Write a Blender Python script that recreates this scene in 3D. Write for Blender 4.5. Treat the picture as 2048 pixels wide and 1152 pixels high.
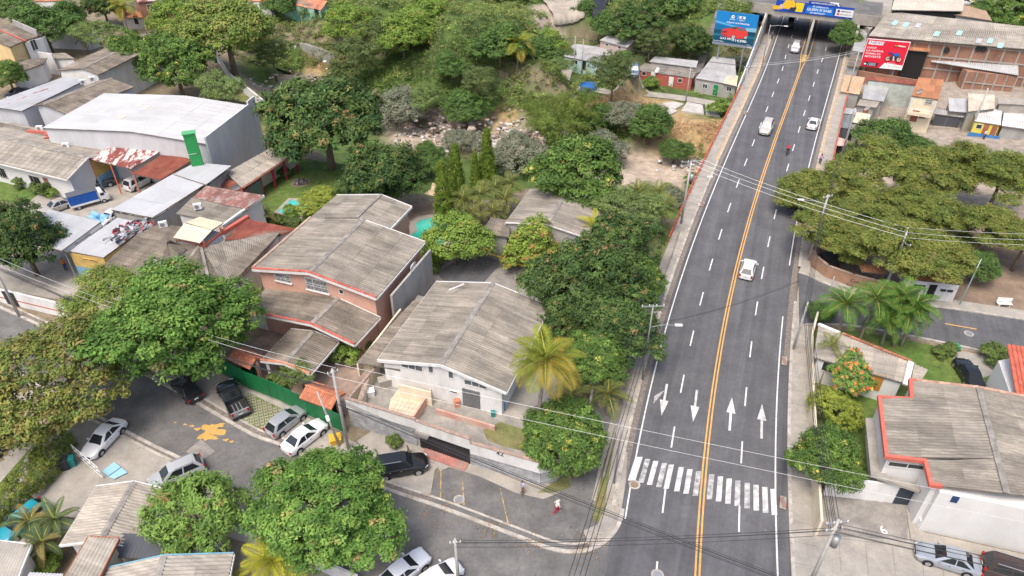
import bpy, math, random
import numpy as np
from mathutils import Vector, Matrix
random.seed(7); RNG = np.random.default_rng(7)
for o in list(bpy.data.objects): bpy.data.objects.remove(o)
SC = bpy.context.scene
COL = SC.collection
PI = math.pi
# ------------------------------------------------------------------ camera, sky, sun, exposure
F = 1420.0; CH = 50.0; PITCH = math.radians(36.6)
cam = bpy.data.cameras.new('camera'); camo = bpy.data.objects.new('camera', cam); COL.objects.link(camo)
camo.location = (0, 0, CH); camo.rotation_euler = (math.radians(90) - PITCH, 0, 0)
cam.sensor_width = 36.0; cam.lens = 36.0 * F / 2048.0
cam.clip_start = 0.5; cam.clip_end = 3000
SC.camera = camo
SUN_EL = math.radians(64); SUN_AZ = math.radians(-150)   # azimuth measured from +Y, clockwise
w = bpy.data.worlds.new('World'); SC.world = w; w.use_nodes = True
nt = w.node_tree; bg = nt.nodes['Background']
sky = nt.nodes.new('ShaderNodeTexSky'); sky.sky_type = 'NISHITA'; sky.sun_disc = False
sky.sun_elevation = SUN_EL; sky.sun_rotation = SUN_AZ
sky.air_density = 1.0; sky.dust_density = 8.0; sky.ozone_density = 1.0; sky.altitude = 600
nt.links.new(sky.outputs[0], bg.inputs[0]); bg.inputs[1].default_value = 0.15
sun = bpy.data.lights.new('sun', 'SUN'); suno = bpy.data.objects.new('sun', sun); COL.objects.link(suno)
sun.energy = 1.35; sun.angle = math.radians(26); sun.color = (1.0, 0.955, 0.89)
suno.location = (-60, -40, 120)
sd = Vector((math.sin(SUN_AZ) * math.cos(SUN_EL), math.cos(SUN_AZ) * math.cos(SUN_EL), math.sin(SUN_EL)))
suno.rotation_euler = sd.to_track_quat('Z', 'Y').to_euler()
SC.view_settings.view_transform = 'Standard'; SC.view_settings.look = 'None'
SC.view_settings.exposure = 0.8; SC.view_settings.gamma = 1.0
SC.view_settings.use_curve_mapping = False
# ------------------------------------------------------------------ pixel -> place
cp, sp = math.cos(PITCH), math.sin(PITCH)
def ray(x, y):
    u = (x - 1024) / F; v = (576 - y) / F
    return Vector((u, cp + v * sp, -sp + v * cp))
def g(x, y, z=0.0):
    d = ray(x, y); t = (z - CH) / d.z
    return Vector((d.x * t, d.y * t, z))
def onplane(x, y, p0, n):
    d = ray(x, y); c = Vector((0, 0, CH)); n = Vector(n)
    return c + d * ((Vector(p0) - c).dot(n) / d.dot(n))
def to_px(p):
    z = p[2] - CH; dep = p[1] * cp - z * sp; up = p[1] * sp + z * cp
    return 1024 + F * p[0] / dep, 576 - F * up / dep
def smooth(a, b, x):
    t = np.clip((np.asarray(x, float) - a) / (b - a), 0, 1); return t * t * (3 - 2 * t)
# ------------------------------------------------------------------ materials
MATS = {}
def N(nt, typ, **kw):
    n = nt.nodes.new(typ)
    for k, v in kw.items(): setattr(n, k, v)
    return n
def mat(name, col, rough=0.85, var=0.18, scale=1.2, bump=0.0, bscale=8.0, rand=0.0, col2=None, amt=0.5, scale2=0.5,
        sharp=0.15, metal=0.0, spec=0.3, coat=0.0, stretch=None, emit=0.0, attr=None, transl=0.0, col3=None, amt3=0.4, scale3=3.0):
    if name in MATS: return MATS[name]
    m = bpy.data.materials.new(name); m.use_nodes = True; nt = m.node_tree; L = nt.links.new
    b = nt.nodes['Principled BSDF']; out = nt.nodes['Material Output']
    b.inputs['Roughness'].default_value = rough; b.inputs['Metallic'].default_value = metal
    b.inputs['Specular IOR Level'].default_value = spec; b.inputs['Coat Weight'].default_value = coat
    geo = N(nt, 'ShaderNodeNewGeometry'); vec = geo.outputs['Position']
    if stretch:
        mp = N(nt, 'ShaderNodeMapping'); mp.inputs['Scale'].default_value = stretch
        L(vec, mp.inputs['Vector']); vec = mp.outputs[0]
    if attr:
        a = N(nt, 'ShaderNodeAttribute', attribute_name=attr); c = a.outputs['Color']
    else:
        rgb = N(nt, 'ShaderNodeRGB'); rgb.outputs[0].default_value = (*col, 1); c = rgb.outputs[0]
    def noise(sc, det=5.0, rgh=0.6):
        n = N(nt, 'ShaderNodeTexNoise'); n.inputs['Scale'].default_value = sc; n.inputs['Detail'].default_value = det
        n.inputs['Roughness'].default_value = rgh; L(vec, n.inputs['Vector']); return n.outputs['Fac']
    def mixc(fac, c1, c2v):
        mx = N(nt, 'ShaderNodeMix', data_type='RGBA'); L(fac, mx.inputs['Factor']); L(c1, mx.inputs['A'])
        mx.inputs['B'].default_value = (*c2v, 1); return mx.outputs['Result']
    if col2:
        r = N(nt, 'ShaderNodeMapRange'); L(noise(scale2, 8, 0.65), r.inputs['Value'])
        e = 0.5 + (0.5 - amt) * 0.5
        r.inputs['From Min'].default_value = e - sharp; r.inputs['From Max'].default_value = e + sharp
        c = mixc(r.outputs[0], c, col2)
    if col3:
        r = N(nt, 'ShaderNodeMapRange'); L(noise(scale3, 8, 0.7), r.inputs['Value'])
        e = 0.5 + (0.5 - amt3) * 0.5
        r.inputs['From Min'].default_value = e - 0.06; r.inputs['From Max'].default_value = e + 0.06
        c = mixc(r.outputs[0], c, col3)
    def mul(c, fac_out, lo, hi, fmin=0.3, fmax=0.7):
        r = N(nt, 'ShaderNodeMapRange'); L(fac_out, r.inputs['Value'])
        r.inputs['From Min'].default_value = fmin; r.inputs['From Max'].default_value = fmax
        r.inputs['To Min'].default_value = lo; r.inputs['To Max'].default_value = hi
        mx = N(nt, 'ShaderNodeVectorMath', operation='SCALE'); L(c, mx.inputs[0]); L(r.outputs[0], mx.inputs['Scale'])
        return mx.outputs[0]
    if var:
        c = mul(c, noise(scale), 1 - var, 1 + var)
        c = mul(c, noise(scale * 7.3, 4), 1 - var * 0.6, 1 + var * 0.6)
    if rand:
        oi = N(nt, 'ShaderNodeObjectInfo'); c = mul(c, oi.outputs['Random'], 1 - rand, 1 + rand, 0, 1)
    L(c, b.inputs['Base Color'])
    if bump:
        bn = N(nt, 'ShaderNodeBump'); bn.inputs['Strength'].default_value = bump; bn.inputs['Distance'].default_value = 0.05
        L(noise(bscale, 6), bn.inputs['Height']); L(bn.outputs[0], b.inputs['Normal'])
    if emit:
        L(c, b.inputs['Emission Color']); b.inputs['Emission Strength'].default_value = emit
    if transl:
        t = N(nt, 'ShaderNodeBsdfTranslucent'); L(c, t.inputs['Color'])
        ms = N(nt, 'ShaderNodeMixShader'); ms.inputs[0].default_value = transl
        L(b.outputs[0], ms.inputs[1]); L(t.outputs[0], ms.inputs[2]); L(ms.outputs[0], out.inputs['Surface'])
    MATS[name] = m; return m
def wheel_tracks(m, ang, lo=.8, hi=1.2, sx=.9, sy=.02):
    nt = m.node_tree; b = nt.nodes['Principled BSDF']; src = b.inputs['Base Color'].links[0].from_socket
    geo = N(nt, 'ShaderNodeNewGeometry'); mp = N(nt, 'ShaderNodeMapping'); mp.inputs['Rotation'].default_value = (0, 0, ang); nt.links.new(geo.outputs['Position'], mp.inputs['Vector']); m2 = N(nt, 'ShaderNodeMapping'); m2.inputs['Scale'].default_value = (sx, sy, 1); nt.links.new(mp.outputs[0], m2.inputs['Vector']); mp = m2
    n = N(nt, 'ShaderNodeTexNoise'); n.inputs['Scale'].default_value = 1.0; n.inputs['Detail'].default_value = 5; n.inputs['Roughness'].default_value = .6; nt.links.new(mp.outputs[0], n.inputs['Vector'])
    r = N(nt, 'ShaderNodeMapRange'); r.inputs['From Min'].default_value = .32; r.inputs['From Max'].default_value = .68; r.inputs['To Min'].default_value = lo; r.inputs['To Max'].default_value = hi; nt.links.new(n.outputs['Fac'], r.inputs['Value'])
    mx = N(nt, 'ShaderNodeVectorMath', operation='SCALE'); nt.links.new(src, mx.inputs[0]); nt.links.new(r.outputs[0], mx.inputs['Scale']); nt.links.new(mx.outputs[0], b.inputs['Base Color'])
# ------------------------------------------------------------------ mesh building
ORIG = {}
def tag(o, label=None, cat=None, group=None, kind=None):
    if label: o['label'] = label
    if cat: o['category'] = cat
    if group: o['group'] = group
    if kind: o['kind'] = kind
    return o
def thing(name, label, cat, loc=(0, 0, 0), rz=0.0, group=None):
    o = bpy.data.objects.new(name, None); COL.objects.link(o); o.empty_display_size = 0.3
    o.location = loc; o.rotation_euler = (0, 0, rz); tag(o, label, cat, group)
    ORIG[o] = Vector(loc); return o
def add_obj(name, me, parent=None):
    o = bpy.data.objects.new(name, me); COL.objects.link(o)
    if parent is not None: o.parent = parent; ORIG[o] = ORIG.get(parent, Vector((0, 0, 0)))
    return o
def copy_tree(o, parent=None):
    c = o.copy(); COL.objects.link(c); c.parent = parent
    for ch in list(o.children): copy_tree(ch, c)
    return c
class MB:
    def __init__(s): s.v = []; s.f = []; s.m = []
    def poly(s, pts, mi=0):
        i = len(s.v); s.v += [tuple(p) for p in pts]; s.f.append(tuple(range(i, i + len(pts)))); s.m.append(mi)
    def prism(s, pts, z0, z1, mi=0, ztops=None):
        n = len(pts); i = len(s.v)
        s.v += [(p[0], p[1], z0) for p in pts] + [(p[0], p[1], (ztops[k] if ztops else z1)) for k, p in enumerate(pts)]
        s.f.append(tuple(range(i + n - 1, i - 1, -1))); s.m.append(mi)
        s.f.append(tuple(range(i + n, i + 2 * n))); s.m.append(mi)
        for k in range(n):
            j = (k + 1) % n; s.f.append((i + k, i + j, i + n + j, i + n + k)); s.m.append(mi)
        return s
    def box(s, c, d, rz=0.0, mi=0):
        cx, cy, cz = c; hx, hy, hz = d[0] / 2, d[1] / 2, d[2] / 2; ca, sa = math.cos(rz), math.sin(rz)
        pts = [(cx + x * ca - y * sa, cy + x * sa + y * ca) for x, y in ((-hx, -hy), (hx, -hy), (hx, hy), (-hx, hy))]
        return s.prism(pts, cz - hz, cz + hz, mi)
    def hexa(s, b, t, mi=0):
        i = len(s.v); s.v += [tuple(p) for p in b] + [tuple(p) for p in t]
        for q in ((3, 2, 1, 0), (4, 5, 6, 7), (0, 1, 5, 4), (1, 2, 6, 5), (2, 3, 7, 6), (3, 0, 4, 7)):
            s.f.append(tuple(i + k for k in q)); s.m.append(mi)
        return s
    def beam(s, a, b, wd, h, mi=0, up=(0, 0, 1)):
        a = Vector(a); b = Vector(b); d = (b - a).normalized(); u = Vector(up)
        x = d.cross(u)
        if x.length < 1e-4: x = d.cross(Vector((1, 0, 0)))
        x.normalize(); u = x.cross(d).normalized(); x = x * (wd / 2); u = u * (h / 2)
        return s.hexa([a - x - u, a + x - u, b + x - u, b - x - u], [a - x + u, a + x + u, b + x + u, b - x + u], mi)
    def tube(s, pts, r, n=6, mi=0, cap=True):
        pts = [Vector(p) for p in pts]; rs = r if hasattr(r, '__len__') else [r] * len(pts); rings = []
        for k, p in enumerate(pts):
            d = (pts[min(k + 1, len(pts) - 1)] - pts[max(k - 1, 0)]).normalized()
            x = d.cross(Vector((0, 0, 1)))
            if x.length < 0.05: x = d.cross(Vector((0, 1, 0)))
            x.normalize(); y = d.cross(x); i = len(s.v)
            s.v += [tuple(p + (x * math.cos(2 * PI * j / n) + y * math.sin(2 * PI * j / n)) * rs[k]) for j in range(n)]; rings.append(i)
        for a, b in zip(rings, rings[1:]):
            for j in range(n):
                s.f.append((a + j, a + (j + 1) % n, b + (j + 1) % n, b + j)); s.m.append(mi)
        if cap:
            s.f.append(tuple(rings[0] + j for j in range(n - 1, -1, -1))); s.m.append(mi)
            s.f.append(tuple(rings[-1] + j for j in range(n))); s.m.append(mi)
        return s
    def ball(s, c, r, nu=8, nv=6, mi=0):
        rx, ry, rz = r if hasattr(r, '__len__') else (r, r, r); i = len(s.v)
        for a in range(1, nv):
            th = PI * a / nv
            for b in range(nu):
                ph = 2 * PI * b / nu
                s.v.append((c[0] + rx * math.sin(th) * math.cos(ph), c[1] + ry * math.sin(th) * math.sin(ph), c[2] + rz * math.cos(th)))
        t = len(s.v); s.v.append((c[0], c[1], c[2] + rz)); s.v.append((c[0], c[1], c[2] - rz))
        for b in range(nu):
            bb = (b + 1) % nu; s.f.append((t, i + b, i + bb)); s.m.append(mi)
            s.f.append((t + 1, i + (nv - 2) * nu + bb, i + (nv - 2) * nu + b)); s.m.append(mi)
            for a in range(nv - 2):
                s.f.append((i + a * nu + b, i + (a + 1) * nu + b, i + (a + 1) * nu + bb, i + a * nu + bb)); s.m.append(mi)
        return s
    def mesh(s, name, mats, off=Vector((0, 0, 0)), smooth_=False):
        me = bpy.data.meshes.new(name)
        me.from_pydata([(v[0] - off[0], v[1] - off[1], v[2] - off[2]) for v in s.v], [], s.f)
        if not isinstance(mats, (list, tuple)): mats = [mats]
        for m in mats: me.materials.append(m)
        if len(mats) > 1: me.polygons.foreach_set('material_index', s.m)
        if smooth_: me.polygons.foreach_set('use_smooth', [True] * len(s.f))
        me.update(); return me
    def build(s, name, mats, parent=None, smooth_=False, **tg):
        off = ORIG.get(parent, Vector((0, 0, 0))) if parent is not None else Vector((0, 0, 0))
        o = add_obj(name, s.mesh(name, mats, off, smooth_), parent)
        if parent is None:      # a single-mesh thing: put its origin at its base
            vs = np.array(s.v); c = Vector(((vs[:, 0].min() + vs[:, 0].max()) / 2, (vs[:, 1].min() + vs[:, 1].max()) / 2, vs[:, 2].min()))
            o.data.transform(Matrix.Translation(-c)); o.location = c; ORIG[o] = c
        if tg: tag(o, **tg)
        return o
def np_mesh(name, co, quads, mats, col=None, smooth_=False, n=4):
    me = bpy.data.meshes.new(name); co = np.asarray(co, np.float32); quads = np.asarray(quads, np.int32)
    me.vertices.add(len(co)); me.vertices.foreach_set('co', co.ravel())
    me.loops.add(quads.size); me.loops.foreach_set('vertex_index', quads.ravel())
    me.polygons.add(len(quads)); me.polygons.foreach_set('loop_start', np.arange(0, quads.size, n, dtype=np.int32))
    if smooth_: me.polygons.foreach_set('use_smooth', np.ones(len(quads), bool))
    for m in (mats if isinstance(mats, (list, tuple)) else [mats]): me.materials.append(m)
    if col is not None:
        a = me.attributes.new('Col', 'FLOAT_COLOR', 'POINT'); c4 = np.ones((len(co), 4), np.float32); c4[:, :3] = col
        a.data.foreach_set('color', c4.ravel())
    me.update(calc_edges=True); me.validate(); return me
# ------------------------------------------------------------------ common materials
M_ASPH = mat('asphalt', (.088, .088, .094), .9, .16, .35, .15, 30, col2=(.118, .117, .12), amt=.45, scale2=.08, sharp=.25, col3=(.075, .075, .08), amt3=.06, scale3=1.1)
wheel_tracks(M_ASPH, math.radians(20))
M_ASPH2 = mat('old_asphalt', (.112, .11, .109), .92, .2, .5, .2, 30, col2=(.18, .172, .16), amt=.45, scale2=.3, sharp=.2, col3=(.09, .088, .088), amt3=.2, scale3=1.4)
M_CONC = mat('concrete', (.37, .335, .285), .9, .14, .7, .12, 20, col2=(.27, .25, .225), amt=.45, scale2=.5, sharp=.2, col3=(.2, .185, .17), amt3=.1, scale3=2.2)
M_CONCD = mat('stained_concrete', (.29, .265, .235), .9, .2, .7, .15, 20, col2=(.17, .16, .15), amt=.45, scale2=.5, sharp=.2)
M_KERB = mat('kerb_concrete', (.44, .405, .36), .9, .2, 1.5, .1, 20, col2=(.28, .25, .21), amt=.4, scale2=1.2, sharp=.12)
M_DEBRIS = mat('dry_leaf_litter', (.235, .2, .165), .95, .3, 4, .3, 25, col2=(.15, .132, .118), amt=.5, scale2=2.5, col3=(.3, .17, .08), amt3=.08, scale3=4)
M_WLINE = mat('white_road_paint', (.66, .65, .63), .75, .1, 2, col2=(.4, .39, .38), amt=.3, scale2=3)
M_WWORN = mat('worn_white_road_paint', (.64, .63, .6), .75, .1, 2, col2=(.13, .13, .135), amt=.3, scale2=1.6, sharp=.22)
M_WVWORN = mat('very_worn_white_road_paint', (.6, .59, .57), .75, .1, 2, col2=(.12, .12, .125), amt=.5, scale2=1.9, sharp=.2)
M_YLINE = mat('yellow_road_paint', (.62, .34, .1), .75, .12, 2, col2=(.42, .25, .1), amt=.3, scale2=3)
M_YWORN = mat('worn_yellow_road_paint', (.5, .33, .1), .8, .15, 2, col2=(.2, .17, .13), amt=.5, scale2=1.5, sharp=.06)
M_GRASS = mat('lawn_grass', (.085, .15, .03), .95, .3, 1.2, .4, 40, col2=(.16, .17, .05), amt=.35, scale2=.25, sharp=.2, col3=(.05, .1, .02), amt3=.3, scale3=2)
M_DRYGRASS = mat('dry_grass', (.19, .17, .075), .95, .3, 1.0, .4, 30, col2=(.11, .15, .04), amt=.45, scale2=.35, sharp=.15, col3=(.27, .2, .13), amt3=.2, scale3=1.3)
M_DIRT = mat('bare_dirt', (.26, .19, .135), .95, .2, .8, .3, 20, col2=(.17, .125, .09), amt=.4, scale2=.5, sharp=.2)
M_SAND = mat('pale_sand', (.42, .34, .265), .95, .15, .6, .4, 6, col2=(.3, .235, .18), amt=.5, scale2=.35, sharp=.2, col3=(.5, .44, .38), amt3=.2, scale3=1.6)
M_FIBRE = mat('fibre_cement_sheet', (.27, .24, .2), .95, .14, .35, .1, 15, rand=.17, col2=(.165, .15, .13), amt=.42, scale2=.4, sharp=.22, col3=(.36, .33, .29), amt3=.1, scale3=2.0)
M_FIBRE2 = mat('mossy_fibre_cement_sheet', (.225, .19, .152), .95, .18, .4, .1, 15, rand=.22, col2=(.125, .107, .088), amt=.48, scale2=.5, sharp=.2, col3=(.36, .31, .25), amt3=.12, scale3=2.5)
M_FIBREL = mat('pale_fibre_cement_sheet', (.36, .32, .265), .95, .14, .35, .1, 15, rand=.12, col2=(.28, .255, .225), amt=.42, scale2=.4, sharp=.2)
for m_ in (M_FIBRE, M_FIBRE2, M_FIBREL): wheel_tracks(m_, math.radians(20), .74, 1.22, .16, 2.6)
M_RIDGE = mat('ridge_cap_cement', (.30, .275, .245), .95, .2, 1.0, col2=(.16, .15, .135), amt=.45, scale2=1.2)
M_TINW = mat('white_metal_sheet', (.44, .445, .455), .5, .04, .3, rand=.06, col2=(.385, .385, .38), amt=.4, scale2=.2, sharp=.2)
M_TING = mat('galvanised_sheet', (.46, .46, .455), .5, .1, .5, rand=.1, col2=(.34, .325, .31), amt=.35, scale2=.4, metal=.15, sharp=.2)
M_TINC = mat('cream_metal_sheet', (.66, .585, .42), .6, .06, .5, rand=.06, col2=(.55, .47, .34), amt=.3, scale2=.6)
M_RUST = mat('rusty_red_sheet', (.20, .055, .04), .8, .18, .8, rand=.14, col2=(.27, .1, .06), amt=.4, scale2=.7, sharp=.15, col3=(.42, .36, .33), amt3=.08, scale3=1.2, stretch=(1, 1, 1))
M_RUSTW = mat('peeling_red_sheet', (.22, .06, .045), .75, .15, .8, rand=.15, col2=(.55, .51, .49), amt=.44, scale2=.9, sharp=.05)
M_RUSTO = mat('orange_rusted_sheet', (.42, .2, .1), .85, .2, .6, rand=.15, col2=(.3, .12, .06), amt=.4, scale2=.6)
M_TIND = mat('dark_blue_grey_sheet', (.065, .07, .082), .45, .08, .5, rand=.1, spec=.5)
M_CLAY = mat('clay_tile', (.55, .21, .115), .9, .12, 2, rand=.22, col2=(.42, .17, .1), amt=.35, scale2=2)
M_CLAYD = mat('dark_clay_tile', (.33, .13, .08), .9, .2, 2, rand=.25)
M_WHITE = mat('white_painted_wall', (.64, .635, .62), .85, .05, .6, col2=(.6, .58, .55), amt=.3, scale2=.5, sharp=.2)
M_WHITED = mat('dirty_white_wall', (.68, .67, .645), .9, .06, .7, col2=(.53, .51, .475), amt=.33, scale2=.8, sharp=.14, stretch=(1, 1, .4))
M_CREAM = mat('cream_wall', (.72, .63, .46), .9, .06, .7, col2=(.56, .47, .35), amt=.32, scale2=.6, sharp=.15, stretch=(1, 1, .5))
M_LAV = mat('pale_grey_wall', (.55, .55, .56), .85, .05, .5, col2=(.44, .44, .45), amt=.35, scale2=.4, stretch=(1, 1, .3))
M_PINK = mat('salmon_wall', (.62, .36, .27), .88, .06, .7, col2=(.5, .3, .23), amt=.35, scale2=.6, stretch=(1, 1, .4))
M_GREYW = mat('grey_rendered_wall', (.40, .385, .36), .92, .12, .7, col2=(.27, .26, .245), amt=.4, scale2=.5, stretch=(1, 1, .3))
M_BLOCK = mat('grey_concrete_block', (.37, .355, .33), .93, .12, 1.5, .2, 12, rand=.16)
M_REDP = mat('red_painted_trim', (.48, .12, .085), .8, .08, 1.5, rand=.05, col2=(.42, .17, .13), amt=.25, scale2=2)
M_REDRAIL = mat('orange_red_rail_paint', (.6, .13, .07), .7, .1, 1.5)
M_TRIMW = mat('white_trim', (.70, .69, .66), .8, .06, 1.5, col2=(.5, .48, .45), amt=.25, scale2=2)
M_GLASS = mat('window_glass', (.035, .04, .045), .12, 0, spec=.6)
M_GLASSB = mat('bluish_glass', (.09, .11, .125), .15, 0, spec=.6)
M_DARK = mat('painted_dark_interior', (.018, .017, .016), .9, 0)  # near-black colour stands in for the shade inside open porches and doorways
M_BARS = mat('white_iron_bars', (.68, .68, .66), .6, .04)
M_BLACKM = mat('black_iron', (.03, .032, .036), .5, .1)
M_STEEL = mat('grey_steel', (.33, .335, .34), .45, .06, metal=.5)
M_POLE = mat('pole_concrete', (.40, .38, .355), .9, .12, 1.5)
M_WIRE = mat('black_cable', (.03, .03, .033), .7, 0)
M_WIREL = mat('bare_aluminium_cable', (.5, .5, .5), .5, 0, metal=.4)
M_BRICK = mat('bare_brick', (.33, .17, .11), .93, .22, 2, .3, 12, col2=(.23, .13, .095), amt=.45, scale2=.5, col3=(.42, .31, .24), amt3=.14, scale3=3)
M_GREENP = mat('green_painted_metal', (.012, .155, .052), .5, .12, .8, col2=(.01, .11, .04), amt=.4, scale2=.5, stretch=(1, 1, .3))
M_AC = mat('air_conditioner_plastic', (.72, .715, .69), .6, .03)
M_TRUNK = mat('tree_bark', (.17, .13, .095), .95, .25, 3, .3, 15)
M_PTRUNK = mat('palm_bark', (.27, .235, .19), .95, .2, 3, .3, 10)
M_FOL = mat('foliage', (.08, .14, .03), .6, .14, 1.5, attr='Col', transl=.2, rand=.07, spec=.12)
# ------------------------------------------------------------------ terrain
CTRL = [  # photo pixel, height of the ground there
 (590,150,-7),(640,165,-7),(700,190,-7),(800,240,-7),(880,272,-7),(960,275,-6.5),(1060,285,-6.5),(1130,300,-6.5),(1270,325,-6.5),(1370,345,-6.5),(1440,330,-7.5),
 (560,165,-6),(690,225,-6),(780,275,-6),(860,300,-6),(1000,330,-5.5),(1100,340,-5.5),(1230,360,-5.5),
 (520,120,-2),(480,90,0),(400,55,0),(300,45,0),(150,40,0),(0,20,0),(-300,0,0),(-900,20,0),(420,0,2),(250,0,1),(600,60,0),(560,40,1),(640,20,4),(520,10,3),(700,60,1),(680,110,-1),(740,150,-4.5),(780,120,-2),
 (850,180,-4.5),(950,215,-4.5),(850,110,0),(900,60,4),(950,20,9),(800,40,5),(760,0,8),(1000,190,-3),(1000,120,0),(1050,215,-3.5),(1080,60,5),(1110,20,11),(1150,0,13),(1010,30,8),(900,0,12),
 (1150,140,-2.5),(1250,170,-3),(1330,180,-3),(1450,205,-3.5),(1290,190,-3.3),(1370,205,-3.4),(1200,190,-3.3),(1130,170,-3.2),(1340,225,-3.6),(1250,240,-4.2),(1150,260,-5.5),(1420,240,-3.8),(1400,290,-6.5),(1460,260,-4.2),
 (1250,90,2),(1330,100,1),(1200,60,6),(1280,30,10),(1350,40,8),(1390,10,12),(1440,110,0),(1430,50,6),(1460,10,10),(1510,40,6.5),(1520,15,7.5),(1300,0,14),(1500,120,-.5),(1480,170,-2.5),
 (1700,160,-1.5),(1690,220,-3),(1690,290,-3.5),(1760,220,-3),(1800,270,-3.2),(1900,260,-2.5),(2000,280,-2),(2100,300,-1),(1850,180,-1.5),(1950,150,-.5),(1800,100,.5),(2000,90,.5),(1900,40,3),(1760,30,5),(2048,10,3),(2300,60,2),(2400,250,0),(3000,200,0),
 (1720,380,-4),(1800,400,-3.5),(1900,380,-3),(2000,400,-2),(1660,340,-4),(1640,420,-2.5),(2150,420,-.5),(1600,30,0),(1640,0,0),(1700,0,6),
]
CP = np.array([tuple(g(a, b, c)) for a, b, c in CTRL])
FLAT_PX = [(-2500,330),(-1200,60),(120,62),(330,78),(440,125),(470,160),(520,205),(570,265),(640,330),(740,360),(870,405),(990,405),(1060,380),(1180,385),(1260,415),(1330,445),(1400,445),(1600,500),(1660,500),(1800,520),(2048,540),(4500,540),(4500,2600),(-2500,2600)]
FLAT = np.array([tuple(g(*p))[:2] for p in FLAT_PX])
def poly_sd(x, y, P):
    x = np.asarray(x, float); y = np.asarray(y, float); ins = np.zeros(x.shape, bool); dm = np.full(x.shape, 1e9)
    for (ax, ay), (bx, by) in zip(P, np.roll(P, -1, 0)):
        c = ((ay > y) != (by > y)); ins ^= c & (x < (bx - ax) * (y - ay) / ((by - ay) if by != ay else 1e-9) + ax)
        dx, dy = bx - ax, by - ay; t = np.clip(((x - ax) * dx + (y - ay) * dy) / (dx * dx + dy * dy), 0, 1)
        dm = np.minimum(dm, np.hypot(x - ax - t * dx, y - ay - t * dy))
    return np.where(ins, -dm, dm)
LE = np.array([(9.7,37.2),(12.1,44.9),(15.6,56.5),(19.5,67.3),(28.1,88.3),(36.1,106.6),(43.4,124.),(53.9,147.8)])
RE = np.array([(20.2,30.4),(24.7,44.9),(28.4,56.7),(34.9,74.),(49.2,106.6),(60.1,130.1),(71.6,155.3)])
LFIT = np.polyfit(LE[:, 1], LE[:, 0], 3); RFIT = np.polyfit(RE[:, 1], RE[:, 0], 3)
def efit(P, y):
    y = np.asarray(y, float); lo, hi = 32., 152.
    yc = np.clip(y, lo, hi); dP = np.polyder(P)
    return np.polyval(P, yc) + (y - yc) * np.where(y < lo, np.polyval(dP, lo), np.polyval(dP, hi))
def LX(y): return efit(LFIT, y)
def RX(y): return efit(RFIT, y)
def CX(y): return (LX(y) + RX(y)) / 2
PADS = [(*g(a, b, z).xy, z, r) for a, b, z, r in ((1330,158,-3.3,7),(1300,150,-3.3,6),(1365,168,-3.35,6),(1432,172,-3.4,7),(1440,150,-3.3,6),(1345,140,-3.2,7),(1180,128,-3.2,8),(1220,120,-3.1,6),(1140,125,-3.2,5),(1238,97,-.8,5),(1128,165,-3.6,4),(1180,180,-3.5,4),(1380,215,-3.5,9),(1340,222,-3.5,6))]
def terr(x, y):
    x = np.atleast_1d(np.asarray(x, float)); y = np.atleast_1d(np.asarray(y, float)); sh = x.shape
    xf, yf = x.ravel(), y.ravel(); num = np.zeros(xf.shape); den = np.zeros(xf.shape)
    for cx, cy, cz in CP:
        w_ = 1.0 / (((xf - cx) ** 2 + (yf - cy) ** 2) + 14.0) ** 2.0; num += w_ * cz; den += w_
    z = num / den
    z = z + (0.35 * np.sin(xf * .9 + 1.3 * np.sin(yf * .5)) * np.sin(yf * .8 + np.sin(xf * .4))) * smooth(1, 6, np.abs(z))
    d = poly_sd(xf, yf, FLAT); z = z * smooth(0.3, 7, d)
    for ax, ay, az, ar in PADS:
        w_ = 1 - smooth(ar, ar + 4.5, np.hypot(xf - ax, yf - ay)); z = z * (1 - w_) + az * w_
    off = np.abs(xf - CX(yf)) * 0.92                        # the road corridor stays clear of the hill
    z = np.where(z > 0, z * smooth(9.5, 15, off), z)
    z = np.where((off < 9.5) & (z > -.12), -.12, z) * np.where(yf > 240, np.maximum(0, 1 - (yf - 240) / 120), 1)
    return (z - .03).reshape(sh)
def tz(x, y): return float(terr([x], [y])[0])
def hit(px, py):
    d = ray(px, py); d = d / d.y; c = Vector((0, 0, CH)); ys = np.arange(18, 330, .5)
    xs = d.x * ys; zs = CH + d.z * ys; below = np.nonzero(zs <= terr(xs, ys))[0]
    k = below[0] if len(below) else len(ys) - 1
    return Vector((xs[k], ys[k], tz(xs[k], ys[k])))
def axis(a, b, st, far):
    c = np.arange(a, b + .01, st); lo = a - np.geomspace(3, far, 14)[::-1]; hi = b + np.geomspace(3, far, 14)
    return np.concatenate([lo, c, hi])
gx = axis(-150, 170, 1.6, 1300); gy = axis(-20, 250, 1.6, 1300)
GX, GY = np.meshgrid(gx, gy); GZ = terr(GX, GY)
nx, ny = len(gx), len(gy); ii = (np.arange(ny - 1)[:, None] * nx + np.arange(nx - 1)[None, :]).ravel()
quads = np.stack([ii, ii + 1, ii + nx + 1, ii + nx], 1)
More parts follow.
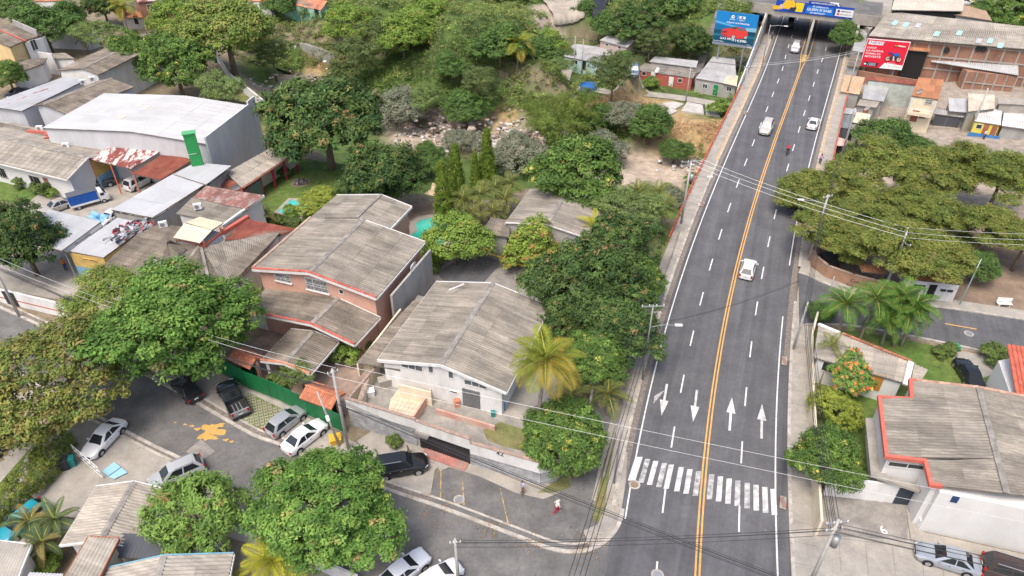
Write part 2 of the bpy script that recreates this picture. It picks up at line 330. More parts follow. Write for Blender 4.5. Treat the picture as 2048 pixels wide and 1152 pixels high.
# soil, sand and weeds are what the ground is made of at each place
fx, fy, fz = GX.ravel(), GY.ravel(), GZ.ravel()
def field(pts, rad):
    o = np.zeros(fx.shape)
    for a, b, r in pts:
        p = hit(a, b); o = np.maximum(o, 1 - smooth(r * .5, r, np.hypot(fx - p.x, fy - p.y)))
    return o
sand = field([(1290,335,9),(1340,340,9),(1240,345,7),(1380,345,6),(1000,290,8),(1080,275,7),(930,285,9),(850,270,10),(800,245,8),(900,245,6),(960,265,8),(600,160,6),(700,205,7),(560,190,8),(1110,20,8),(1090,50,6),(1760,390,12),(1840,400,14),(1930,410,14),(1700,370,8),(2010,430,10)], 1)
dry = field([(1250,225,7),(1340,270,8),(1390,270,8),(1300,215,8),(1350,235,5),(1000,235,5),(640,130,5),(1210,215,6)], 1)
clay = field([(1850,190,12),(1910,170,10),(1970,175,10),(1780,190,9),(1700,230,9),(1760,235,10),(1800,265,10),(1860,275,10),(1930,285,10),(2000,285,12),(1690,290,6)], 1)
weed = smooth(.3, 3, np.abs(fz))
nz = 0.5 + 0.5 * np.sin(fx * .7 + 2 * np.sin(fy * .31)) * np.cos(fy * .6 + 1.7 * np.sin(fx * .23))
base = np.array([.21, .17, .115])[None] * np.ones((len(fx), 1))
gcol = np.array([.075, .115, .03])[None] * (.8 + .4 * nz[:, None])
col = base * (1 - weed[:, None]) + gcol * weed[:, None]
col = col * (1 - sand[:, None]) + np.array([.40, .325, .255]) * sand[:, None]
col = col * (1 - clay[:, None]) + np.array([.3, .255, .21]) * clay[:, None]
col = col * (1 - dry[:, None]) + np.array([.33, .24, .12]) * dry[:, None]
M_TERR = mat('terrain_soil', (.2, .17, .11), .95, .28, .9, .5, 5, attr='Col')
terrain = add_obj('terrain', np_mesh('terrain', np.stack([fx, fy, fz], 1), quads, M_TERR, col, True)); tag(terrain, kind='structure')
# ------------------------------------------------------------------ strips and sheets
def sheet(name, pxs, z, m, thick=.2, world=False, parent=None):
    pts = [p if world else g(p[0], p[1], z) for p in pxs]
    s = MB(); s.prism([(p[0], p[1]) for p in pts], z - thick, z)
    o = s.build(name, m, parent)
    if parent is None: tag(o, kind='structure')
    return o
def curve_pts(pxs, z=0., n=6, world=False):
    P = [Vector(p) if world else g(p[0], p[1], z) for p in pxs]; out = []
    for i in range(len(P) - 1):
        p0, p1, p2, p3 = P[max(i - 1, 0)], P[i], P[i + 1], P[min(i + 2, len(P) - 1)]
        for k in range(n):
            t = k / n; out.append(.5 * ((2 * p1) + (p2 - p0) * t + (2 * p0 - 5 * p1 + 4 * p2 - p3) * t * t + (3 * p1 - p0 - 3 * p2 + p3) * t ** 3))
    out.append(P[-1]); return out
def offset_pts(pts, d):
    out = []
    for k, p in enumerate(pts):
        t = (pts[min(k + 1, len(pts) - 1)] - pts[max(k - 1, 0)]); n = Vector((-t.y, t.x, 0)).normalized(); out.append(p + n * d)
    return out
def band(name, pts, d0, d1, z0, z1, m, parent=None, kind='structure'):
    a = offset_pts(pts, d0); b = offset_pts(pts, d1); s = MB()
    for k in range(len(pts) - 1):
        q = [a[k], a[k + 1], b[k + 1], b[k]]; q = [(p.x, p.y) for p in (q if d1 > d0 else q[::-1])]
        s.poly([(*p, z1) for p in q][::-1])
        s.poly([(*q[0], z0), (*q[1], z0), (*q[1], z1), (*q[0], z1)]); s.poly([(*q[2], z0), (*q[3], z0), (*q[3], z1), (*q[2], z1)])
        if k == 0: s.poly([(*q[3], z0), (*q[0], z0), (*q[0], z1), (*q[3], z1)])
        if k == len(pts) - 2: s.poly([(*q[1], z0), (*q[2], z0), (*q[2], z1), (*q[1], z1)])
    o = s.build(name, m, parent)
    if parent is None and kind: tag(o, kind=kind)
    return o
def edge(fn, y0, y1, st=3.0):
    return [Vector((float(fn(y)), y, 0)) for y in np.arange(y0, y1 + .01, st)]
def rib(name, fa, oa, fb, ob, y0, y1, z, m, thick=.2, parent=None, st=3.0):
    a = offset_pts(edge(fa, y0, y1, st), oa); b = offset_pts(edge(fb, y0, y1, st), ob); s = MB()
    for k in range(len(a) - 1):
        q = [a[k], b[k], b[k + 1], a[k + 1]]; s.poly([(p.x, p.y, z) for p in q])
        s.poly([(a[k + 1].x, a[k + 1].y, z), (a[k + 1].x, a[k + 1].y, z - thick), (a[k].x, a[k].y, z - thick), (a[k].x, a[k].y, z)])
        s.poly([(b[k].x, b[k].y, z), (b[k].x, b[k].y, z - thick), (b[k + 1].x, b[k + 1].y, z - thick), (b[k + 1].x, b[k + 1].y, z)])
    o = s.build(name, m, parent)
    if parent is None: tag(o, kind='structure')
    return o
# main road, its painted lines (offset positive = to the left looking away)
road = rib('main_road', LX, .95, RX, -1.0, 8, 236, 0.0, M_ASPH, .3)
FAR = curve_pts([(-260,480),(-120,560),(60,645),(200,708),(300,757),(366,793),(437,835),(507,874),(567,896),(680,950),(782,986),(887,1021),(1024,1073),(1099,1101),(1154,1108),(1199,1096),(1229,1071),(1244,1044),(1249,1020)])
NEAR = curve_pts([(-330,560),(-150,650),(0,725),(130,795),(215,840),(260,864),(312,891),(390,929),(450,971),(512,994),(600,1025),(700,1062),(797,1104),(862,1135),(930,1165),(1010,1210)])
pp = [(p.x, p.y) for p in FAR] + [(13.5, 38.0), (13.5, 24), (4, 22)] + [(p.x, p.y) for p in NEAR[::-1]]
s = MB(); s.prism(pp[::-1], -.3, -.004); street = s.build('side_street', M_ASPH2); tag(street, kind='structure')
def paint(name, pts, m, z=.006, parent=road):
    s = MB(); s.poly([(p[0], p[1], z) for p in pts]); return s.build(name, m, parent)
def line(name, fn, off, wd, y0, y1, m, z=.006):
    return rib(name, fn, off + wd / 2, fn, off - wd / 2, y0, y1, z, m, .003, parent=road)
line('edge_line', LX, 0, .13, 35.5, 236, M_WLINE); line('edge_line', RX, 0, .13, 8, 62, M_WLINE); line('edge_line', RX, 0, .13, 72, 236, M_WLINE)
MED0, MED1 = 147., 215.                                       # the lines part round the pier of the underpass
def med(y): return .16 + .75 * smooth(140, 152, y)
def CL(y): return CX(y) - med(y)
def CR(y): return CX(y) + med(y)
rib('centre_line', CL, .075, CL, -.075, 8, 236, .006, M_YLINE, .003, parent=road); rib('centre_line', CR, .075, CR, -.075, 8, 236, .006, M_YLINE, .003, parent=road)
def lane_l(y): return (LX(y) + CL(y)) / 2
def lane_r(y): return (RX(y) + CR(y)) / 2
ya = g(1385, 661).y; yb = g(1379, 693).y; per = (g(1494, 317).y - g(1385, 661).y) / 6.0
for fn, y0 in ((lane_l, g(1385, 661).y), (lane_r, g(1515, 603).y)):
    for k in range(-6, 24):
        y = y0 + k * per
        if 14 < y < 225: rib('lane_dash', fn, .07, fn, -.07, y - 2.55, y, .006, M_WLINE, .003, parent=road, st=1.27)
# zebra crossing
zx = [1015,1085,1150,1220,1275,1355,1425,1495,1600,1670,1740,1810,1885,1955,2025,2092]
for k, x in enumerate(zx):
    f = (x - 1015) / (2092 - 1015); t = g(1278 + f * 268, 914 + f * 64); b = g(1263 + f * 286, 961 + f * 69)
    d = Vector((.23 if k else .33, 0, 0)); m = [M_WLINE, M_WVWORN, M_WWORN, M_WVWORN, M_WWORN, M_WWORN, M_WWORN, M_WVWORN, M_WVWORN, M_WWORN, M_WWORN, M_WVWORN, M_WVWORN, M_WWORN, M_WWORN, M_WLINE][k]
    paint('crossing_stripe', [b - d, b + d, t + d, t - d], m, .010)
# turn and through arrows
def arrow(px_tail, px_tip, left=False, m=M_WWORN):
    a = g(*px_tail); b = g(*px_tip); d = (b - a).normalized(); n = Vector((-d.y, d.x, 0)); L_ = (b - a).length; h = min(2.3, L_ * .48)
    pts = [a - n * .11, a + d * (L_ - h) - n * .11, a + d * (L_ - h) - n * .42, b, a + d * (L_ - h) + n * .42, a + d * (L_ - h) + n * .11, a + n * .11]
    o = paint('lane_arrow', pts[::-1] if n.cross(d).z > 0 else pts, m, .010)
    if left:
        q = a + d * .9; paint('lane_arrow', [q - n * .1, q + d * 1.2 - n * .55, q + d * 2.2 - n * .95, q + d * 1.15 - n * 1.0, q + d * .5 - n * .5], M_WVWORN, .009)
arrow((1334, 768), (1323, 832), True); arrow((1394, 780), (1386, 844)); arrow((1459, 861), (1464, 795), m=M_WLINE); arrow((1523, 877), (1524, 808))
# gutter litter, kerbs and pavements of the main road
litl = rib('gutter', LX, .95, LX, .42, 37, 200, .004, M_DEBRIS, .1)
def lside(y): return LX(y)
rib('left_kerb', LX, 1.25, LX, .95, 36.5, 200, .13, M_KERB, .35)
rib('left_pavement', LX, 2.95, LX, 1.25, 36.5, 200, .115, M_CONC, .6)
rib('right_kerb', RX, -1.0, RX, -1.3, 8, 67.5, .13, M_KERB, .35); rib('right_kerb', RX, -1.0, RX, -1.3, 72, 200, .13, M_KERB, .35)
rib('right_pavement', RX, -1.3, RX, -3.1, 8, 200, .115, M_CONC, .6)
rib('gutter', RX, -.45, RX, -1.0, 55, 150, .004, M_DEBRIS, .1)
# paving joints of the pavement
def joints(fn, o0, o1, y0, y1, st=1.9):
    s = MB()
    for y in np.arange(y0, y1, st):
        a = offset_pts(edge(fn, y, y + 2, 1.), o0)[0]; b = offset_pts(edge(fn, y, y + 2, 1.), o1)[0]
        s.beam((a.x, a.y, .117), (b.x, b.y, .117), .035, .006)
    return s
J = joints(LX, 2.95, 1.25, 37, 120); J.build('pavement_joint', M_CONCD).__setitem__('kind', 'structure')
J = joints(RX, -1.3, -3.1, 9, 120); J.build('pavement_joint', M_CONCD).__setitem__('kind', 'structure')
# yellow stripe on the far pavements
rib('pavement_stripe', LX, 1.45, LX, 1.27, 100, 150, .121, M_YLINE, .003); rib('pavement_stripe', RX, -1.32, RX, -1.5, 98, 150, .121, M_YLINE, .003)
# kerbs of the side street
i0 = 6 * 5; far_main = FAR
band('street_kerb', far_main, 0, .32, -.2, .13, M_KERB); band('street_gutter', far_main, .32, .75, -.2, .09, M_DEBRIS); band('street_kerb', far_main, .75, .95, -.2, .12, M_KERB)
band('street_kerb', NEAR, 0, -.3, -.2, .13, M_KERB); band('street_gutter', NEAR, -.3, -.55, -.2, .1, M_DEBRIS); band('street_kerb', NEAR, -.55, -.8, -.2, .125, M_KERB)
# forecourts and yards (photo pixels on the ground)
sheet('forecourt', [(120,665),(245,722),(368,788),(440,832),(510,871),(570,893),(682,946),(700,930),(745,900),(700,880),(640,850),(560,800),(470,745),(390,700),(300,655),(200,610)], .085, M_CONC)
sheet('forecourt_apron', [(684,945),(784,983),(880,1014),(862,985),(870,940),(905,905),(840,880),(800,868),(750,858),(716,880)], .088, M_CONC)
sheet('parking_asphalt', [(874,944),(866,970),(858,998),(888,1018),(1024,1068),(1099,1096),(1152,1102),(1190,1090),(1220,1060),(1225,1000),(1228,945),(1243,870),(1252,820),(1258,770),(1180,770),(1185,850),(1195,905),(1175,950),(1110,968),(1030,945),(960,920),(905,935)], .10, M_ASPH2)
sheet('front_path', [(905,906),(945,922),(1028,948),(1108,970),(1120,985),(1086,998),(1030,985),(960,953),(900,934),(880,942),(868,925)], .108, M_CONC)
sheet('corner_pavement', [(1167,1061),(1196,1048),(1213,1010),(1234,900),(1255,905),(1252,960),(1243,1020),(1240,1046),(1226,1070),(1196,1092),(1178,1093)], .128, M_CONC)
sheet('grass_strip', [(1185,1040),(1199,1046),(1209,1015),(1218,950),(1232,870),(1228,862),(1214,905),(1198,970),(1189,1010)], .122, M_DRYGRASS)
sheet('grass_strip', [(1075,985),(1110,962),(1135,950),(1150,925),(1140,975),(1110,985)], .116, M_DRYGRASS)
sheet('near_yard', [(-120,690),(80,775),(210,838),(262,866),(312,893),(388,932),(450,974),(510,997),(480,1010),(300,1010),(150,1060),(40,1120),(-100,1000)], .06, M_CONC)
sheet('near_pavement', [(430,965),(512,1000),(600,1032),(700,1068),(800,1110),(862,1140),(930,1172),(900,1230),(420,1200),(440,1060),(380,960)], .07, M_CONCD)
sheet('left_garden', [(-160,760),(30,860),(112,842),(60,900),(0,1000),(-200,1100)], .075, M_GRASS)
sheet('garden_path', [(-40,985),(0,965),(75,880),(55,870),(40,880),(-50,940)], .09, M_CONC)
# right hand side street
RT = curve_pts([(1596,548),(1612,553),(1640,566),(1690,585),(1760,603),(1866,616),(2048,643),(2400,700)])
RB = curve_pts([(1598,652),(1640,649),(1721,655),(1861,681),(1976,706),(2048,725),(2400,800)])
s = MB(); s.prism([(p.x, p.y) for p in RB] + [(p.x, p.y) for p in RT[::-1]], -.3, .128); rst = s.build('right_side_street', M_ASPH); tag(rst, kind='structure')
band('street_kerb', RT, 0, .28, -.2, .24, M_KERB); band('street_pavement', RT, .28, 1.9, -.2, .225, M_CONC)
band('street_kerb', RB, 0, -.25, -.2, .24, M_KERB)
s = MB(); q0 = g(1890, 650); q1 = g(1953, 661)
s.poly([(q0.x, q0.y, .134), (q1.x, q1.y, .134), (q1.x, q1.y + .16, .134), (q0.x, q0.y + .16, .134)]); s.build('street_centre_dash', M_YLINE, rst)
sheet('right_garden', [(1630,660),(1721,662),(1862,690),(1990,716),(2060,735),(2060,800),(1840,800),(1830,1000),(1640,965),(1622,800)], .06, M_GRASS)
sheet('garden_path', [(1880,692),(1975,713),(2000,745),(1960,757),(1905,712)], .08, M_CONC)
sheet('parking_lot', [(1636,975),(1830,1000),(1850,1075),(2120,1130),(2160,1300),(1625,1300),(1628,1100)], .055, M_CONC)
sheet('parking_patch', [(1641,988),(1818,1008),(1814,1080),(1728,1075),(1645,1072)], .06, M_CONCD)
sheet('grove_ground', [(1625,530),(1660,560),(1760,597),(1866,611),(2060,640),(2300,690),(2300,470),(1900,440),(1720,450)], .03, M_DIRT)
sheet('lawn', [(512,400),(560,330),(610,318),(700,330),(720,400),(690,470),(600,470),(520,440)], .05, M_GRASS)
sheet('back_lawn', [(405,190),(455,180),(500,190),(560,250),(600,290),(560,310),(420,320),(405,270)], .03, M_DRYGRASS)
sheet('bungalow_garden', [(-60,372),(0,350),(130,395),(60,408),(-60,395)], .03, M_GRASS)
sheet('side_lawn', [(1262,462),(1330,440),(1352,460),(1330,530),(1300,550),(1270,500)], .05, M_DRYGRASS)
sheet('side_yard', [(1262,500),(1300,552),(1285,640),(1240,640),(1200,560)], .045, M_CONC)
sheet('pool_garden', [(730,420),(900,400),(1000,480),(960,560),(870,540),(760,480)], .04, M_DIRT)
sheet('back_parking', [(860,540),(920,505),(1030,520),(1120,520),(1180,560),(1060,640),(900,640)], .05, M_CONCD)
sheet('back_parking_patch', [(872,545),(925,515),(975,512),(1012,527),(990,540),(968,565),(900,575)], .056, M_ASPH)
sheet('workshop_yard', [(40,420),(80,385),(200,330),(330,330),(335,420),(250,470),(215,560),(150,605),(-100,560),(0,500)], .04, M_CONC)
sheet('pink_house_yard', [(455,720),(500,690),(560,640),(700,680),(745,700),(745,760),(690,830),(600,800),(520,760)], .07, mat('reddish_paving', (.33, .24, .19), .9, .2, .8, .1, 15, col2=(.22, .165, .14), amt=.4, scale2=.6))
# yellow paint spilt on the street, patches, manholes
def blob(name, px, r, m, z, n=26, jag=.35, sq=1., parent=street, seed=0):
    rg = np.random.default_rng(seed); c = g(*px); s = MB(); ph = rg.uniform(0, 6, 4)
    pts = []
    for k in range(n):
        a = 2 * PI * k / n; rr = r * (1 + jag * (.5 * math.sin(3 * a + ph[0]) + .35 * math.sin(5 * a + ph[1]) + .4 * math.sin(9 * a + ph[2]) * rg.random()))
        pts.append((c.x + rr * math.cos(a), c.y + rr * sq * math.sin(a), z))
    s.poly(pts); return s.build(name, m, parent)
M_SPILL = mat('spilt_ochre_paint', (.55, .33, .09), .8, .15, 1.5, col2=(.36, .24, .1), amt=.3, scale2=1.5)
blob('paint_spill', (422, 864), 1.0, M_SPILL, .004, 40, .6, .9, seed=2)
for a, b, r, sd_ in ((395, 858, .3, 4), (410, 855, .4, 11), (440, 850, .42, 5), (428, 876, .35, 6), (384, 852, .22, 7), (370, 849, .18, 8), (452, 880, .25, 9), (463, 883, .2, 10), (350, 845, .12, 12)): blob('paint_spill', (a, b), r, M_SPILL, .003, 18, .5, .6, seed=sd_)
s = MB(); s.poly([(*g(*p).xy, .002) for p in ((402,878),(430,903),(400,925),(372,903))][::-1]); s.build('asphalt_patch', M_CONCD, street)
def manhole(px, r, z, parent, cm=M_CONC):
    c = g(*px, z); s = MB()
    for k in range(20):
        a, b = 2 * PI * k / 20, 2 * PI * (k + 1) / 20
        s.poly([(c.x + r * math.cos(t) * f, c.y + r * math.sin(t) * f, z) for t, f in ((a, 1), (b, 1), (b, .68), (a, .68))])
    s.build('manhole_rim', cm, parent); s = MB(); s.poly([(c.x + r * .66 * math.cos(2 * PI * k / 20), c.y + r * .66 * math.sin(2 * PI * k / 20), z + .001) for k in range(20)]); s.build('manhole_cover', M_STEEL if cm is M_CONC else M_DIRT, parent)
manhole((918, 999), .48, .112, bpy.data.objects['parking_asphalt']); manhole((1269, 969), .5, .014, road, M_KERB); manhole((1315, 1150), .5, .014, road); manhole((1938, 667), .5, .134, rst)
# drains in the kerbs
for px in ((1320, 673), (1405, 408), (1491, 225), (1598, 450), (1569, 722), (1566, 1005)):
    c = g(*px, .13); s = MB(); s.box((c.x, c.y, .135), (.5, 1.3, .03), -.35); o = s.build('storm_drain', M_CONC); tag(o, kind='structure')
    s = MB()
    for k in range(7): s.box((c.x - .18 + .06 * k, c.y, .156), (.025, 1.1, .012), 0)
    s.build('drain_bar', M_RUST, o)
# painted lines and joints of the lots
pa = bpy.data.objects['parking_asphalt']
for a, b in (((882, 941), (881, 1000)), ((925, 960), (928, 1010)), ((1000, 975), (1017, 1050))):
    a = g(*a, .1); b = g(*b, .1); s = MB(); s.beam((a.x, a.y, .102), (b.x, b.y, .102), .09, .006); s.build('bay_line', M_YWORN, pa)
pl = bpy.data.objects['parking_lot']
for a, b in (((1678,1077),(1682,1143)),((1731,1085),(1737,1152)),((1784,1090),(1792,1152)),((1640,1072),(1810,1092)),((1641,1033),(1812,1057)),((1716,1000),(1722,1042)),((1845,1120),(1848,1160)),((1885,1130),(1888,1170))):
    a = g(*a, .055); b = g(*b, .055); s = MB(); s.beam((a.x, a.y, .0625), (b.x, b.y, .0625), .05, .006); s.build('paving_joint', M_CONCD if a.y > 0 else M_DARK, pl)
# ------------------------------------------------------------------ building helpers
FRONT = {}
def lerp(a, b, t): return a + (b - a) * t
def sheets(parent, p00, p10, p11, p01, m, wd=1.05, ln=2.3, pitch=.29, amp=.06, name='roof_sheet', skip=(), lift=.05, special=None):
    p00, p10, p11, p01 = map(Vector, (p00, p10, p11, p01)); off = ORIG[parent]
    nrm = (p10 - p00).cross(p01 - p00).normalized()
    if nrm.z < 0: nrm = -nrm
    lu = max((p10 - p00).length, (p11 - p01).length); lv = ((p01 - p00).length + (p11 - p10).length) / 2
    nu = max(1, round(lu / wd)); nv = max(1, round(lv / ln))
    while nu * nv > 290: wd *= 1.1; nu = max(1, round(lu / wd))
    K = max(2, round(lu / nu / pitch)); us = np.linspace(0, 1, K * 4 + 1); of = amp * np.sin(us * K * 2 * PI)
    P = lambda u, v: lerp(lerp(p00, p10, u), lerp(p01, p11, u), v) - off
    for j in range(nv):
        for i in range(nu):
            v0, v1 = j / nv, min(1.0, (j + 1) / nv + .06 / lv); jit = random.uniform(-.006, .006)
            vs = []
            for r, (v, e) in enumerate(((v0, lift + jit), (v1, lift + .028 + jit))):
                a, b = P(i / nu, v), P((i + 1) / nu + .002, v)
                vs += [tuple(lerp(a, b, u) + nrm * (e + o_)) for u, o_ in zip(us, of)]
            n = len(us); me = bpy.data.meshes.new(name)
            me.from_pydata(vs, [], [(k, k + 1, n + k + 1, n + k) for k in range(n - 1)])
            mm = special.get((i, j), m) if special else m
            me.materials.append(mm); me.polygons.foreach_set('use_smooth', [True] * (n - 1)); add_obj(name, me, parent)
def deck(t, quads, m=M_FIBRE2, th=.07):
    s = MB()
    for q in quads:
        b = [Vector(p) - Vector((0, 0, th)) for p in q]; s.hexa(b, q)
    return s.build('roof', m, t)
def window(t, c, n, wd, h, panes=2, frame=M_TRIMW, glass=M_GLASS, bars=None, sill=True, louvre=False):
    c = Vector(c); n = Vector((n[0], n[1], 0)).normalized(); x = Vector((-n.y, n.x, 0)); rz = math.atan2(x.y, x.x)
    s = MB(); e = .06
    for sx in (-1, 1): q = c + x * sx * (wd / 2 + e / 2) + n * .03; s.box((q.x, q.y, q.z), (e, .08, h + 2 * e), rz)
    for sz in (-1, 1): q = c + n * .03; s.box((q.x, q.y, q.z + sz * (h / 2 + e / 2)), (wd, .08, e), rz)
    for k in range(1, panes): q = c + x * (wd * (k / panes - .5)) + n * .03; s.box((q.x, q.y, q.z), (.05, .07, h), rz)
    o = s.build('window', frame, t)
    for k in range(panes):
        q = c + x * (wd * ((k + .5) / panes - .5)) + n * .012; s = MB(); s.box((q.x, q.y, q.z), (wd / panes - .05, .02, h), rz)
        if louvre:
            for j in range(5): s.box((q.x + n.x * .02, q.y + n.y * .02, q.z + h * (j / 5 - .4)), (wd / panes - .06, .03, .03), rz)
        s.build('pane', glass, o)
    if sill: s = MB(); q = c + n * .09; s.box((q.x, q.y, q.z - h / 2 - .1), (wd + .3, .22, .09), rz); s.build('sill', M_TRIMW, o)
    if bars:
        s = MB(); k = max(3, int(wd / .16))
        for i in range(k + 1): q = c + x * (wd * (i / k - .5)) + n * .13; s.box((q.x, q.y, q.z), (.035, .03, h + .1), rz)
        for z in (-.5, -.1, .1, .5): q = c + n * .13; s.box((q.x, q.y, q.z + z * h), (wd + .1, .03, .035), rz)
        s.build('window_bars', bars, o)
    return o
def door(t, c, n, wd, h, m, handle=True):
    c = Vector(c); n = Vector((n[0], n[1], 0)).normalized(); x = Vector((-n.y, n.x, 0)); rz = math.atan2(x.y, x.x); s = MB()
    q = c + n * .02; s.box((q.x, q.y, q.z), (wd, .08, h), rz); o = s.build('door', m, t)
    s = MB(); q = c + n * .07 + x * wd * .38; s.box((q.x, q.y, q.z), (.05, .06, .16), rz); s.build('door_handle', M_STEEL, o); return o
def gable(t, A, B, L, R, za, zl, zr, m, wall=None, zb=0., ins=.5, insf=.6, insb=.4, fascia=M_TRIMW, fh=.22, ridge=True, wd=1.05, ln=2.3, pitch=.29, sides='LR', cap_step=False, world=False, back_ext=0):
    A = g(*A, za); B = g(*B, za); L = g(*L, zl); R = g(*R, zr)
    d = (B - A); d.z = 0; d.normalize(); n = Vector((-d.y, d.x, 0)); B = B + d * back_ext
    wl = (L - A).dot(n); wr = (R - A).dot(n)
    le0 = A + n * wl; le0.z = zl; le1 = B + n * wl; le1.z = zl; re0 = A + n * wr; re0.z = zr; re1 = B + n * wr; re1.z = zr
    quads = []
    if 'L' in sides: quads.append([A, B, le1, le0])
    if 'R' in sides: quads.append([A, B, re1, re0])
    rf = deck(t, quads)
    for q in quads: sheets(rf, q[0], q[1], q[2], q[3], m, wd, ln, pitch)
    if ridge:
        s = MB(); nseg = max(1, int((B - A).length / 2.4))
        for k in range(nseg):
            a, b = lerp(A, B, k / nseg), lerp(A, B, (k + 1) / nseg + .02); zz = .105 + (.02 if k % 2 else 0)
            for e, zz2 in ((wl, zl), (wr, zr)):
                sl = (zz2 - za) / abs(e); o_ = n * math.copysign(.24, e); dz = Vector((0, 0, .24 * sl))
                up = Vector((0, 0, zz)); s.hexa([a + up - Vector((0, 0, .04)), b + up - Vector((0, 0, .04)), b + o_ + dz + up - Vector((0, 0, .04)), a + o_ + dz + up - Vector((0, 0, .04))], [a + up, b + up, b + o_ + dz + up, a + o_ + dz + up])
        s.build('ridge_cap', M_RIDGE, rf)
    if fascia:
        for p, q in (((A, le0) if 'L' in sides else (A, re0)), (A, re0), (B, le1), (B, re1)):
            if (p, q) == (A, le0) and 'L' not in sides: continue
            out = -d if p is A else d; s = MB(); a = p + out * .05; b = q + out * .05; s.beam(a - Vector((0, 0, fh / 2 - .09)), b - Vector((0, 0, fh / 2 - .09)), .09, fh); s.build('fascia', fascia, t)
        for p, q, sg in ((le0, le1, 1), (re0, re1, -1)):
            s = MB(); o_ = n * math.copysign(.05, wl if sg > 0 else wr); s.beam(p + o_ - Vector((0, 0, .12)), q + o_ - Vector((0, 0, .12)), .09, .2); s.build('gutter', M_TRIMW, t)
    if wall:
        fl = wl - math.copysign(ins, wl); fr = wr - math.copysign(ins, wr)
        zz = lambda e: (za + (zl - za) * e / wl if (e * wl > 0) else za + (zr - za) * e / wr) - .14
        P0 = A + d * insf; P1 = B - d * insb; s = MB(); fr_ = [fl, 0, fr]
        lo = [P0 + n * fl, P0 + n * fr, P1 + n * fr, P1 + n * fl]
        f0 = [(P0.x + n.x * e, P0.y + n.y * e) for e in fr_]; f1 = [(P1.x + n.x * e, P1.y + n.y * e) for e in fr_]; zs = [zz(fl), za - .14, zz(fr)]
        s.poly([(*f0[0], zb), (*f0[2], zb), (*f0[2], zs[2]), (*f0[1], zs[1]), (*f0[0], zs[0])])
        s.poly([(*f1[2], zb), (*f1[0], zb), (*f1[0], zs[0]), (*f1[1], zs[1]), (*f1[2], zs[2])])
        s.poly([(*f0[2], zb), (*f1[2], zb), (*f1[2], zs[2]), (*f0[2], zs[2])]); s.poly([(*f1[0], zb), (*f0[0], zb), (*f0[0], zs[0]), (*f1[0], zs[0])])
        s.poly([(*f0[0], zs[0]), (*f0[1], zs[1]), (*f1[1], zs[1]), (*f1[0], zs[0])]); s.poly([(*f0[1], zs[1]), (*f0[2], zs[2]), (*f1[2], zs[2]), (*f1[1], zs[1])])
        s.build('wall', wall, t)
        FRONT[t] = (P0, -d)
    return dict(A=A, B=B, d=d, n=n, wl=wl, wr=wr, le0=le0, le1=le1, re0=re0, re1=re1, roof=rf)
def mono(t, q, zs, m, wall=None, zb=0., ins=.3, fascia=None, wd=1.1, ln=2.6, pitch=.29, amp=.055, name='roof_sheet', special=None):
    """single pitch roof; q = photo pixels top-left, top-right, low-right, low-left"""
    if not hasattr(zs, '__len__'): zs = [zs] * 4
    if len(zs) == 2: zs = [zs[0], zs[0], zs[1], zs[1]]
    P = [g(*p, z) for p, z in zip(q, zs)]; rf = deck(t, [P])
    sheets(rf, P[0], P[1], P[2], P[3], m, wd, ln, pitch, amp, name, special=special)
    if fascia:
        for a, b in ((0, 1), (1, 2), (2, 3), (3, 0)):
            s = MB(); c = (P[0] + P[1] + P[2] + P[3]) / 4; e = ((P[a] + P[b]) / 2 - c); e.z = 0; e = e.normalized() * .05
            s.beam(P[a] + e - Vector((0, 0, .05)), P[b] + e - Vector((0, 0, .05)), .08, .24); s.build('fascia', fascia, t)
    if wall:
        c = (P[0] + P[1] + P[2] + P[3]) / 4; I = []
        for p in P:
            v = p - c; v.z = 0; f = max(0, 1 - ins * 1.4 / v.length); I.append(c + (p - c) * f)
        s = MB(); pts = [(p.x, p.y) for p in I[::-1]]; s.prism(pts, zb, 0, ztops=[p.z - .16 for p in I[::-1]]); s.build('wall', wall, t)
        e = I[2] - I[3]; nn = Vector((e.y, -e.x, 0)).normalized()
        if nn.y > 0: nn = -nn
        FRONT[t] = (I[3], nn)
    return P, rf
def at(t, px, py, out=0.): P0, n = FRONT[t]; return onplane(px, py, P0, n) + Vector(n) * out
def win(t, px, py, wd, h, **k): return window(t, at(t, px, py), FRONT[t][1], wd, h, **k)
def dor(t, px, py, wd, h, m=M_DARK): return door(t, at(t, px, py), FRONT[t][1], wd, h, m)
def freewall(name, label, pxs, z0, z1, th, m, cat='wall', cap=None, pts=None, group=None, tops=None):
    P = pts or [g(p[0], p[1], max(z0, 0) if z0 > -1 else z0) for p in pxs]; c = sum(P, Vector()) / len(P); c.z = z0
    t = thing(name, label, cat, c, group=group)
    for k, (a, b) in enumerate(zip(P, P[1:])):
        d = (b - a); d.z = 0; d.normalize(); n = Vector((-d.y, d.x, 0)) * th / 2; a2 = a - d * th * .49 * (k > 0)
        s = MB(); zz = (z1, z1) if tops is None else (tops[k], tops[k + 1])
        s.prism([(p.x, p.y) for p in (a2 - n, b - n, b + n, a2 + n)], z0, z1, ztops=[zz[0], zz[1], zz[1], zz[0]]); s.build('wall_panel', m, t)
        if cap:
            s = MB(); n2 = n * 1.35; s.hexa([(p.x, p.y, z + .002) for p, z in ((a2 - n2, zz[0]), (b - n2, zz[1]), (b + n2, zz[1]), (a2 + n2, zz[0]))], [(p.x, p.y, z + .08) for p, z in ((a2 - n2, zz[0]), (b - n2, zz[1]), (b + n2, zz[1]), (a2 + n2, zz[0]))]); s.build('coping', cap, t)
    return t
def local(t): ORIG[t] = Vector((0, 0, 0)); return t
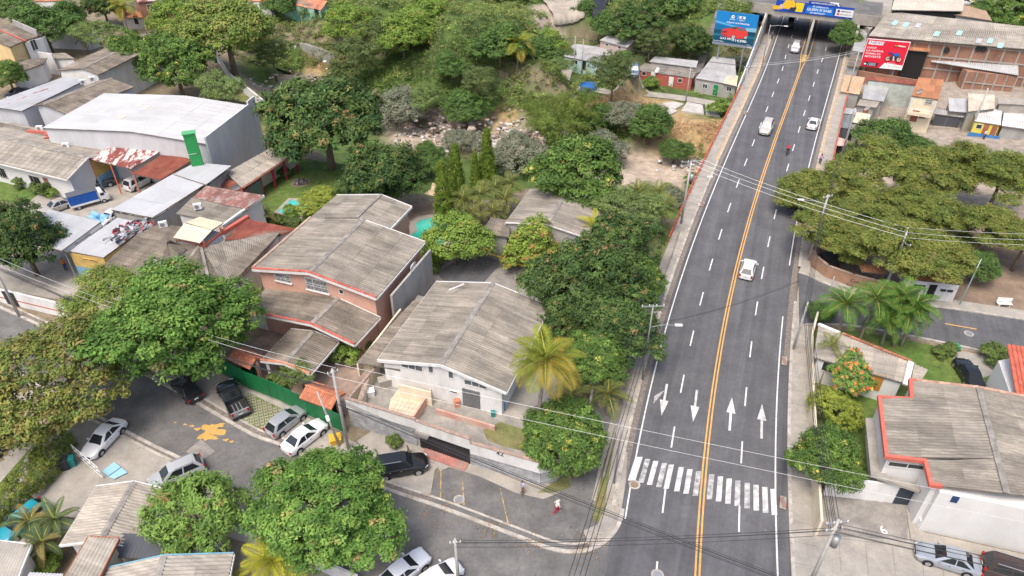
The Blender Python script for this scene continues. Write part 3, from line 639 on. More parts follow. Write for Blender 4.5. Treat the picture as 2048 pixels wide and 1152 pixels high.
def aircon(px, z, label, rz=.3):
    c = g(*px, z); t = local(thing('air_conditioner', label, 'air conditioner', c, rz, 'outdoor air conditioner units'))
    s = MB(); s.box((0, 0, .48), (.95, .42, .72)); s.build('casing', M_AC, t)
    s = MB(); s.tube([(-.1, -.215, .48), (-.1, -.225, .48)], .27, 14); s.build('fan_grille', M_STEEL, t)
    s = MB(); s.box((-.3, 0, .055), (.08, .4, .11)); s.box((.3, 0, .055), (.08, .4, .11)); s.build('foot', M_STEEL, t)
def dish(px, z, label, r=.5, az=0., m=M_AC, support=1.0):
    c = g(*px, z); c.z -= support; t = local(thing('satellite_dish', label, 'satellite dish', c, az, 'satellite dishes'))
    s = MB(); s.tube([(0, 0, 0), (0, 0, support)], .03, 6); s.build('mast', M_STEEL, t)
    s = MB(); rings = []
    for k in range(4):
        rr = r * k / 3; i = len(s.v); s.v += [(rr * math.cos(2 * PI * j / 16), -.05 - .22 * (k / 3) ** 2 - .35 * rr * math.sin(2 * PI * j / 16), support + .1 + rr * math.sin(2 * PI * j / 16) * .93) for j in range(16)]; rings.append(i)
    for a, b in zip(rings, rings[1:]):
        for j in range(16): s.f.append((a + j, a + (j + 1) % 16, b + (j + 1) % 16, b + j)); s.m.append(0)
    s.build('reflector', m, t, True)
    s = MB(); s.tube([(0, -.08, support - r * .8), (0, -.75, support + .12)], .02, 5); s.box((0, -.78, support + .15), (.09, .12, .09)); s.build('feed_arm', M_STEEL, t)
# ------------------------------------------------------------------ house number 42 on its raised terrace
c0 = g(880, 800, 0); H42 = thing('white_house', 'white house with long corrugated gable roof standing on the raised terrace', 'house', c0)
ZT = 2.3
G = gable(H42, (882, 730), (986, 567), (759, 715), (1013, 785), 6.9, 5.5, 5.5, M_FIBRE, M_WHITED, ZT, insf=.2, fh=.3)
for a, b, wd, h, pn in ((824, 733, 2.1, .62, 3), (862, 738, .42, .85, 1), (902, 749, .42, .85, 1), (951, 768, 2.1, .55, 3)): win(H42, a, b, wd, h, panes=pn, sill=False, glass=M_GLASSB, louvre=True)
win(H42, 908, 784, .7, .22, panes=1, sill=False)
p = at(H42, 943, 801); door(H42, (p.x, p.y, ZT + 1.12), FRONT[H42][1], 1.7, 2.2, mat('grey_metal_door', (.16, .165, .165), .6, .15, 1, col2=(.1, .1, .1), amt=.4, scale2=2))
d, n = G['d'], G['n']
def h42(u, v, z=ZT): q = G['A'] + n * u + d * v; return Vector((q.x, q.y, z))
LT = thing('side_lean_to', 'low dark corrugated lean-to roof along the left side of the white house', 'lean-to', h42(8, 3, ZT))
mono(LT, [(800, 741), (860, 600), (826, 603), (713, 726)], [4.75, 4.75, 4.1, 4.1], M_FIBRE2, None, wd=1.05, ln=4)
# lean-to sheets run sideways; its walls
for u, v0, v1 in ((9.1, .4, 9.5),):
    s = MB(); a, b = h42(u, v0), h42(u, v1); s.beam(a + Vector((0, 0, .75)), b + Vector((0, 0, .75)), .18, 1.5); s.build('wall', M_CREAM, LT)
s = MB(); a, b = h42(9.0, 1.2), h42(6.6, 1.2); s.beam(a + Vector((0, 0, .8)), lerp(a, b, .35) + Vector((0, 0, .8)), .15, 1.6); s.build('wall', M_CREAM, LT)
# raised terrace with the street wall
TG = [g(*p) for p in ((703, 850), (838, 893), (944, 930), (1081, 970), (1113, 962), (1150, 928))]
terr_pts = [(p.x, p.y) for p in TG] + [(h42(-9.6, 6).x, h42(-9.6, 6).y), (h42(-9.6, 14).x, h42(-9.6, 14).y), (h42(9.4, 14).x, h42(9.4, 14).y)]
TERR = thing('terrace', 'raised terrace with grey block street wall and white parapet numbered 42', 'terrace', g(900, 900))
s = MB(); s.prism(terr_pts, -.1, ZT - .02); s.build('platform', M_BLOCK, TERR)
M_TFLOOR = mat('stained_floor', (.33, .305, .27), .9, .18, .7, col2=(.2, .185, .165), amt=.45, scale2=.5)
s = MB(); s.poly([(x, y, ZT + .004) for x, y in terr_pts]); s.build('floor', M_TFLOOR, TERR)
# block courses of the street wall: recessed joints between courses
M_BLKP = mat('grey_painted_block', (.33, .335, .345), .9, .12, 1.5, rand=.1, col2=(.42, .42, .42), amt=.35, scale2=1.5)
def blockwall(a, b, z0, z1, th, parent, m, ch=.21, bw=.62):
    d_ = (b - a); L_ = d_.length; d_ = d_.normalized(); n_ = Vector((d_.y, -d_.x, 0)); nz_ = int((z1 - z0) / ch); nb = max(1, int(L_ / bw))
    rz = math.atan2(d_.y, d_.x)
    for j in range(nz_):
        w_ = L_ / nb; k0 = -.5 if j % 2 else 0
        me = None
        for k in range(nb + (1 if j % 2 else 0)):
            x0 = max(0, (k + k0) * w_) + .012; x1 = min(L_, (k + 1 + k0) * w_) - .012; c = a + d_ * ((x0 + x1) / 2) + n_ * (th / 2 + random.uniform(-.008, .008))
            s = MB(); s.box((c.x, c.y, z0 + (j + .5) * ch), (x1 - x0, th, ch - .022), rz); s.build('block', m, parent)
blockwall(TG[0], lerp(TG[0], TG[1], .985), 0, 2.5, .07, TERR, M_BLKP); blockwall(TG[2], TG[3], 0, 1.7, .07, TERR, M_BLKP); blockwall(TG[3], TG[4], 0, 1.7, .07, TERR, M_BLKP, bw=.5)
M_BRCAP = mat('weathered_brick_coping', (.36, .22, .165), .9, .3, 4, .3, 15, col2=(.3, .26, .22), amt=.5, scale2=5)
def parapet(a, b, z0, z1, m=M_WHITED, cap=True, th=.2):
    s = MB(); s.beam((a.x, a.y, (z0 + z1) / 2), (b.x, b.y, (z0 + z1) / 2), th, z1 - z0); s.build('parapet', m, TERR)
    if cap: s = MB(); s.beam((a.x, a.y, z1 + .045), (b.x, b.y, z1 + .045), th * 1.5, .085); s.build('coping', M_BRCAP, TERR)
off_ = Vector((-.05, -.08, 0))
parapet(TG[0] + off_, TG[1] + off_, 2.5, 3.65); parapet(TG[1] + off_, TG[2] + off_, 2.25, 3.5); parapet(TG[2] + off_, TG[3] + off_, 1.72, 3.05); parapet(TG[3] + off_, TG[4] + off_, 1.72, 2.8)
# garage gate
a, b = lerp(TG[1], TG[2], .04), lerp(TG[1], TG[2], .97); gd = (b - a).normalized(); gn = Vector((gd.y, -gd.x, 0))
s = MB(); s.beam(a + gn * .02 + Vector((0, 0, 1.12)), b + gn * .02 + Vector((0, 0, 1.12)), .06, 2.2); gate = s.build('garage_gate', M_BLACKM, TERR)
for k in range(24): q = lerp(a, b, (k + .5) / 24) + gn * .07; s = MB(); s.box((q.x, q.y, 1.1), (.05, .05, 2.15), math.atan2(gd.y, gd.x)); s.build('gate_bar', M_BLACKM, gate)
s = MB(); q = a + gd * .5 + gn * .35; s.box((q.x, q.y, 2.32), (1.4, .8, .12), math.atan2(gd.y, gd.x)); s.build('canopy', M_CONCD, TERR)
M_STEP = mat('red_concrete_step', (.42, .17, .14), .9, .2, 1.5, col2=(.33, .24, .2), amt=.4, scale2=1)
s = MB(); q0, q1 = lerp(a, b, .1) + gn * .5, lerp(a, b, .98) + gn * .5; s.beam((q0.x, q0.y, .16), (q1.x, q1.y, .16), .9, .1); s.build('threshold', M_STEP, TERR)
# number 42
def text(body, loc, rot, size, m, parent, name='lettering', ext=.004, align='CENTER', sx=1., font_bold=True, space=1.):
    cu = bpy.data.curves.new(name, 'FONT'); cu.body = body; cu.size = size; cu.align_x = align; cu.align_y = 'CENTER'; cu.extrude = ext; cu.offset = .012 * size if font_bold else 0; cu.space_line = space
    tmp = bpy.data.objects.new(name, cu); me = bpy.data.meshes.new_from_object(tmp); bpy.data.objects.remove(tmp)
    me.materials.clear(); me.materials.append(m); o = add_obj(name, me, parent); off = ORIG.get(parent, Vector((0, 0, 0))) if parent is not None else Vector((0, 0, 0))
    o.location = Vector(loc) - off; o.rotation_euler = rot; o.scale = (sx, 1, 1); return o
wd_ = (TG[3] - TG[2]).normalized(); wn = Vector((wd_.y, -wd_.x, 0)); q = onplane(1000, 908, TG[2] + off_ + wn * .11, wn)
text('42', q + wn * .004, (PI / 2, 0, math.atan2(wd_.y, wd_.x)), .68, M_BLACKM, TERR)
# courtyard walls, tiled floor, garden of the terrace
def cyw(a, b, z0, z1, m=M_CREAM, th=.16, cap=None):
    s = MB(); s.beam((a.x, a.y, (z0 + z1) / 2), (b.x, b.y, (z0 + z1) / 2), th, z1 - z0); s.build('yard_wall', m, TERR)
    if cap: s = MB(); s.beam((a.x, a.y, z1 + .04), (b.x, b.y, z1 + .04), th * 1.4, .07); s.build('coping', cap, TERR)
z2 = ZT
cyw(g(700, 795, 3.6), g(757, 727, 3.7), z2, 3.7, M_CREAM, .16, M_BRCAP); cyw(g(720, 803, 3.4), g(736, 750, 3.6), z2, 3.5, M_CREAM, .3, M_BRCAP)
fl = [g(*p, ZT + .02) for p in ((776, 828), (822, 838), (858, 792), (800, 778), (782, 802))]
s = MB(); s.prism([(p.x, p.y) for p in fl], ZT - .05, ZT + .22); s.build('tiled_floor', mat('cream_floor_tiles', (.6, .5, .37), .7, .12, 1.2, col2=(.47, .37, .26), amt=.35, scale2=.8), TERR)
s = MB()
for k in range(1, 6):
    a_, b_ = lerp(fl[0], fl[1], k / 6), lerp(fl[3], fl[2], k / 6); s.beam((a_.x, a_.y, ZT + .222), (b_.x, b_.y, ZT + .222), .03, .006)
    a_, b_ = lerp(fl[0], fl[3], k / 6), lerp(fl[1], fl[2], k / 6); s.beam((a_.x, a_.y, ZT + .222), (b_.x, b_.y, ZT + .222), .03, .006)
s.build('tile_joints', M_CONCD, TERR)
cyw(g(863, 775, 3.3), g(826, 832, 3.3), z2, 3.3, M_PINK, .2)
cyw(g(872, 816, 3.0), g(990, 852, 2.9), z2, 2.9, mat('faded_pink_wall', (.52, .27, .2), .9, .12, 1, col2=(.45, .37, .31), amt=.4, scale2=1), .18)
cyw(g(797, 768, 4.1), g(862, 784, 4.1), z2, 4.1, M_CREAM, .12)
s = MB(); gl = [g(*p, ZT + .03) for p in ((1000, 843), (1058, 862), (1060, 905), (1005, 892), (975, 880), (965, 860))]; s.poly([(p.x, p.y, ZT + .012) for p in gl][::-1]); s.build('grass_patch', M_DRYGRASS, TERR)
s = MB(); gl = [g(*p, ZT) for p in ((1003, 790), (1060, 740), (1078, 800), (1068, 845), (1005, 830))]; s.poly([(p.x, p.y, ZT + .009) for p in gl][::-1]); s.build('side_paving', M_CONC, TERR)
# ------------------------------------------------------------------ pink house
c0 = g(620, 620); PK = thing('pink_house', 'two storey salmon pink house with stepped corrugated gable roofs and red edge tiles', 'house', c0)
G2 = gable(PK, (618, 546), (727, 440), (511, 533), (752, 598), 7.4, 6.1, 6.1, M_FIBRE, M_PINK, 0, insf=.45, fh=.32)
M_EDGE = mat('red_edge_tile', (.45, .12, .09), .85, .15, 2, rand=.2)
def edgetiles(t, a, b, k=None, m=M_EDGE, wd=.26):
    a = Vector(a); b = Vector(b); L_ = (b - a).length; k = k or max(2, int(L_ / .42))
    for i in range(k):
        s = MB(); p, q = lerp(a, b, i / k), lerp(a, b, (i + .96) / k); s.tube([p + Vector((0, 0, .1)), q + Vector((0, 0, .13))], wd / 2, 6); s.build('edge_tile', m, t)
edgetiles(PK, G2['A'] + Vector((0, 0, .06)), G2['le0'] + Vector((0, 0, .06))); edgetiles(PK, G2['A'] + Vector((0, 0, .06)), G2['re0'] + Vector((0, 0, .06)))
edgetiles(PK, G2['le0'] + Vector((0, 0, .06)), G2['le1'] + Vector((0, 0, .06)), m=mat('pale_edge_tile', (.5, .36, .27), .9, .2, 2, rand=.2))
win(PK, 566, 555, 1.9, .95, panes=3, bars=M_BARS); win(PK, 634, 570, 2.6, 1.5, panes=3, bars=M_BARS); win(PK, 683, 583, .45, .5, panes=1, sill=False)
PB = G2; d, n = G2['d'], G2['n']
# rear part of the upper roof, narrower
A2 = G2['B'] + n * .9 + Vector((0, 0, .12)); ln2 = 5.8
Q = lambda u, v, z: Vector(((A2 + n * u + d * v).x, (A2 + n * u + d * v).y, z))
qs = [[Q(0, 0, 7.45), Q(0, ln2, 7.45), Q(6.4, ln2, 6.15), Q(6.4, 0, 6.15)], [Q(0, 0, 7.45), Q(0, ln2, 7.45), Q(-4.1, ln2, 6.6), Q(-4.1, 0, 6.6)]]
rf = deck(PK, qs)
for q in qs: sheets(rf, *q, M_FIBRE)
s = MB(); s.beam(Q(0, 0, 7.56), Q(0, ln2, 7.56), .4, .06); s.build('ridge_cap', M_RIDGE, rf)
s = MB(); s.prism([(p.x, p.y) for p in (Q(6, 0, 0), Q(-3.7, 0, 0), Q(-3.7, ln2 - .4, 0), Q(6, ln2 - .4, 0))][::-1], 0, 6.0); s.build('wall', M_PINK, PK)
s = MB(); s.beam(Q(-4.15, 0, 6.55), Q(-4.15, ln2, 6.55), .1, .3); s.beam(Q(6.4, ln2 + .05, 6.15), Q(0, ln2 + .05, 7.45), .1, .25); s.beam(Q(0, ln2 + .05, 7.45), Q(-4.1, ln2 + .05, 6.6), .1, .25); s.build('fascia', M_TRIMW, PK)
# tall grey side wall on the right of the pink house
q = [G2['re0'] + d * 2.0 - n * .5, G2['re1'] - n * .6]
SW = freewall('boundary_wall', 'tall grey rendered wall along the right flank of the pink house', None, 0, 5.2, .25, M_GREYW, pts=[Vector((p.x, p.y, 0)) for p in q])
# lower front roof
LOW = thing('front_porch', 'single storey front wing of the pink house with wide corrugated gable roof', 'house wing', g(600, 690))
G3 = gable(LOW, (622, 649), (676, 597), (473, 629), (712, 688), 4.5, 3.4, 3.5, M_FIBRE2, M_PINK, 0, insf=1.5, insb=-.2, fh=.3, ins=.7)
edgetiles(LOW, G3['A'] + Vector((0, 0, .06)), G3['le0'] + Vector((0, 0, .06))); edgetiles(LOW, G3['A'] + Vector((0, 0, .06)), G3['re0'] + Vector((0, 0, .06)))
p = at(LOW, 510, 665); gt = door(LOW, (p.x, p.y, 1.2), FRONT[LOW][1], 4.3, 2.3, mat('white_ribbed_gate', (.7, .7, .7), .6, .03))
for k in range(14):
    nn = FRONT[LOW][1]; x = Vector((-nn.y, nn.x, 0)); q = p + x * (4.3 * ((k + .5) / 14 - .5)) + nn * .075; s = MB(); s.box((q.x, q.y, 1.2), (.05, .03, 2.2), math.atan2(x.y, x.x)); s.build('gate_rib', M_TRIMW, gt)
win(LOW, 696, 690, 1.5, 1.1, panes=2, bars=M_BARS)
CP_ = thing('carport', 'open carport with small corrugated gable roof before the pink house', 'carport', g(590, 745))
G4 = gable(CP_, (568, 727), (627, 663), (522, 721), (620, 750), 3.3, 2.75, 2.75, M_FIBRE2, None, fh=.26)
edgetiles(CP_, G4['A'] + Vector((0, 0, .05)), G4['le0'] + Vector((0, 0, .05)), m=M_CLAY); edgetiles(CP_, G4['A'] + Vector((0, 0, .05)), G4['re0'] + Vector((0, 0, .05)), m=M_CLAY)
for u, v in ((G4['wl'] - .35, .4), (G4['wr'] + .35, .4), (G4['wl'] - .35, 4.6), (G4['wr'] + .35, 4.6)):
    q = G4['A'] + G4['n'] * u + G4['d'] * v; s = MB(); s.box((q.x, q.y, 1.32), (.28, .28, 2.64), .3); s.box((q.x, q.y, .2), (.42, .42, .4), .3); s.build('post', M_TRIMW, CP_)
dish((822, 532), 6.2, 'white satellite dish on the right eave of the pink house', .62, 1.2)
# green street fence with tiled gate roofs
GF = thing('green_fence', 'long green painted metal fence along the pink house forecourt', 'fence', g(560, 800))
fp = [g(*p) for p in ((380, 705), (440, 745), (500, 780), (560, 803), (620, 834), (690, 868))]
for k, (a, b) in enumerate(zip(fp, fp[1:])):
    nseg = 4
    for i in range(nseg):
        p, q = lerp(a, b, i / nseg), lerp(a, b, (i + .985) / nseg); s = MB(); s.beam((p.x, p.y, 1.3), (q.x, q.y, 1.3), .07, 2.3); s.build('fence_panel', M_GREENP, GF)
        s = MB(); s.beam((p.x, p.y, .1), (q.x, q.y, .1), .2, .22); s.build('plinth', M_CONCD, GF)
        s = MB(); s.box((q.x, q.y, 1.3), (.1, .1, 2.5), 0); s.build('post', M_GREENP, GF)
_tile = None
def tile_mesh(m):
    s = MB(); n = 5; L_ = .42; r0, r1 = .105, .085; vs = []
    for k in range(n + 1):
        a = PI * k / n; s.v.append((r0 * math.cos(a), 0, r0 * math.sin(a) * .8)); s.v.append((r1 * math.cos(a), L_, r1 * math.sin(a) * .8 + .012))
    for k in range(n): s.f.append((2 * k, 2 * k + 2, 2 * k + 3, 2 * k + 1)); s.m.append(0)
    return s.mesh('roof_tile', m, smooth_=True)
def tileslope(roof, a, b, down, m=M_CLAY, maxn=290, pitch=.2):
    """tiles from the ridge a-b running along the vector down"""
    me = tile_mesh(m); a, b, down = Vector(a), Vector(b), Vector(down); L_ = (b - a).length; x = (b - a).normalized(); y = down.normalized(); z = x.cross(y)
    if z.z < 0: z = -z
    nu = int(L_ / pitch); nv = max(1, int(down.length / .36)); off = ORIG[roof]
    while nu * nv > maxn: pitch *= 1.1; nu = int(L_ / pitch)
    for j in range(nv):
        for i in range(nu):
            p = a + x * (L_ * (i + .5) / nu) + y * (down.length * (j + 1) / nv) + z * .05 - off
            o = add_obj('roof_tile', me, roof); sc = pitch / .2; yy = -y
            o.matrix_local = Matrix(((x.x * sc, yy.x, z.x, p.x), (x.y * sc, yy.y, z.y, p.y), (x.z * sc, yy.z, z.z, p.z), (0, 0, 0, 1)))
def tiled_gate(name, label, a, b, zr, zl, hw, parent_cat='gate'):
    a, b = Vector(a), Vector(b); d_ = (b - a).normalized(); n_ = Vector((d_.y, -d_.x, 0)); c = (a + b) / 2; t = thing(name, label, parent_cat, (c.x, c.y, 0))
    A_, B_ = Vector((a.x, a.y, zr)), Vector((b.x, b.y, zr)); f0, f1 = A_ + n_ * hw, B_ + n_ * hw; k0, k1 = A_ - n_ * hw, B_ - n_ * hw
    for p in (f0, f1, k0, k1): p.z = zl
    rf = deck(t, [[A_, B_, f1, f0], [A_, B_, k1, k0]], M_CLAYD); tileslope(rf, A_, B_, f0 - A_, maxn=140); tileslope(rf, A_, B_, k0 - A_, maxn=140)
    edgetiles(rf, A_ + Vector((0, 0, .05)), B_ + Vector((0, 0, .05)), m=M_CLAY, wd=.22)
    for p in (a + d_ * .15, b - d_ * .15): s = MB(); s.box((p.x, p.y, zl / 2 + .1), (.3, .3, zl + .2), math.atan2(d_.y, d_.x)); s.build('pillar', M_PINK, t)
    s = MB(); s.beam((a.x, a.y, 1.2), (b.x, b.y, 1.2), .06, 2.3); s.build('gate_leaf', M_GREENP, t); return t
tiled_gate('tiled_gate', 'wide orange clay tiled roof over the right gate of the green fence', g(612, 772, 3.1), g(676, 795, 3.1), 3.05, 2.55, 1.15)
tiled_gate('tiled_gate', 'small orange clay tiled roof over the left gate of the green fence beside the ficus', g(468, 698, 3.1), g(512, 718, 3.1), 3.05, 2.5, 1.0)
# turf blocks of the forecourt
tb = [g(*p, .09) for p in ((496, 785), (566, 818), (560, 850), (520, 862), (470, 835))]; s = MB(); s.prism([(p.x, p.y) for p in tb][::-1], .05, .1)
TBL = s.build('turf_block_paving', M_DRYGRASS); tag(TBL, kind='structure')
me = None; cnt = 0; poly = np.array([(p.x, p.y) for p in tb]); bm_ = MB(); bm_.box((0, 0, 0), (.32, .12, .03)); bm_.box((-.13, .14, 0), (.07, .16, .03)); bm_.box((.13, .14, 0), (.07, .16, .03)); tbm = bm_.mesh('paver', M_CONC)
for i in range(-40, 40):
    for j in range(-40, 40):
        a = .38; q = tb[0] + Vector((math.cos(a), math.sin(a), 0)) * i * .44 + Vector((-math.sin(a), math.cos(a), 0)) * j * .4
        if cnt < 295 and poly_sd(np.array([q.x]), np.array([q.y]), poly)[0] < -.15:
            o = add_obj('paver', tbm, TBL); o.location = (q.x - TBL.location.x, q.y - TBL.location.y, .106 - TBL.location.z); o.rotation_euler = (0, 0, a); cnt += 1
# ------------------------------------------------------------------ hip roofed house left of the pink house
t = thing('hip_roofed_house', 'rambling grey hip roofed house between the white workshop roofs and the pink house', 'house', g(420, 540))
mono(t, [(269, 474), (398, 492), (318, 578), (188, 548)], [5.0, 5.0, 3.5, 3.5], M_FIBRE2, M_WHITED, 0)
mono(t, [(398, 492), (403, 494), (455, 590), (325, 578)], [5.02, 5.02, 3.5, 3.5], M_FIBRE2, None)
mono(t, [(404, 494), (560, 464), (520, 523), (450, 580)], [5.0, 5.0, 3.6, 3.6], M_FIBRE, M_WHITED, 0)
s = MB(); s.beam(g(398, 492, 5.1), g(345, 560, 3.75), .35, .12); s.beam(g(402, 494, 5.12), g(424, 588, 3.7), .32, .12); s.build('hip_cap', M_RIDGE, t)
ap = g(335, 489, 5.9); cs = [g(303, 516, 4.9), g(342, 527, 4.9), g(374, 499, 4.9), g(338, 480, 4.9)]; ly = MB()
for k in range(4): ly.poly([ap - Vector((0, 0, .05)), cs[k] - Vector((0, 0, .05)), cs[(k + 1) % 4] - Vector((0, 0, .05))])
lr = ly.build('lantern_roof', M_FIBRE2, t)
for k in range(4): sheets(lr, lerp(ap, cs[k], .03), lerp(ap, cs[(k + 1) % 4], .03), cs[(k + 1) % 4], cs[k], M_FIBRE2, 1.2, 3)
s = MB(); s.prism([(p.x, p.y) for p in cs], 3.9, 4.85); s.build('lantern_wall', M_WHITED, t)
t = thing('brown_roofed_wing', 'dark red corrugated roof wing beside the left flank of the pink house', 'house wing', g(520, 480))
mono(t, [(492, 438), (592, 458), (560, 472), (448, 482)], [5.0, 5.0, 4.5, 4.5], M_RUST, M_WHITE, 0, fascia=None)
s = MB(); s.beam(g(444, 466, 5.1), g(496, 434, 5.1), .5, .5); s.build('parapet', M_REDP, t)
t = thing('skylight_room', 'raised room with two cream plastic roof slopes above the grey hip roofs', 'roof room', g(400, 480, 4.5))
mono(t, [(369, 447), (424, 461), (400, 487), (347, 476)], [6.3, 6.3, 5.9, 5.9], M_TINC, None, wd=1.1, ln=3, amp=.02); mono(t, [(399, 434), (447, 446), (424, 461), (370, 446)], [5.95, 5.95, 6.35, 6.35], M_TINC, None, amp=.02)
s = MB(); q = [g(*p, 4.6) for p in ((362, 488), (412, 501), (446, 474), (404, 462))]; s.prism([(p.x, p.y) for p in q], 4.2, 5.2); s.build('wall', M_WHITE, t)
for p in q: s = MB(); s.box((p.x, p.y, 5.5), (.22, .22, .9), .4); s.build('post', M_REDP, t)
s = MB(); s.beam((q[0].x, q[0].y, 5.25), (q[1].x, q[1].y, 5.25), .25, .2); s.beam((q[1].x, q[1].y, 5.252), (q[2].x, q[2].y, 5.252), .25, .2); s.build('rail', M_REDP, t)
t = thing('grey_roofed_block', 'grey and rust corrugated roofs with two air conditioners beside the narrow alley', 'house', g(400, 450))
mono(t, [(384, 396), (498, 418), (446, 447), (352, 428)], [4.9, 4.9, 4.3, 4.3], M_FIBRE, M_WHITE, 0); mono(t, [(412, 372), (527, 391), (492, 419), (386, 396)], [5.3, 5.3, 4.95, 4.95], mat('lichen_rust_sheet', (.25, .12, .1), .9, .2, .8, rand=.15, col2=(.33, .27, .24), amt=.42, scale2=1.1, sharp=.08), M_WHITE, 0)
mono(t, [(319, 448), (366, 454), (350, 489), (269, 473)], [4.5, 4.5, 4.3, 4.3], M_FIBRE2, None)
s = MB(); s.beam(g(528, 392, 5.15), g(444, 452, 4.5), .3, .3); s.build('gutter', M_TRIMW, t)
aircon((397, 419), 4.75, 'air conditioner alone on the grey roof near the brown rusted sheets', .3); aircon((328, 455), 4.45, 'air conditioner at the alley edge beside the cream skylight roof', .5)
# ------------------------------------------------------------------ workshop
t = thing('workshop_canopy', 'long bright white metal canopy running beside the workshop yard', 'canopy', g(320, 400))
mono(t, [(347, 348), (410, 369), (305, 436), (222, 420)], [4.9, 4.7, 4.5, 4.7], M_TINW, None, wd=1.05, ln=3.2, amp=.018)
mono(t, [(392, 325), (463, 332), (412, 370), (347, 349)], [5.15, 5.0, 4.85, 5.0], M_TINW, None, wd=1.05, ln=3.2, amp=.018)
s = MB(); q = [g(*p, 4.5) for p in ((228, 421), (306, 434), (410, 370), (458, 334))]
for a, b in zip(q, q[1:]): s.beam((a.x, a.y, 2.1), (b.x, b.y, 2.1), .2, 4.2)
s.build('wall', M_GREYW, t)
for k in range(5): p = g(lerp(226, 345, k / 4), lerp(419, 350, k / 4), 4.7); s = MB(); s.box((p.x, p.y, 2.3), (.16, .16, 4.6)); s.build('post', M_STEEL, t)
t = thing('parts_store', 'white metal roof carrying a heap of car bumpers, yellow and blue walls below', 'workshop', g(200, 520))
Pq, rfp = mono(t, [(235, 436), (298, 449), (207, 516), (138, 503)], [4.1, 4.0, 3.8, 3.9], M_TINW, None, wd=1.05, ln=3, amp=.018)
a, b = Pq[3], Pq[2]; M_YEL = mat('ochre_painted_wall', (.55, .37, .11), .9, .12, 1, col2=(.42, .3, .13), amt=.4, scale2=.8); M_SKY = mat('sky_blue_painted_wall', (.14, .3, .42), .9, .12, 1, col2=(.22, .36, .45), amt=.4, scale2=.9)
s = MB(); s.prism([(p.x, p.y) for p in (lerp(a, b, .02), lerp(a, b, .98), lerp(Pq[1], b, .97), lerp(Pq[0], a, .97))][::-1] if False else [(a.x, a.y), (b.x, b.y), (Pq[1].x, Pq[1].y), (Pq[0].x, Pq[0].y)], 1.9, 3.7); s.build('wall', M_YEL, t)
s = MB(); s.prism([(p.x, p.y) for p in (a, b, Pq[1], Pq[0])], 0, 1.9); s.build('wall_base', M_SKY, t)
FRONT[t] = (a, Vector(((b - a).y, -(b - a).x, 0)).normalized()); win(t, 180, 520, 1.9, .16, panes=1, sill=False, frame=M_YEL)
t = thing('white_awning', 'white sheet awning at the workshop gate under the big mango tree', 'awning', g(120, 470))
mono(t, [(98, 419), (202, 444), (124, 502), (30, 480)], [4.3, 4.3, 4.6, 4.6], M_TINW, None, amp=.018); mono(t, [(202, 445), (206, 452), (136, 506), (124, 502)], [4.2, 3.9, 3.9, 4.55], M_TING, None, amp=.018)
for a_, b_ in ((104, 424), (198, 446), (128, 500)): p = g(a_, b_, 4.2); s = MB(); s.box((p.x, p.y, 2.1), (.14, .14, 4.2)); s.build('post', M_STEEL, t)
t = thing('peeling_shed', 'open shed with red sheet roof peeling to white in streaks', 'shed', g(250, 330))
mono(t, [(228, 287), (328, 299), (263, 339), (177, 318)], [5.2, 5.2, 4.8, 4.8], mat('peeling_red_sheet_streaks', (.23, .065, .05), .75, .15, .8, rand=.2, col2=(.6, .57, .55), amt=.46, scale2=.7, sharp=.04, stretch=(1.5, .5, 1)), None, wd=1.0, ln=2.4)
s = MB(); p, q = g(228, 288, 5), g(330, 300, 5); s.beam((p.x, p.y, 2.4), (q.x, q.y, 2.4), .2, 4.8); p2 = g(180, 318, 4.8); s.beam((p.x, p.y, 2.2), (p2.x, p2.y, 2.2), .2, 4.4); s.build('wall', M_YEL, t)
s = MB(); s.beam((p.x + .12, p.y - .12, 1.0), (p2.x + .12, p2.y - .12, 1.0), .22, 2.0); s.build('wall_base', M_SKY, t)
for a_, b_ in ((180, 319), (221, 329), (262, 338)): p = g(a_, b_, 4.7); s = MB(); s.box((p.x, p.y, 2.35), (.14, .14, 4.7)); s.build('post', M_REDRAIL, t)
t = thing('red_roofed_shed', 'smooth dark red shed roof beside the white canopy and green sign tower', 'shed', g(320, 350))
mono(t, [(331, 306), (386, 320), (321, 361), (264, 348)], [4.7, 4.7, 4.4, 4.4], M_RUST, None, wd=1.1, ln=3)
for a_, b_ in ((268, 349), (320, 359)): p = g(a_, b_, 4.3); s = MB(); s.box((p.x, p.y, 2.15), (.14, .14, 4.3)); s.build('post', M_STEEL, t)
# big white warehouse
t = thing('white_warehouse', 'big warehouse with plain white metal roof and pale grey walls', 'warehouse', g(290, 280))
GW = gable(t, (262, 264), (372, 192), (131, 231), (414, 288), 8.0, 7.2, 7.2, M_TINW, M_LAV, 0, insf=.2, ins=.25, insb=.2, fascia=None, ridge=False, wd=1.3, ln=3.5)
s = MB(); a, b = GW['re0'], GW['re1']; o_ = GW['n'] * -.2; s.beam(Vector((a.x, a.y, 4.2)) + o_ - GW['d'] * .2, Vector((b.x, b.y, 4.2)) + o_, .25, 8.4); s.beam(Vector((b.x, b.y, 8.6)) + o_ - GW['d'] * 2.0, Vector((b.x, b.y, 8.6)) + o_, .24, .6); s.build('parapet_wall', M_LAV, t)
for (u, v) in ((.3, .35), (.33, .7), (.62, .5), (.2, .62)):
    q0 = lerp(lerp(GW['A'], GW['B'], v), lerp(GW['le0'], GW['le1'], v), u); q1 = q0 + GW['n'] * 2.6; q1.z = q0.z - .32; s = MB(); s.beam(q0 + Vector((0, 0, .1)), q1 + Vector((0, 0, .1)), 1.0, .03); s.build('skylight_sheet', M_TINC, t)
t = thing('green_sign_tower', 'tall green box sign standing at the corner of the white warehouse', 'sign tower', g(396, 345))
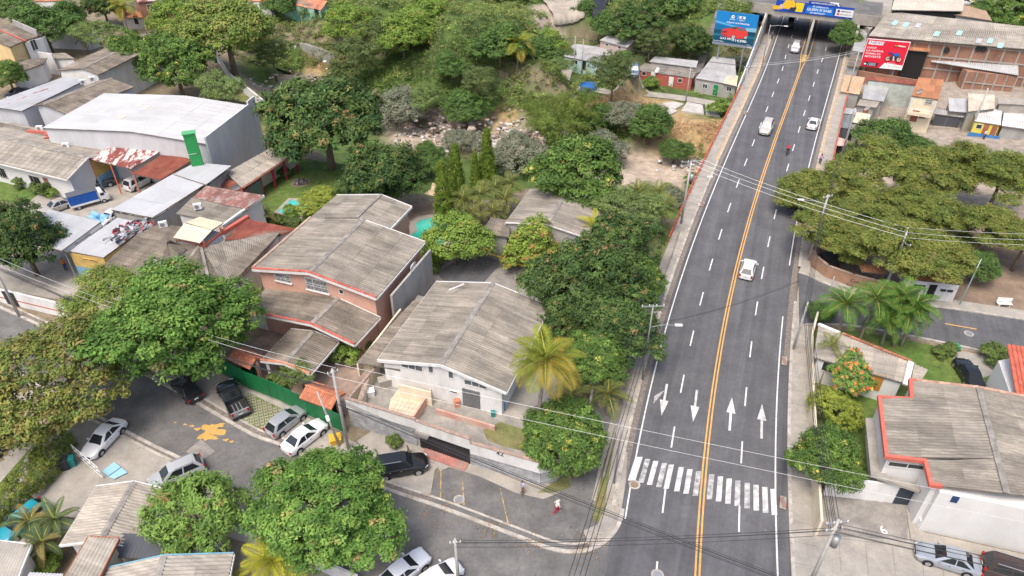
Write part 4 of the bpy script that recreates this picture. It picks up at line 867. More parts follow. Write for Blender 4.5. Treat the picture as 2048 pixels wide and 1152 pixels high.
p = g(396, 331, 5); s = MB(); s.box((p.x, p.y, 4.9), (1.5, .9, 9.8), .35); s.build('body', mat('bright_green_panel', (.03, .27, .075), .5, .06, .6), t)
s = MB(); s.box((p.x, p.y, 9.88), (1.75, 1.15, .14), .35); s.build('cap', mat('pale_green_panel', (.09, .36, .15), .5, .06, .6), t)
s = MB(); s.box((p.x - .1, p.y - .6, 7.0), (1.2, .02, .05), .35); s.build('panel_seam', M_TRIMW, t)
t = thing('mossy_roofed_hall', 'hall with brown mossy corrugated roof left of the white warehouse', 'hall', g(150, 240))
gable(t, (86, 210), (222, 157), (44, 222), (131, 231), 7.0, 6.3, 6.3, M_FIBRE2, M_LAV, 0, insf=.3, insb=.1, fascia=None, wd=1.3, ln=2.6)
t = thing('white_roofed_hall', 'low hall with ribbed white metal roof at the left edge of the frame', 'hall', g(40, 250))
mono(t, [(130, 154), (170, 161), (43, 223), (-30, 212)], [6.3, 6.0, 6.0, 6.5], M_TINW, M_LAV, 0, wd=1.5, ln=3)
for a_, b_, c_, d_ in ((65, 187, 96, 177), (27, 201, 54, 193), (0, 213, 18, 207)): s = MB(); s.beam(g(a_, b_, 6.35), g(c_, d_, 6.35), .15, .06); s.build('red_roof_strip', M_REDP, t)
aircon((168, 169), 6.2, 'left of the two air conditioners on the white roof edge', .5); aircon((187, 163), 6.2, 'right of the two air conditioners on the white roof edge', .5)
t = thing('upper_grey_hall', 'long grey corrugated roof with a cream curved gable behind the mango trees', 'hall', g(220, 160))
gable(t, (163, 138), (312, 66), (120, 139), (198, 150), 7.2, 6.4, 6.4, M_FIBRE2, M_WHITED, 0, insf=.2, insb=.2, fascia=None, wd=1.3, ln=2.6)
freewall('garden_wall', 'white yard wall before the upper grey hall', [(95, 117), (62, 140), (120, 150)], 0, 4.2, .3, M_WHITE)
freewall('garden_wall', 'pale grey painted wall beside the cream house at top left', [(108, 96), (180, 100), (205, 92)], 0, 3.2, .3, M_LAV)
t = thing('cream_house', 'cream yellow two storey house with white bay window at top left', 'house', g(50, 110))
M_CRY = mat('pale_yellow_wall', (.68, .52, .27), .88, .06, .7, col2=(.58, .42, .2), amt=.3, scale2=.6)
mono(t, [(-8, 57), (27, 45), (85, 71), (51, 81)], [8.0, 8.0, 6.6, 6.6], M_FIBRE2, M_CRY, 0)
mono(t, [(-40, 70), (-8, 57), (51, 81), (20, 95)], [8.0, 8.0, 6.6, 6.6], M_FIBRE2, M_CRY, 0)
s = MB(); p, q = g(52, 81, 6.6), g(86, 71, 6.6); s.prism([(p.x - .1, p.y - .5), (q.x, q.y - .5), (q.x, q.y + .6), (p.x - .1, p.y + .6)], 3.0, 6.3); s.build('bay', M_WHITE, t); FRONT[t] = (p + Vector((0, -.5, 0)), Vector(((q - p).y, -(q - p).x, 0)).normalized())
win(t, 68, 90, 1.1, 1.9, panes=2, sill=False, frame=M_BARS); s = MB(); s.beam(g(27, 45, 8.6), g(74, 66, 7.4), .25, 1.2); s.build('parapet', M_GREYW, t); s = MB(); s.beam(g(-8, 57, 8.1), g(52, 82, 6.75), .25, .2); s.build('edge', M_REDP, t)
t = thing('cream_house', 'second cream house cut by the left edge below the bay window house', 'house', g(0, 125))
mono(t, [(-60, 82), (-10, 78), (18, 88), (-40, 98)], [6.5, 6.5, 5.8, 5.8], M_FIBRE2, M_CRY, 0); FRONT[t] = (g(14, 90, 5.8), Vector((.2, -1, 0)).normalized()); win(t, 2, 106, 1.2, 1.7, panes=2, sill=False, frame=M_BARS)
t = thing('mossy_flat_house', 'low house with lichen covered flat roof beneath the cream houses', 'house', g(60, 150))
mono(t, [(8, 122), (95, 116), (88, 128), (20, 152)], [3.6, 3.6, 3.4, 3.4], M_FIBRE2, M_WHITED, 0); mono(t, [(60, 108), (130, 106), (150, 118), (92, 118)], [3.2, 3.2, 3.0, 3.0], M_FIBRE, M_WHITED, 0)
# long white walled house at the left edge
t = thing('white_bungalow', 'white bungalow with long weathered corrugated gable roof at the left edge', 'house', g(60, 360))
GB = gable(t, (177, 315), (-60, 262), (222, 289), (131, 358), 5.2, 4.1, 3.8, M_FIBREL, M_WHITE, 0, ins=.6, insf=.4, fascia=M_TRIMW)
bn = -GB['n'] if GB['wr'] < 0 else GB['n']; pw = GB['re0'] - bn * .6; FRONT[t] = (pw, bn)
for a_, b_, w_ in ((72, 362, 1.9), (5, 345, 1.4)): win(t, a_, b_, w_, 1.5, panes=3, sill=False, bars=M_BLACKM)
dor(t, 95, 368, .9, 2.0, M_CLAYD)
t = thing('red_trim_roof', 'flat grey roof with red painted parapets beside the white warehouse wall', 'house wing', g(60, 290))
mono(t, [(0, 245), (195, 285), (188, 292), (-10, 268)], [4.6, 4.6, 4.5, 4.5], M_FIBRE, M_WHITED, 0)
s = MB(); s.beam(g(90, 268, 4.8), g(195, 286, 4.8), .4, .35); s.beam(g(55, 262, 4.8), g(122, 268, 4.8), .4, .35); s.beam(g(88, 278, 4.8), g(122, 268, 4.81), .3, .35); s.build('parapet', M_REDP, t); aircon((82, 262), 4.7, 'air conditioner between the red painted parapets at left', .1); aircon((134, 297), 4.7, 'air conditioner near the peak of the white bungalow roof', .2)
t = thing('verandah_house', 'long low verandah building with crimson posts beside the lawn', 'house', g(500, 360))
Pv, rv = mono(t, [(452, 346), (572, 279), (594, 303), (484, 376)], [3.9, 3.9, 3.2, 3.2], M_FIBREL, None, wd=1.05, ln=2.4)
M_CRIM = mat('crimson_post_paint', (.4, .03, .07), .6, .08, 1)
for k in range(5): p = lerp(Pv[3], Pv[2], .06 + .22 * k); s = MB(); s.box((p.x, p.y + .35, 1.5), (.3, .3, 3.0)); s.build('post', M_CRIM, t)
s = MB(); a, b = lerp(Pv[0], Pv[3], .45), lerp(Pv[1], Pv[2], .45); s.beam((a.x, a.y, 1.6), (b.x, b.y, 1.6), .2, 3.2); s.build('wall', M_CREAM, t)
s = MB(); a, b = lerp(Pv[3], Pv[2], .02), lerp(Pv[3], Pv[2], .3); s.beam((a.x, a.y + .2, 1.4), (b.x, b.y + .2, 1.4), .15, 2.6); s.build('glazed_wall', M_GLASSB, t)
mono(t, [(446, 356), (482, 366), (486, 384), (440, 372)], [3.3, 3.3, 2.9, 2.9], M_RUST, M_CREAM, 0)
s = MB(); s.beam(Pv[3] + Vector((0, -.03, 0)), Pv[2] + Vector((0, -.03, 0)), .6, .05); s.build('rust_edge', M_RUST, t)
dish((471, 374), 3.6, 'white satellite dish by the small red lean-to near the lawn', .55, .4)
freewall('garden_wall', 'long white plastered boundary wall of the dry lawn above the ravine', [(404, 95), (440, 128), (462, 165), (500, 195), (530, 220), (560, 250)], 0, 1.9, .25, M_WHITE)
freewall('green_hoarding', 'green sheet hoarding behind the mango trees', [(392, 97), (432, 126)], 0, 4.0, .1, M_GREENP, cat='fence')
# ------------------------------------------------------------------ buildings near the ravine, centre
t = thing('vine_house', 'grey block house with plain corrugated gable roof and vines on its front', 'house', g(1110, 460))
gable(t, (1093, 449), (1136, 383), (1014, 442), (1184, 476), 5.2, 4.3, 4.3, M_FIBRE, M_BLOCK, 0, insf=.15, ins=.2, fascia=M_TRIMW, fh=.15)
t = thing('lean_to_shed', 'small brown corrugated lean-to left of the vine covered house', 'shed', g(990, 480))
mono(t, [(982, 435), (1021, 442), (1018, 475), (962, 468)], [3.9, 3.9, 3.3, 3.3], M_FIBRE2, M_GREYW, 0)
freewall('yard_wall', 'low stone wall topped by a yellow rail behind the parking yard', [(968, 512), (1010, 524), (1060, 545)], 0, .6, .25, M_CONCD)
s = MB(); s.beam(g(965, 502, .9), g(1052, 534, .9), .12, .12); s.build('yellow_rail', mat('yellow_rail_paint', (.65, .42, .03), .6, .05), label='yellow painted pipe rail above the low stone wall of the parking yard', cat='rail')
freewall('brown_fence', 'dark board fence beside the grass plot near the bridge', [(1288, 447), (1283, 470), (1276, 492)], 0, 2.1, .12, M_CLAYD, cat='fence')
mono(thing('tin_shelter', 'tiny corrugated shelter roof under the trees beside the grass plot', 'shelter', g(1265, 490)), [(1258, 478), (1278, 484), (1272, 492), (1252, 484)], [2.6, 2.6, 2.3, 2.3], M_FIBRE)
freewall('block_wall', 'weathered grey block wall left of the service lane', [(1176, 840), (1186, 790), (1205, 742)], 0, 2.0, .2, M_GREYW)
freewall('chain_fence', 'rusty wire fence along the pavement beside the mango trees', [(1206, 960), (1246, 800), (1282, 690), (1312, 600), (1340, 520), (1358, 465)], 0, .45, .16, M_CONCD, cat='fence')
# ------------------------------------------------------------------ right hand gardens
t = thing('garden_house', 'long low garden house with ribbed grey roof behind the orange flowered tree', 'house', g(1720, 740))
Pg, rg_ = mono(t, [(1637, 650), (1822, 724), (1812, 768), (1627, 716)], [3.7, 3.7, 3.1, 3.1], M_FIBREL, M_WHITE, 0, wd=1.05, ln=3)
dor(t, 1746, 762, 1.6, 2.0, mat('orange_wood_door', (.42, .2, .05), .6, .15, 1)); win(t, 1660, 735, 1.4, 1.1, panes=2, sill=False)
s = MB(); s.beam(g(1637, 648, 3.85), g(1680, 666, 3.85), .3, .18); s.build('edge_trim', M_TRIMW, t)
s = MB(); s.beam(g(1822, 724, 3.85), g(1811, 770, 3.25), .5, .18); s.build('edge_trim', M_TRIMW, t)
edgetiles(t, g(1684, 668, 3.75), g(1822, 724, 3.75), m=M_CLAYD)
mono(t, [(1828, 728), (1856, 740), (1838, 768), (1822, 762)], [3.6, 3.6, 3.3, 3.3], M_FIBREL)
t = thing('red_trim_house', 'large house with grey corrugated roof edged in broad red trim', 'house', g(1900, 950))
zt, ze = 6.0, 5.2; R0, R1, R2, R3 = g(1956, 776, zt), g(1962, 800, zt), g(1994, 918, zt), g(2012, 988, zt)
E_ = lambda a, b: g(a, b, ze)
rf = deck(t, [[R0, R1, E_(1822, 800), E_(1820, 762)], [R1, R2, E_(1772, 914), E_(1758, 796)], [R2, R3, E_(1861, 971), E_(1849, 923)]])
for q in ([R0, R1, E_(1822, 800), E_(1820, 762)], [R1, R2, E_(1772, 914), E_(1758, 796)], [R2, R3, E_(1861, 971), E_(1849, 923)]): sheets(rf, *q, M_FIBRE, 1.05, 2.4)
RR = [g(2140, 812, ze), g(2220, 1010, ze)]; rf2 = deck(t, [[R0, R3, RR[1], RR[0]]]); sheets(rf2, R0, R3, RR[1], RR[0], M_FIBRE, 1.05, 2.4)
s = MB(); s.beam(R0 + Vector((0, 0, .12)), R3 + Vector((0, 0, .12)), .45, .08); s.build('ridge_cap', M_RIDGE, rf)
tr = [E_(1883, 973), E_(1861, 971), E_(1849, 923), E_(1772, 914), E_(1758, 796), E_(1822, 800), E_(1820, 762), E_(1832, 763)]
for k, (a, b) in enumerate(zip(tr, tr[1:])): s = MB(); dd = (b - a).normalized() * (.13 if k % 2 else -.0); s.beam(a + Vector((0, 0, .05)) - dd, b + Vector((0, 0, .05)) + dd, .3, .34 + .004 * k); s.build('red_trim', M_REDP, t)
edgetiles(t, E_(1832, 762), R0, m=mat('pale_edge_tile2', (.45, .27, .2), .9, .2, 2, rand=.2)); edgetiles(t, R0, RR[0], m=MATS['pale_edge_tile2'])
wp = [(p.x + .35, p.y + .2) for p in (E_(1883, 973), E_(1861, 971), E_(1849, 923), E_(1772, 914), E_(1758, 796), E_(1822, 800), E_(1820, 762))]
s = MB(); s.prism(([(RR[1].x - .5, RR[1].y + .5)] + wp + [(R0.x, R0.y - .3), (RR[0].x - .5, RR[0].y - .3)])[::-1], 0, 5.05); s.build('wall', M_WHITE, t)
a, b = E_(1772, 914), E_(1849, 923); FRONT[t] = (a + Vector((.3, .18, 0)), Vector(((b - a).y, -(b - a).x, 0)).normalized()); win(t, 1815, 931, 2.9, .5, panes=2, sill=False)
s = MB(); q = [g(*p, 3.0) for p in ((1731, 836), (1762, 836), (1772, 950), (1742, 950))]; s.prism([(p.x, p.y) for p in q][::-1], 2.75, 3.0); q = [g(*p, 3.0) for p in ((1742, 950), (1768, 948), (1846, 975), (1840, 983))]; s.prism([(p.x, p.y) for p in q][::-1], 2.752, 3.002); s.build('concrete_canopy', M_CONC, t)
# tall white wall of the annex, low wall with gate
wb = [g(1836, 1060), g(2100, 1118)]; wd2 = (wb[1] - wb[0]).normalized(); wn2 = Vector((-wd2.y, wd2.x, 0))
t = thing('white_annex', 'plain white windowless annex behind the parked silver sedan', 'annex', wb[0]); s = MB(); s.prism([(p.x, p.y) for p in (wb[0], wb[1], wb[1] + wn2 * 2.6, wb[0] + wn2 * 2.6)], 0, 4.9); s.build('wall', M_WHITE, t)
FRONT[t] = (wb[0], -wd2); q = wb[0] + wn2 * 1.5 + Vector((0, 0, 1.6)); window(t, q, -wd2, 1.3, 1.3, panes=2, sill=False)
s = MB(); q = wb[0] + wd2 * 1.2 - wn2 * .04 + Vector((0, 0, 4.45)); s.box((q.x, q.y, q.z), (.5, .05, .7), math.atan2(wd2.y, wd2.x)); s.build('solar_panel', mat('solar_cells', (.02, .05, .13), .2, 0), t)
s = MB(); q = q - wn2 * -.02; s.box((q.x, q.y, q.z), (.6, .03, .8), math.atan2(wd2.y, wd2.x)); s.build('panel_frame', M_TRIMW, t)
t = freewall('garden_wall', 'cream wall with a dark gate at the back of the small parking lot', [(1644, 989), (1816, 1008)], 0, 2.3, .22, M_WHITED); a = g(1802, 1003); b = g(1644, 989); wv = (g(1816, 1008) - b).normalized(); wq = Vector((wv.y, -wv.x, 0)); dq = b + wv * ((a - b).length - .1) + wq * .12
door(t, (dq.x, dq.y, 1.05), wq, 1.4, 2.0, mat('dark_blue_gate', (.04, .05, .065), .4, .1))
freewall('boundary_wall', 'cream wall along the right pavement beside the gardens', [(1630, 1075), (1626, 1000), (1620, 900), (1616, 800), (1614, 700), (1626, 655)], 0, 2.2, .2, M_CREAM)
freewall('boundary_wall', 'short cream wall between the lot and the red trim house', [(1817, 1010), (1836, 1058)], 0, 1.0, .2, M_WHITE)
sheet('lot_pavement', [(1812, 1012), (1838, 1062), (2110, 1122), (2110, 1140), (1850, 1088), (1822, 1078)], .17, M_CONC)
t = thing('clay_roof_house', 'white walled house with red clay tile roof cut by the right edge', 'house', g(2040, 800))
a, b = g(2014, 688, 5.5), g(2048, 838, 3.6); A_, B_ = g(2014, 690, 5.6), g(2120, 705, 5.6); rf = deck(t, [[A_, B_, g(2150, 850, 3.9), g(2040, 836, 3.9)]], M_CLAYD)
s = MB(); q = [A_, g(2040, 836, 3.9)]; 
tileslope(rf, A_, B_, g(2040, 836, 3.9) - A_, m=mat('red_clay_tile', (.45, .11, .07), .85, .12, 2, rand=.2), pitch=.24)
s = MB(); P0 = g(1975, 782, 0); s.prism([(A_.x - .1, A_.y - .1), (q[1].x + .1, q[1].y + .3), (q[1].x + 6, q[1].y + .3), (A_.x + 6, A_.y - .1)][::-1], 0, 3.6, ztops=[5.3, 5.3, 3.7, 3.7]); s.build('wall', M_WHITE, t)
# gate hut and brick wall of the grove
t = thing('gate_hut', 'small white guard hut with rusted orange roof at the grove entrance', 'hut', g(1860, 590))
M_HUTW = mat('white_ribbed_hut', (.66, .66, .65), .7, .08, 1, col2=(.4, .3, .26), amt=.2, scale2=1.2)
mono(t, [(1812, 538), (1912, 548), (1926, 570), (1810, 558)], [3.1, 3.1, 2.7, 2.7], M_RUSTO, M_HUTW, 0.1, ins=.2)
win(t, 1838, 573, 1.3, .6, panes=1, sill=False); win(t, 1893, 581, 1.4, .4, panes=2, sill=False); dor(t, 1862, 583, .8, 1.9)
t = thing('gate_pillar', 'white concrete gate pillar left of the guard hut', 'pillar', g(1802, 580)); p = g(1802, 580); s = MB(); s.box((p.x, p.y, 1.5), (.7, .7, 3.0), .1); s.build('shaft', M_TRIMW, t); s = MB(); s.box((p.x, p.y, 3.08), (.95, .95, .16), .1); s.build('cap', M_TRIMW, t)
BW = [g(*p) for p in ((1617, 507), (1624, 535), (1650, 556), (1700, 574), (1760, 590), (1798, 598))]
M_BRW = mat('brown_brick_wall', (.36, .215, .135), .92, .15, 1.5, .25, 14, col2=(.28, .165, .11), amt=.4, scale2=1)
bw = freewall('brick_wall', 'curved low brown brick wall with welded lettering at the grove corner', None, 0, 1.75, .28, M_BRW, pts=BW, cap=M_BRCAP)
dd = (BW[4] - BW[3]).normalized(); nn = Vector((dd.y, -dd.x, 0)); 
for body, px, py in (('Colinas de', 1725, 567), ('San Francisco', 1722, 577)):
    q = onplane(px, py, BW[3] + nn * .16, nn); text(body, q, (PI / 2, 0, math.atan2(dd.y, dd.x)), .62, M_BLACKM, bw, font_bold=False)
mono(thing('rusty_canopy', 'rusty sheet canopy behind the brown brick wall', 'canopy', g(1750, 560)), [(1716, 527), (1768, 534), (1772, 549), (1724, 544)], [2.6, 2.6, 2.3, 2.3], M_RUSTO)
freewall('green_hoarding', 'dark green fabric fence behind the pine trunks at right', [(1960, 480), (2048, 500), (2200, 530)], 0, 2.2, .1, mat('dark_green_mesh', (.02, .05, .035), .8, .1), cat='fence')
# bench
t = thing('park_bench', 'white park bench on the bare dirt right of the guard hut', 'bench', g(2006, 613)); p = g(2006, 613); 
s = MB(); s.box((p.x, p.y, .45), (1.6, .45, .07), -.1); s.build('seat', M_TRIMW, t); s = MB(); s.box((p.x + .02, p.y + .25, .8), (1.6, .07, .5), -.1); s.build('backrest', M_TRIMW, t)
for sx in (-.6, .6): s = MB(); s.box((p.x + sx, p.y, .21), (.1, .42, .42), -.1); s.build('leg', M_TRIMW, t)
# ------------------------------------------------------------------ bottom left houses
t = thing('bungalow', 'near bungalow roof with white and red painted edges below the concrete yard', 'house', g(260, 1060))
gable(t, (268, 964), (205, 1074), (332, 967), (195, 970), 3.9, 3.1, 3.1, M_FIBREL, M_WHITE, 0, insf=.3, fascia=M_TRIMW, pitch=.27, back_ext=.3)
t = thing('narrow_roof_wing', 'narrow corrugated roof with dark red border at the bottom left', 'house wing', g(190, 1140))
mono(t, [(178, 1074), (237, 1078), (180, 1190), (112, 1186)], [4.6, 4.6, 4.4, 4.4], M_FIBREL, M_CREAM, 0, fascia=M_CLAYD, pitch=.27)
t = thing('blue_trim_house', 'corrugated gable roof with sky blue edge boards at the bottom', 'house', g(330, 1150))
gable(t, (328, 1112), (300, 1210), (462, 1132), (220, 1117), 4.7, 4.0, 4.0, M_FIBREL, M_WHITE, 0, insf=.3, fascia=mat('sky_blue_trim', (.16, .37, .48), .7, .06, 1), fh=.34, pitch=.27)
t = thing('dark_metal_canopy', 'dark slate blue metal roof between the near bungalows under the mango tree', 'canopy', g(330, 1110))
mono(t, [(242, 1066), (446, 1084), (425, 1126), (222, 1114)], [3.5, 3.5, 3.2, 3.2], M_TIND, None, amp=.02, ln=3.4)
for a_, b_ in ((440, 1086), (424, 1124)): p = g(a_, b_, 3.2); s = MB(); s.box((p.x, p.y, 1.6), (.1, .1, 3.2)); s.build('post', M_TRIMW, t)
t = thing('corner_house', 'pale roof with white edges in the bottom left corner', 'house', g(30, 1150))
mono(t, [(-40, 1078), (62, 1090), (22, 1190), (-120, 1180)], [3.4, 3.4, 3.2, 3.2], M_CONC, M_WHITE, 0, fascia=M_TRIMW, amp=.02)
freewall('boundary_wall', 'grey rendered street wall behind the mango tree at bottom left', [(432, 1062), (520, 1095), (640, 1140), (720, 1175)], 0, 1.6, .2, M_LAV)
t = thing('side_store', 'low roof slab at the very bottom beneath the round palm shrub', 'roof', g(70, 1150)); mono(t, [(60, 1145), (128, 1148), (115, 1180), (40, 1176)], [2.9, 2.9, 2.8, 2.8], M_TINW)
# wall with painted red band at left middle
t = freewall('striped_wall', 'cream wall with a painted red band at the left edge under the wires', [(-60, 590), (40, 612), (140, 636)], 0, 2.0, .25, M_WHITED); P = [g(-60, 590), g(40, 612), g(140, 636)]
for a, b in zip(P, P[1:]): s = MB(); n_ = Vector((0, -.14, 0)); s.beam((a.x, a.y - .135, .85), (b.x, b.y - .135, .85), .02, .16); s.build('red_band', M_REDP, t)
p = lerp(P[0], P[1], .9); s = MB(); s.box((p.x, p.y - .14, 1.0), (1.7, .06, 1.9), -.3); s.build('black_gate', M_BLACKM, t)
# pools
def pool(name, label, pxs, rim, depth_m, z=.16):
    P = [g(*p, z) for p in pxs]; c = sum(P, Vector()) / len(P); t = thing(name, label, 'swimming pool', c); s = MB()
    O = [c + (p - c) * (1 + rim / (p - c).length) for p in P]; n_ = len(P)
    for k in range(n_): j = (k + 1) % n_; s.hexa([(q.x, q.y, .02) for q in (P[k], O[k], O[j], P[j])], [(q.x, q.y, z) for q in (P[k], O[k], O[j], P[j])])
    s.build('pool_rim', M_CONC, t); s = MB(); s.prism([(p.x, p.y) for p in (P if sum(a.x*b.y-b.x*a.y for a,b in zip(P,P[1:]+P[:1]))>0 else P[::-1])], .03, z - .05); s.build('water', depth_m, t); return t
M_POOL = mat('turquoise_pool', (.07, .47, .44), .12, .06, .8, col2=(.1, .56, .55), amt=.5, scale2=.4, spec=.6)
M_POOL2 = mat('green_pool', (.02, .42, .3), .12, .06, .8, col2=(.12, .52, .42), amt=.45, scale2=.25, spec=.6)
pool('swimming_pool', 'rectangular turquoise swimming pool beside the round clipped tree', [(556, 424), (580, 400), (620, 402), (600, 434)], .7, M_POOL)
pool('swimming_pool', 'curved green swimming pool behind the pink house', [(822, 470), (835, 462), (831, 448), (840, 440), (858, 436), (885, 438), (905, 448), (905, 470), (880, 490), (850, 487), (830, 482)][::-1], 1.0, M_POOL2)
sheet('pool_deck', [(795, 475), (830, 440), (870, 428), (920, 436), (930, 470), (880, 500), (830, 490)], .06, M_CONC)
# ------------------------------------------------------------------ bridge sides and railings
def rail(name, label, fn, off, y0, y1, m, sgn):
    pts = offset_pts(edge(fn, y0, y1, 2.2), off); c = pts[len(pts) // 2]; t = thing(name, label, 'railing', (c.x, c.y, .1))
    for p in pts: s = MB(); s.box((p.x, p.y, .58), (.14, .14, .95), .4); s.build('post', m, t)
    for a, b in zip(pts, pts[1:]):
        for z in (.42, .72, 1.0): s = MB(); s.beam((a.x, a.y, z), (b.x, b.y, z), .07, .09); s.build('bar', m, t)
    return t
rail('bridge_railing', 'orange red railing along the left pavement of the bridge', LX, 3.0, 76, 129, M_REDRAIL, 1)
rail('bridge_railing', 'orange red railing along the right pavement above the shacks', RX, -3.2, 72, 128, M_REDRAIL, -1)
t = thing('bridge_deck', 'concrete bridge deck carrying the main road over the ravine', 'bridge', (float(CX(105)), 105, -2))
rib('deck_slab', LX, 3.15, RX, -3.35, 74, 150, -.05, M_CONCD, 1.6, parent=t)
for y in (88, 104, 120):
    s = MB(); a = offset_pts(edge(LX, y, y + 2, 1.), 2.6)[0]; b = offset_pts(edge(RX, y, y + 2, 1.), -2.8)[0]; s.beam((a.x, a.y, -5.2), (b.x, b.y, -5.2), 1.2, 7.4); s.build('pier', M_CONCD, t)
# mural retaining wall on the left before the underpass
M_MURAL = mat('mural_wall', (.50, .58, .64), .85, .15, .35, col2=(.66, .64, .6), amt=.5, scale2=.25, sharp=.06, col3=(.2, .24, .36), amt3=.2, scale3=.45)
pts = offset_pts(edge(LX, 128, 160, 3.2), 3.15); t = thing('mural_wall', 'pale blue mural retaining wall left of the road before the underpass', 'wall', pts[0])
for k, (a, b) in enumerate(zip(pts, pts[1:])):
    h0, h1 = .9 + 4.6 * k / 10, .9 + 4.6 * (k + 1) / 10; s = MB(); n_ = Vector((-.2, .1, 0)); s.prism([(a.x, a.y), (b.x, b.y), (b.x + n_.x, b.y + n_.y), (a.x + n_.x, a.y + n_.y)], -3, 0, ztops=[h0, h1, h1, h0]); s.build('wall_panel', M_MURAL, t)
# ------------------------------------------------------------------ underpass
OL, OR = Vector((58.04, 160.8, 0)), Vector((71.24, 154.53, 0)); ou = (OR - OL).normalized(); on = Vector((-ou.y, ou.x, 0))
def op(u, v, z): q = OL + ou * u + on * v; return Vector((q.x, q.y, z))
t = thing('overpass', 'concrete overpass deck with central pier crossing the main road', 'overpass', op(8, 0, 0)); W_ = (OR - OL).length
s = MB(); s.hexa([op(-9, 0, 5.2), op(W_ + 6, 0, 5.2), op(W_ + 6, 15, 5.2), op(-9, 15, 5.2)], [op(-9, 0, 6.6), op(W_ + 6, 0, 6.6), op(W_ + 6, 15, 6.6), op(-9, 15, 6.6)]); s.build('deck', M_CONC, t)
s = MB(); s.hexa([op(-9, .0, 6.602), op(W_ + 6, .0, 6.602), op(W_ + 6, .25, 6.602), op(-9, .25, 6.602)], [op(-9, .0, 7.3), op(W_ + 6, .0, 7.3), op(W_ + 6, .25, 7.3), op(-9, .25, 7.3)]); s.build('parapet', M_CONC, t)
s = MB(); s.hexa([op(-9, .4, 6.62), op(W_ + 6, .4, 6.62), op(W_ + 6, 14.5, 6.62), op(-9, 14.5, 6.62)], [op(-9, .4, 6.64), op(W_ + 6, .4, 6.64), op(W_ + 6, 14.5, 6.64), op(-9, 14.5, 6.64)]); s.build('carriageway', M_ASPH2, t)
for y0, y1, f, o_ in ((153.5, 178, LX, 3.1), (149, 176, RX, -2.2)):
    pts = offset_pts(edge(f, y0, y1, 3), o_); s = MB()
    for a, b in zip(pts, pts[1:]): s.beam((a.x, a.y, 2.55), (b.x, b.y, 2.55), .5, 5.25)
    s.build('abutment', M_CONC, t)
cpt = edge(CX, 149, 175, 3.25); s = MB()
for a, b in zip(cpt, cpt[1:]): s.beam((a.x, a.y, 2.6), (b.x, b.y, 2.6), .45, 5.18)
s.build('pier', M_CONC, t); s = MB(); a, b = edge(CX, 145.5, 149.2, 3.5)[:2]; s.beam((a.x, a.y, .2), (b.x, b.y, .2), .9, .4); s.build('pier_nose', M_YWORN, t)
# unseen block added over the far mouth so that the tunnel is dark: earth behind the abutments is the terrain; far mouth continues under the road above
s = MB(); q = [op(-9, 13, 0), op(W_ + 6, 13, 0), op(W_ + 6, 14.9, 0), op(-9, 14.9, 0)]; s.prism([(p.x, p.y) for p in q], 3.6, 5.19); s.build('far_light_block', M_CONC, t)
# ------------------------------------------------------------------ printed boards
class Board:
    def __init__(s, t, p0, u, v, w, h): s.t = t; s.p0 = Vector(p0); s.u = Vector(u).normalized(); s.v = Vector(v).normalized(); s.w = w; s.h = h; s.n = s.u.cross(s.v).normalized(); s.k = 0
    def P(s, x, y, o): return s.p0 + s.u * x * s.w + s.v * y * s.h + s.n * o
    def poly(s, pts, col, name='print', par=None):
        s.k += 1; b = MB(); b.poly([s.P(x, y, .06 + .004 * s.k) for x, y in pts]); return b.build(name, mat('print_%d_%d_%d' % tuple(int(c * 255) for c in col), col, .5, .03), par or s.t)
    def ell(s, cx, cy, rx, ry, col, n=18, name='print'): return s.poly([(cx + rx * math.cos(2 * PI * k / n), cy + ry * math.sin(2 * PI * k / n)) for k in range(n)], col, name)
    def text(s, body, x, y, size, col=(.8, .8, .8), align='LEFT', bold=True, sx=1.15):
        s.k += 1; m = mat('print_%d_%d_%d' % tuple(int(c * 255) for c in col), col, .5, .03); o = text(body, (0, 0, 0), (0, 0, 0), size * s.h, m, s.t, ext=0, align=align, font_bold=bold)
        R = Matrix((s.u, s.v, s.n)).transposed().to_4x4(); o.matrix_local = Matrix.Translation(s.P(x, y, .06 + .004 * s.k) - ORIG[s.t]) @ R @ Matrix.Diagonal((sx, 1, 1, 1))
def panel(t, p0, u, v, w, h, m, th=.18):
    u, v = Vector(u).normalized(), Vector(v).normalized(); n = u.cross(v); p0 = Vector(p0); s = MB()
    q = [p0, p0 + u * w, p0 + u * w + v * h, p0 + v * h]; s.hexa([p - n * th for p in q], [p + n * .05 for p in q]); s.build('panel', m, t); return Board(t, p0, u, v, w, h)
WH = (.78, .79, .8)
# blue car advertisement
b0, b1 = g(1424, 87, 3), g(1505, 98, 3); u = (b1 - b0); W = u.length; t = thing('billboard', 'big blue billboard showing a red car beside the stairs', 'billboard', (b0 + b1) / 2 - Vector((0, 0, 3)))
B = panel(t, b0, u, (0, 0, 1), W, 6.6, mat('billboard_blue', (.012, .2, .5), .45, .04, .3))
B.poly([(0, .08), (1, .08), (1, .45), (0, .45)], (.004, .065, .115)); B.poly([(0, .45), (1, .45), (1, .52), (0, .62)], (.01, .13, .3)); B.poly([(0, .72), (.55, .6), (.55, .56), (0, .66)], (.1, .36, .6)); B.poly([(.75, .5), (1, .5), (1, .62), (.75, .6)], (.2, .42, .55)); B.poly([(.75, .4), (1, .42), (1, .5), (.75, .48)], (.005, .05, .1)); B.poly([(0, .26), (1, .3), (1, .36), (0, .34)], (.012, .14, .2)); B.poly([(0, 0), (1, 0), (1, .08), (0, .08)], (.2, .21, .24))
RD = (.62, .045, .04)
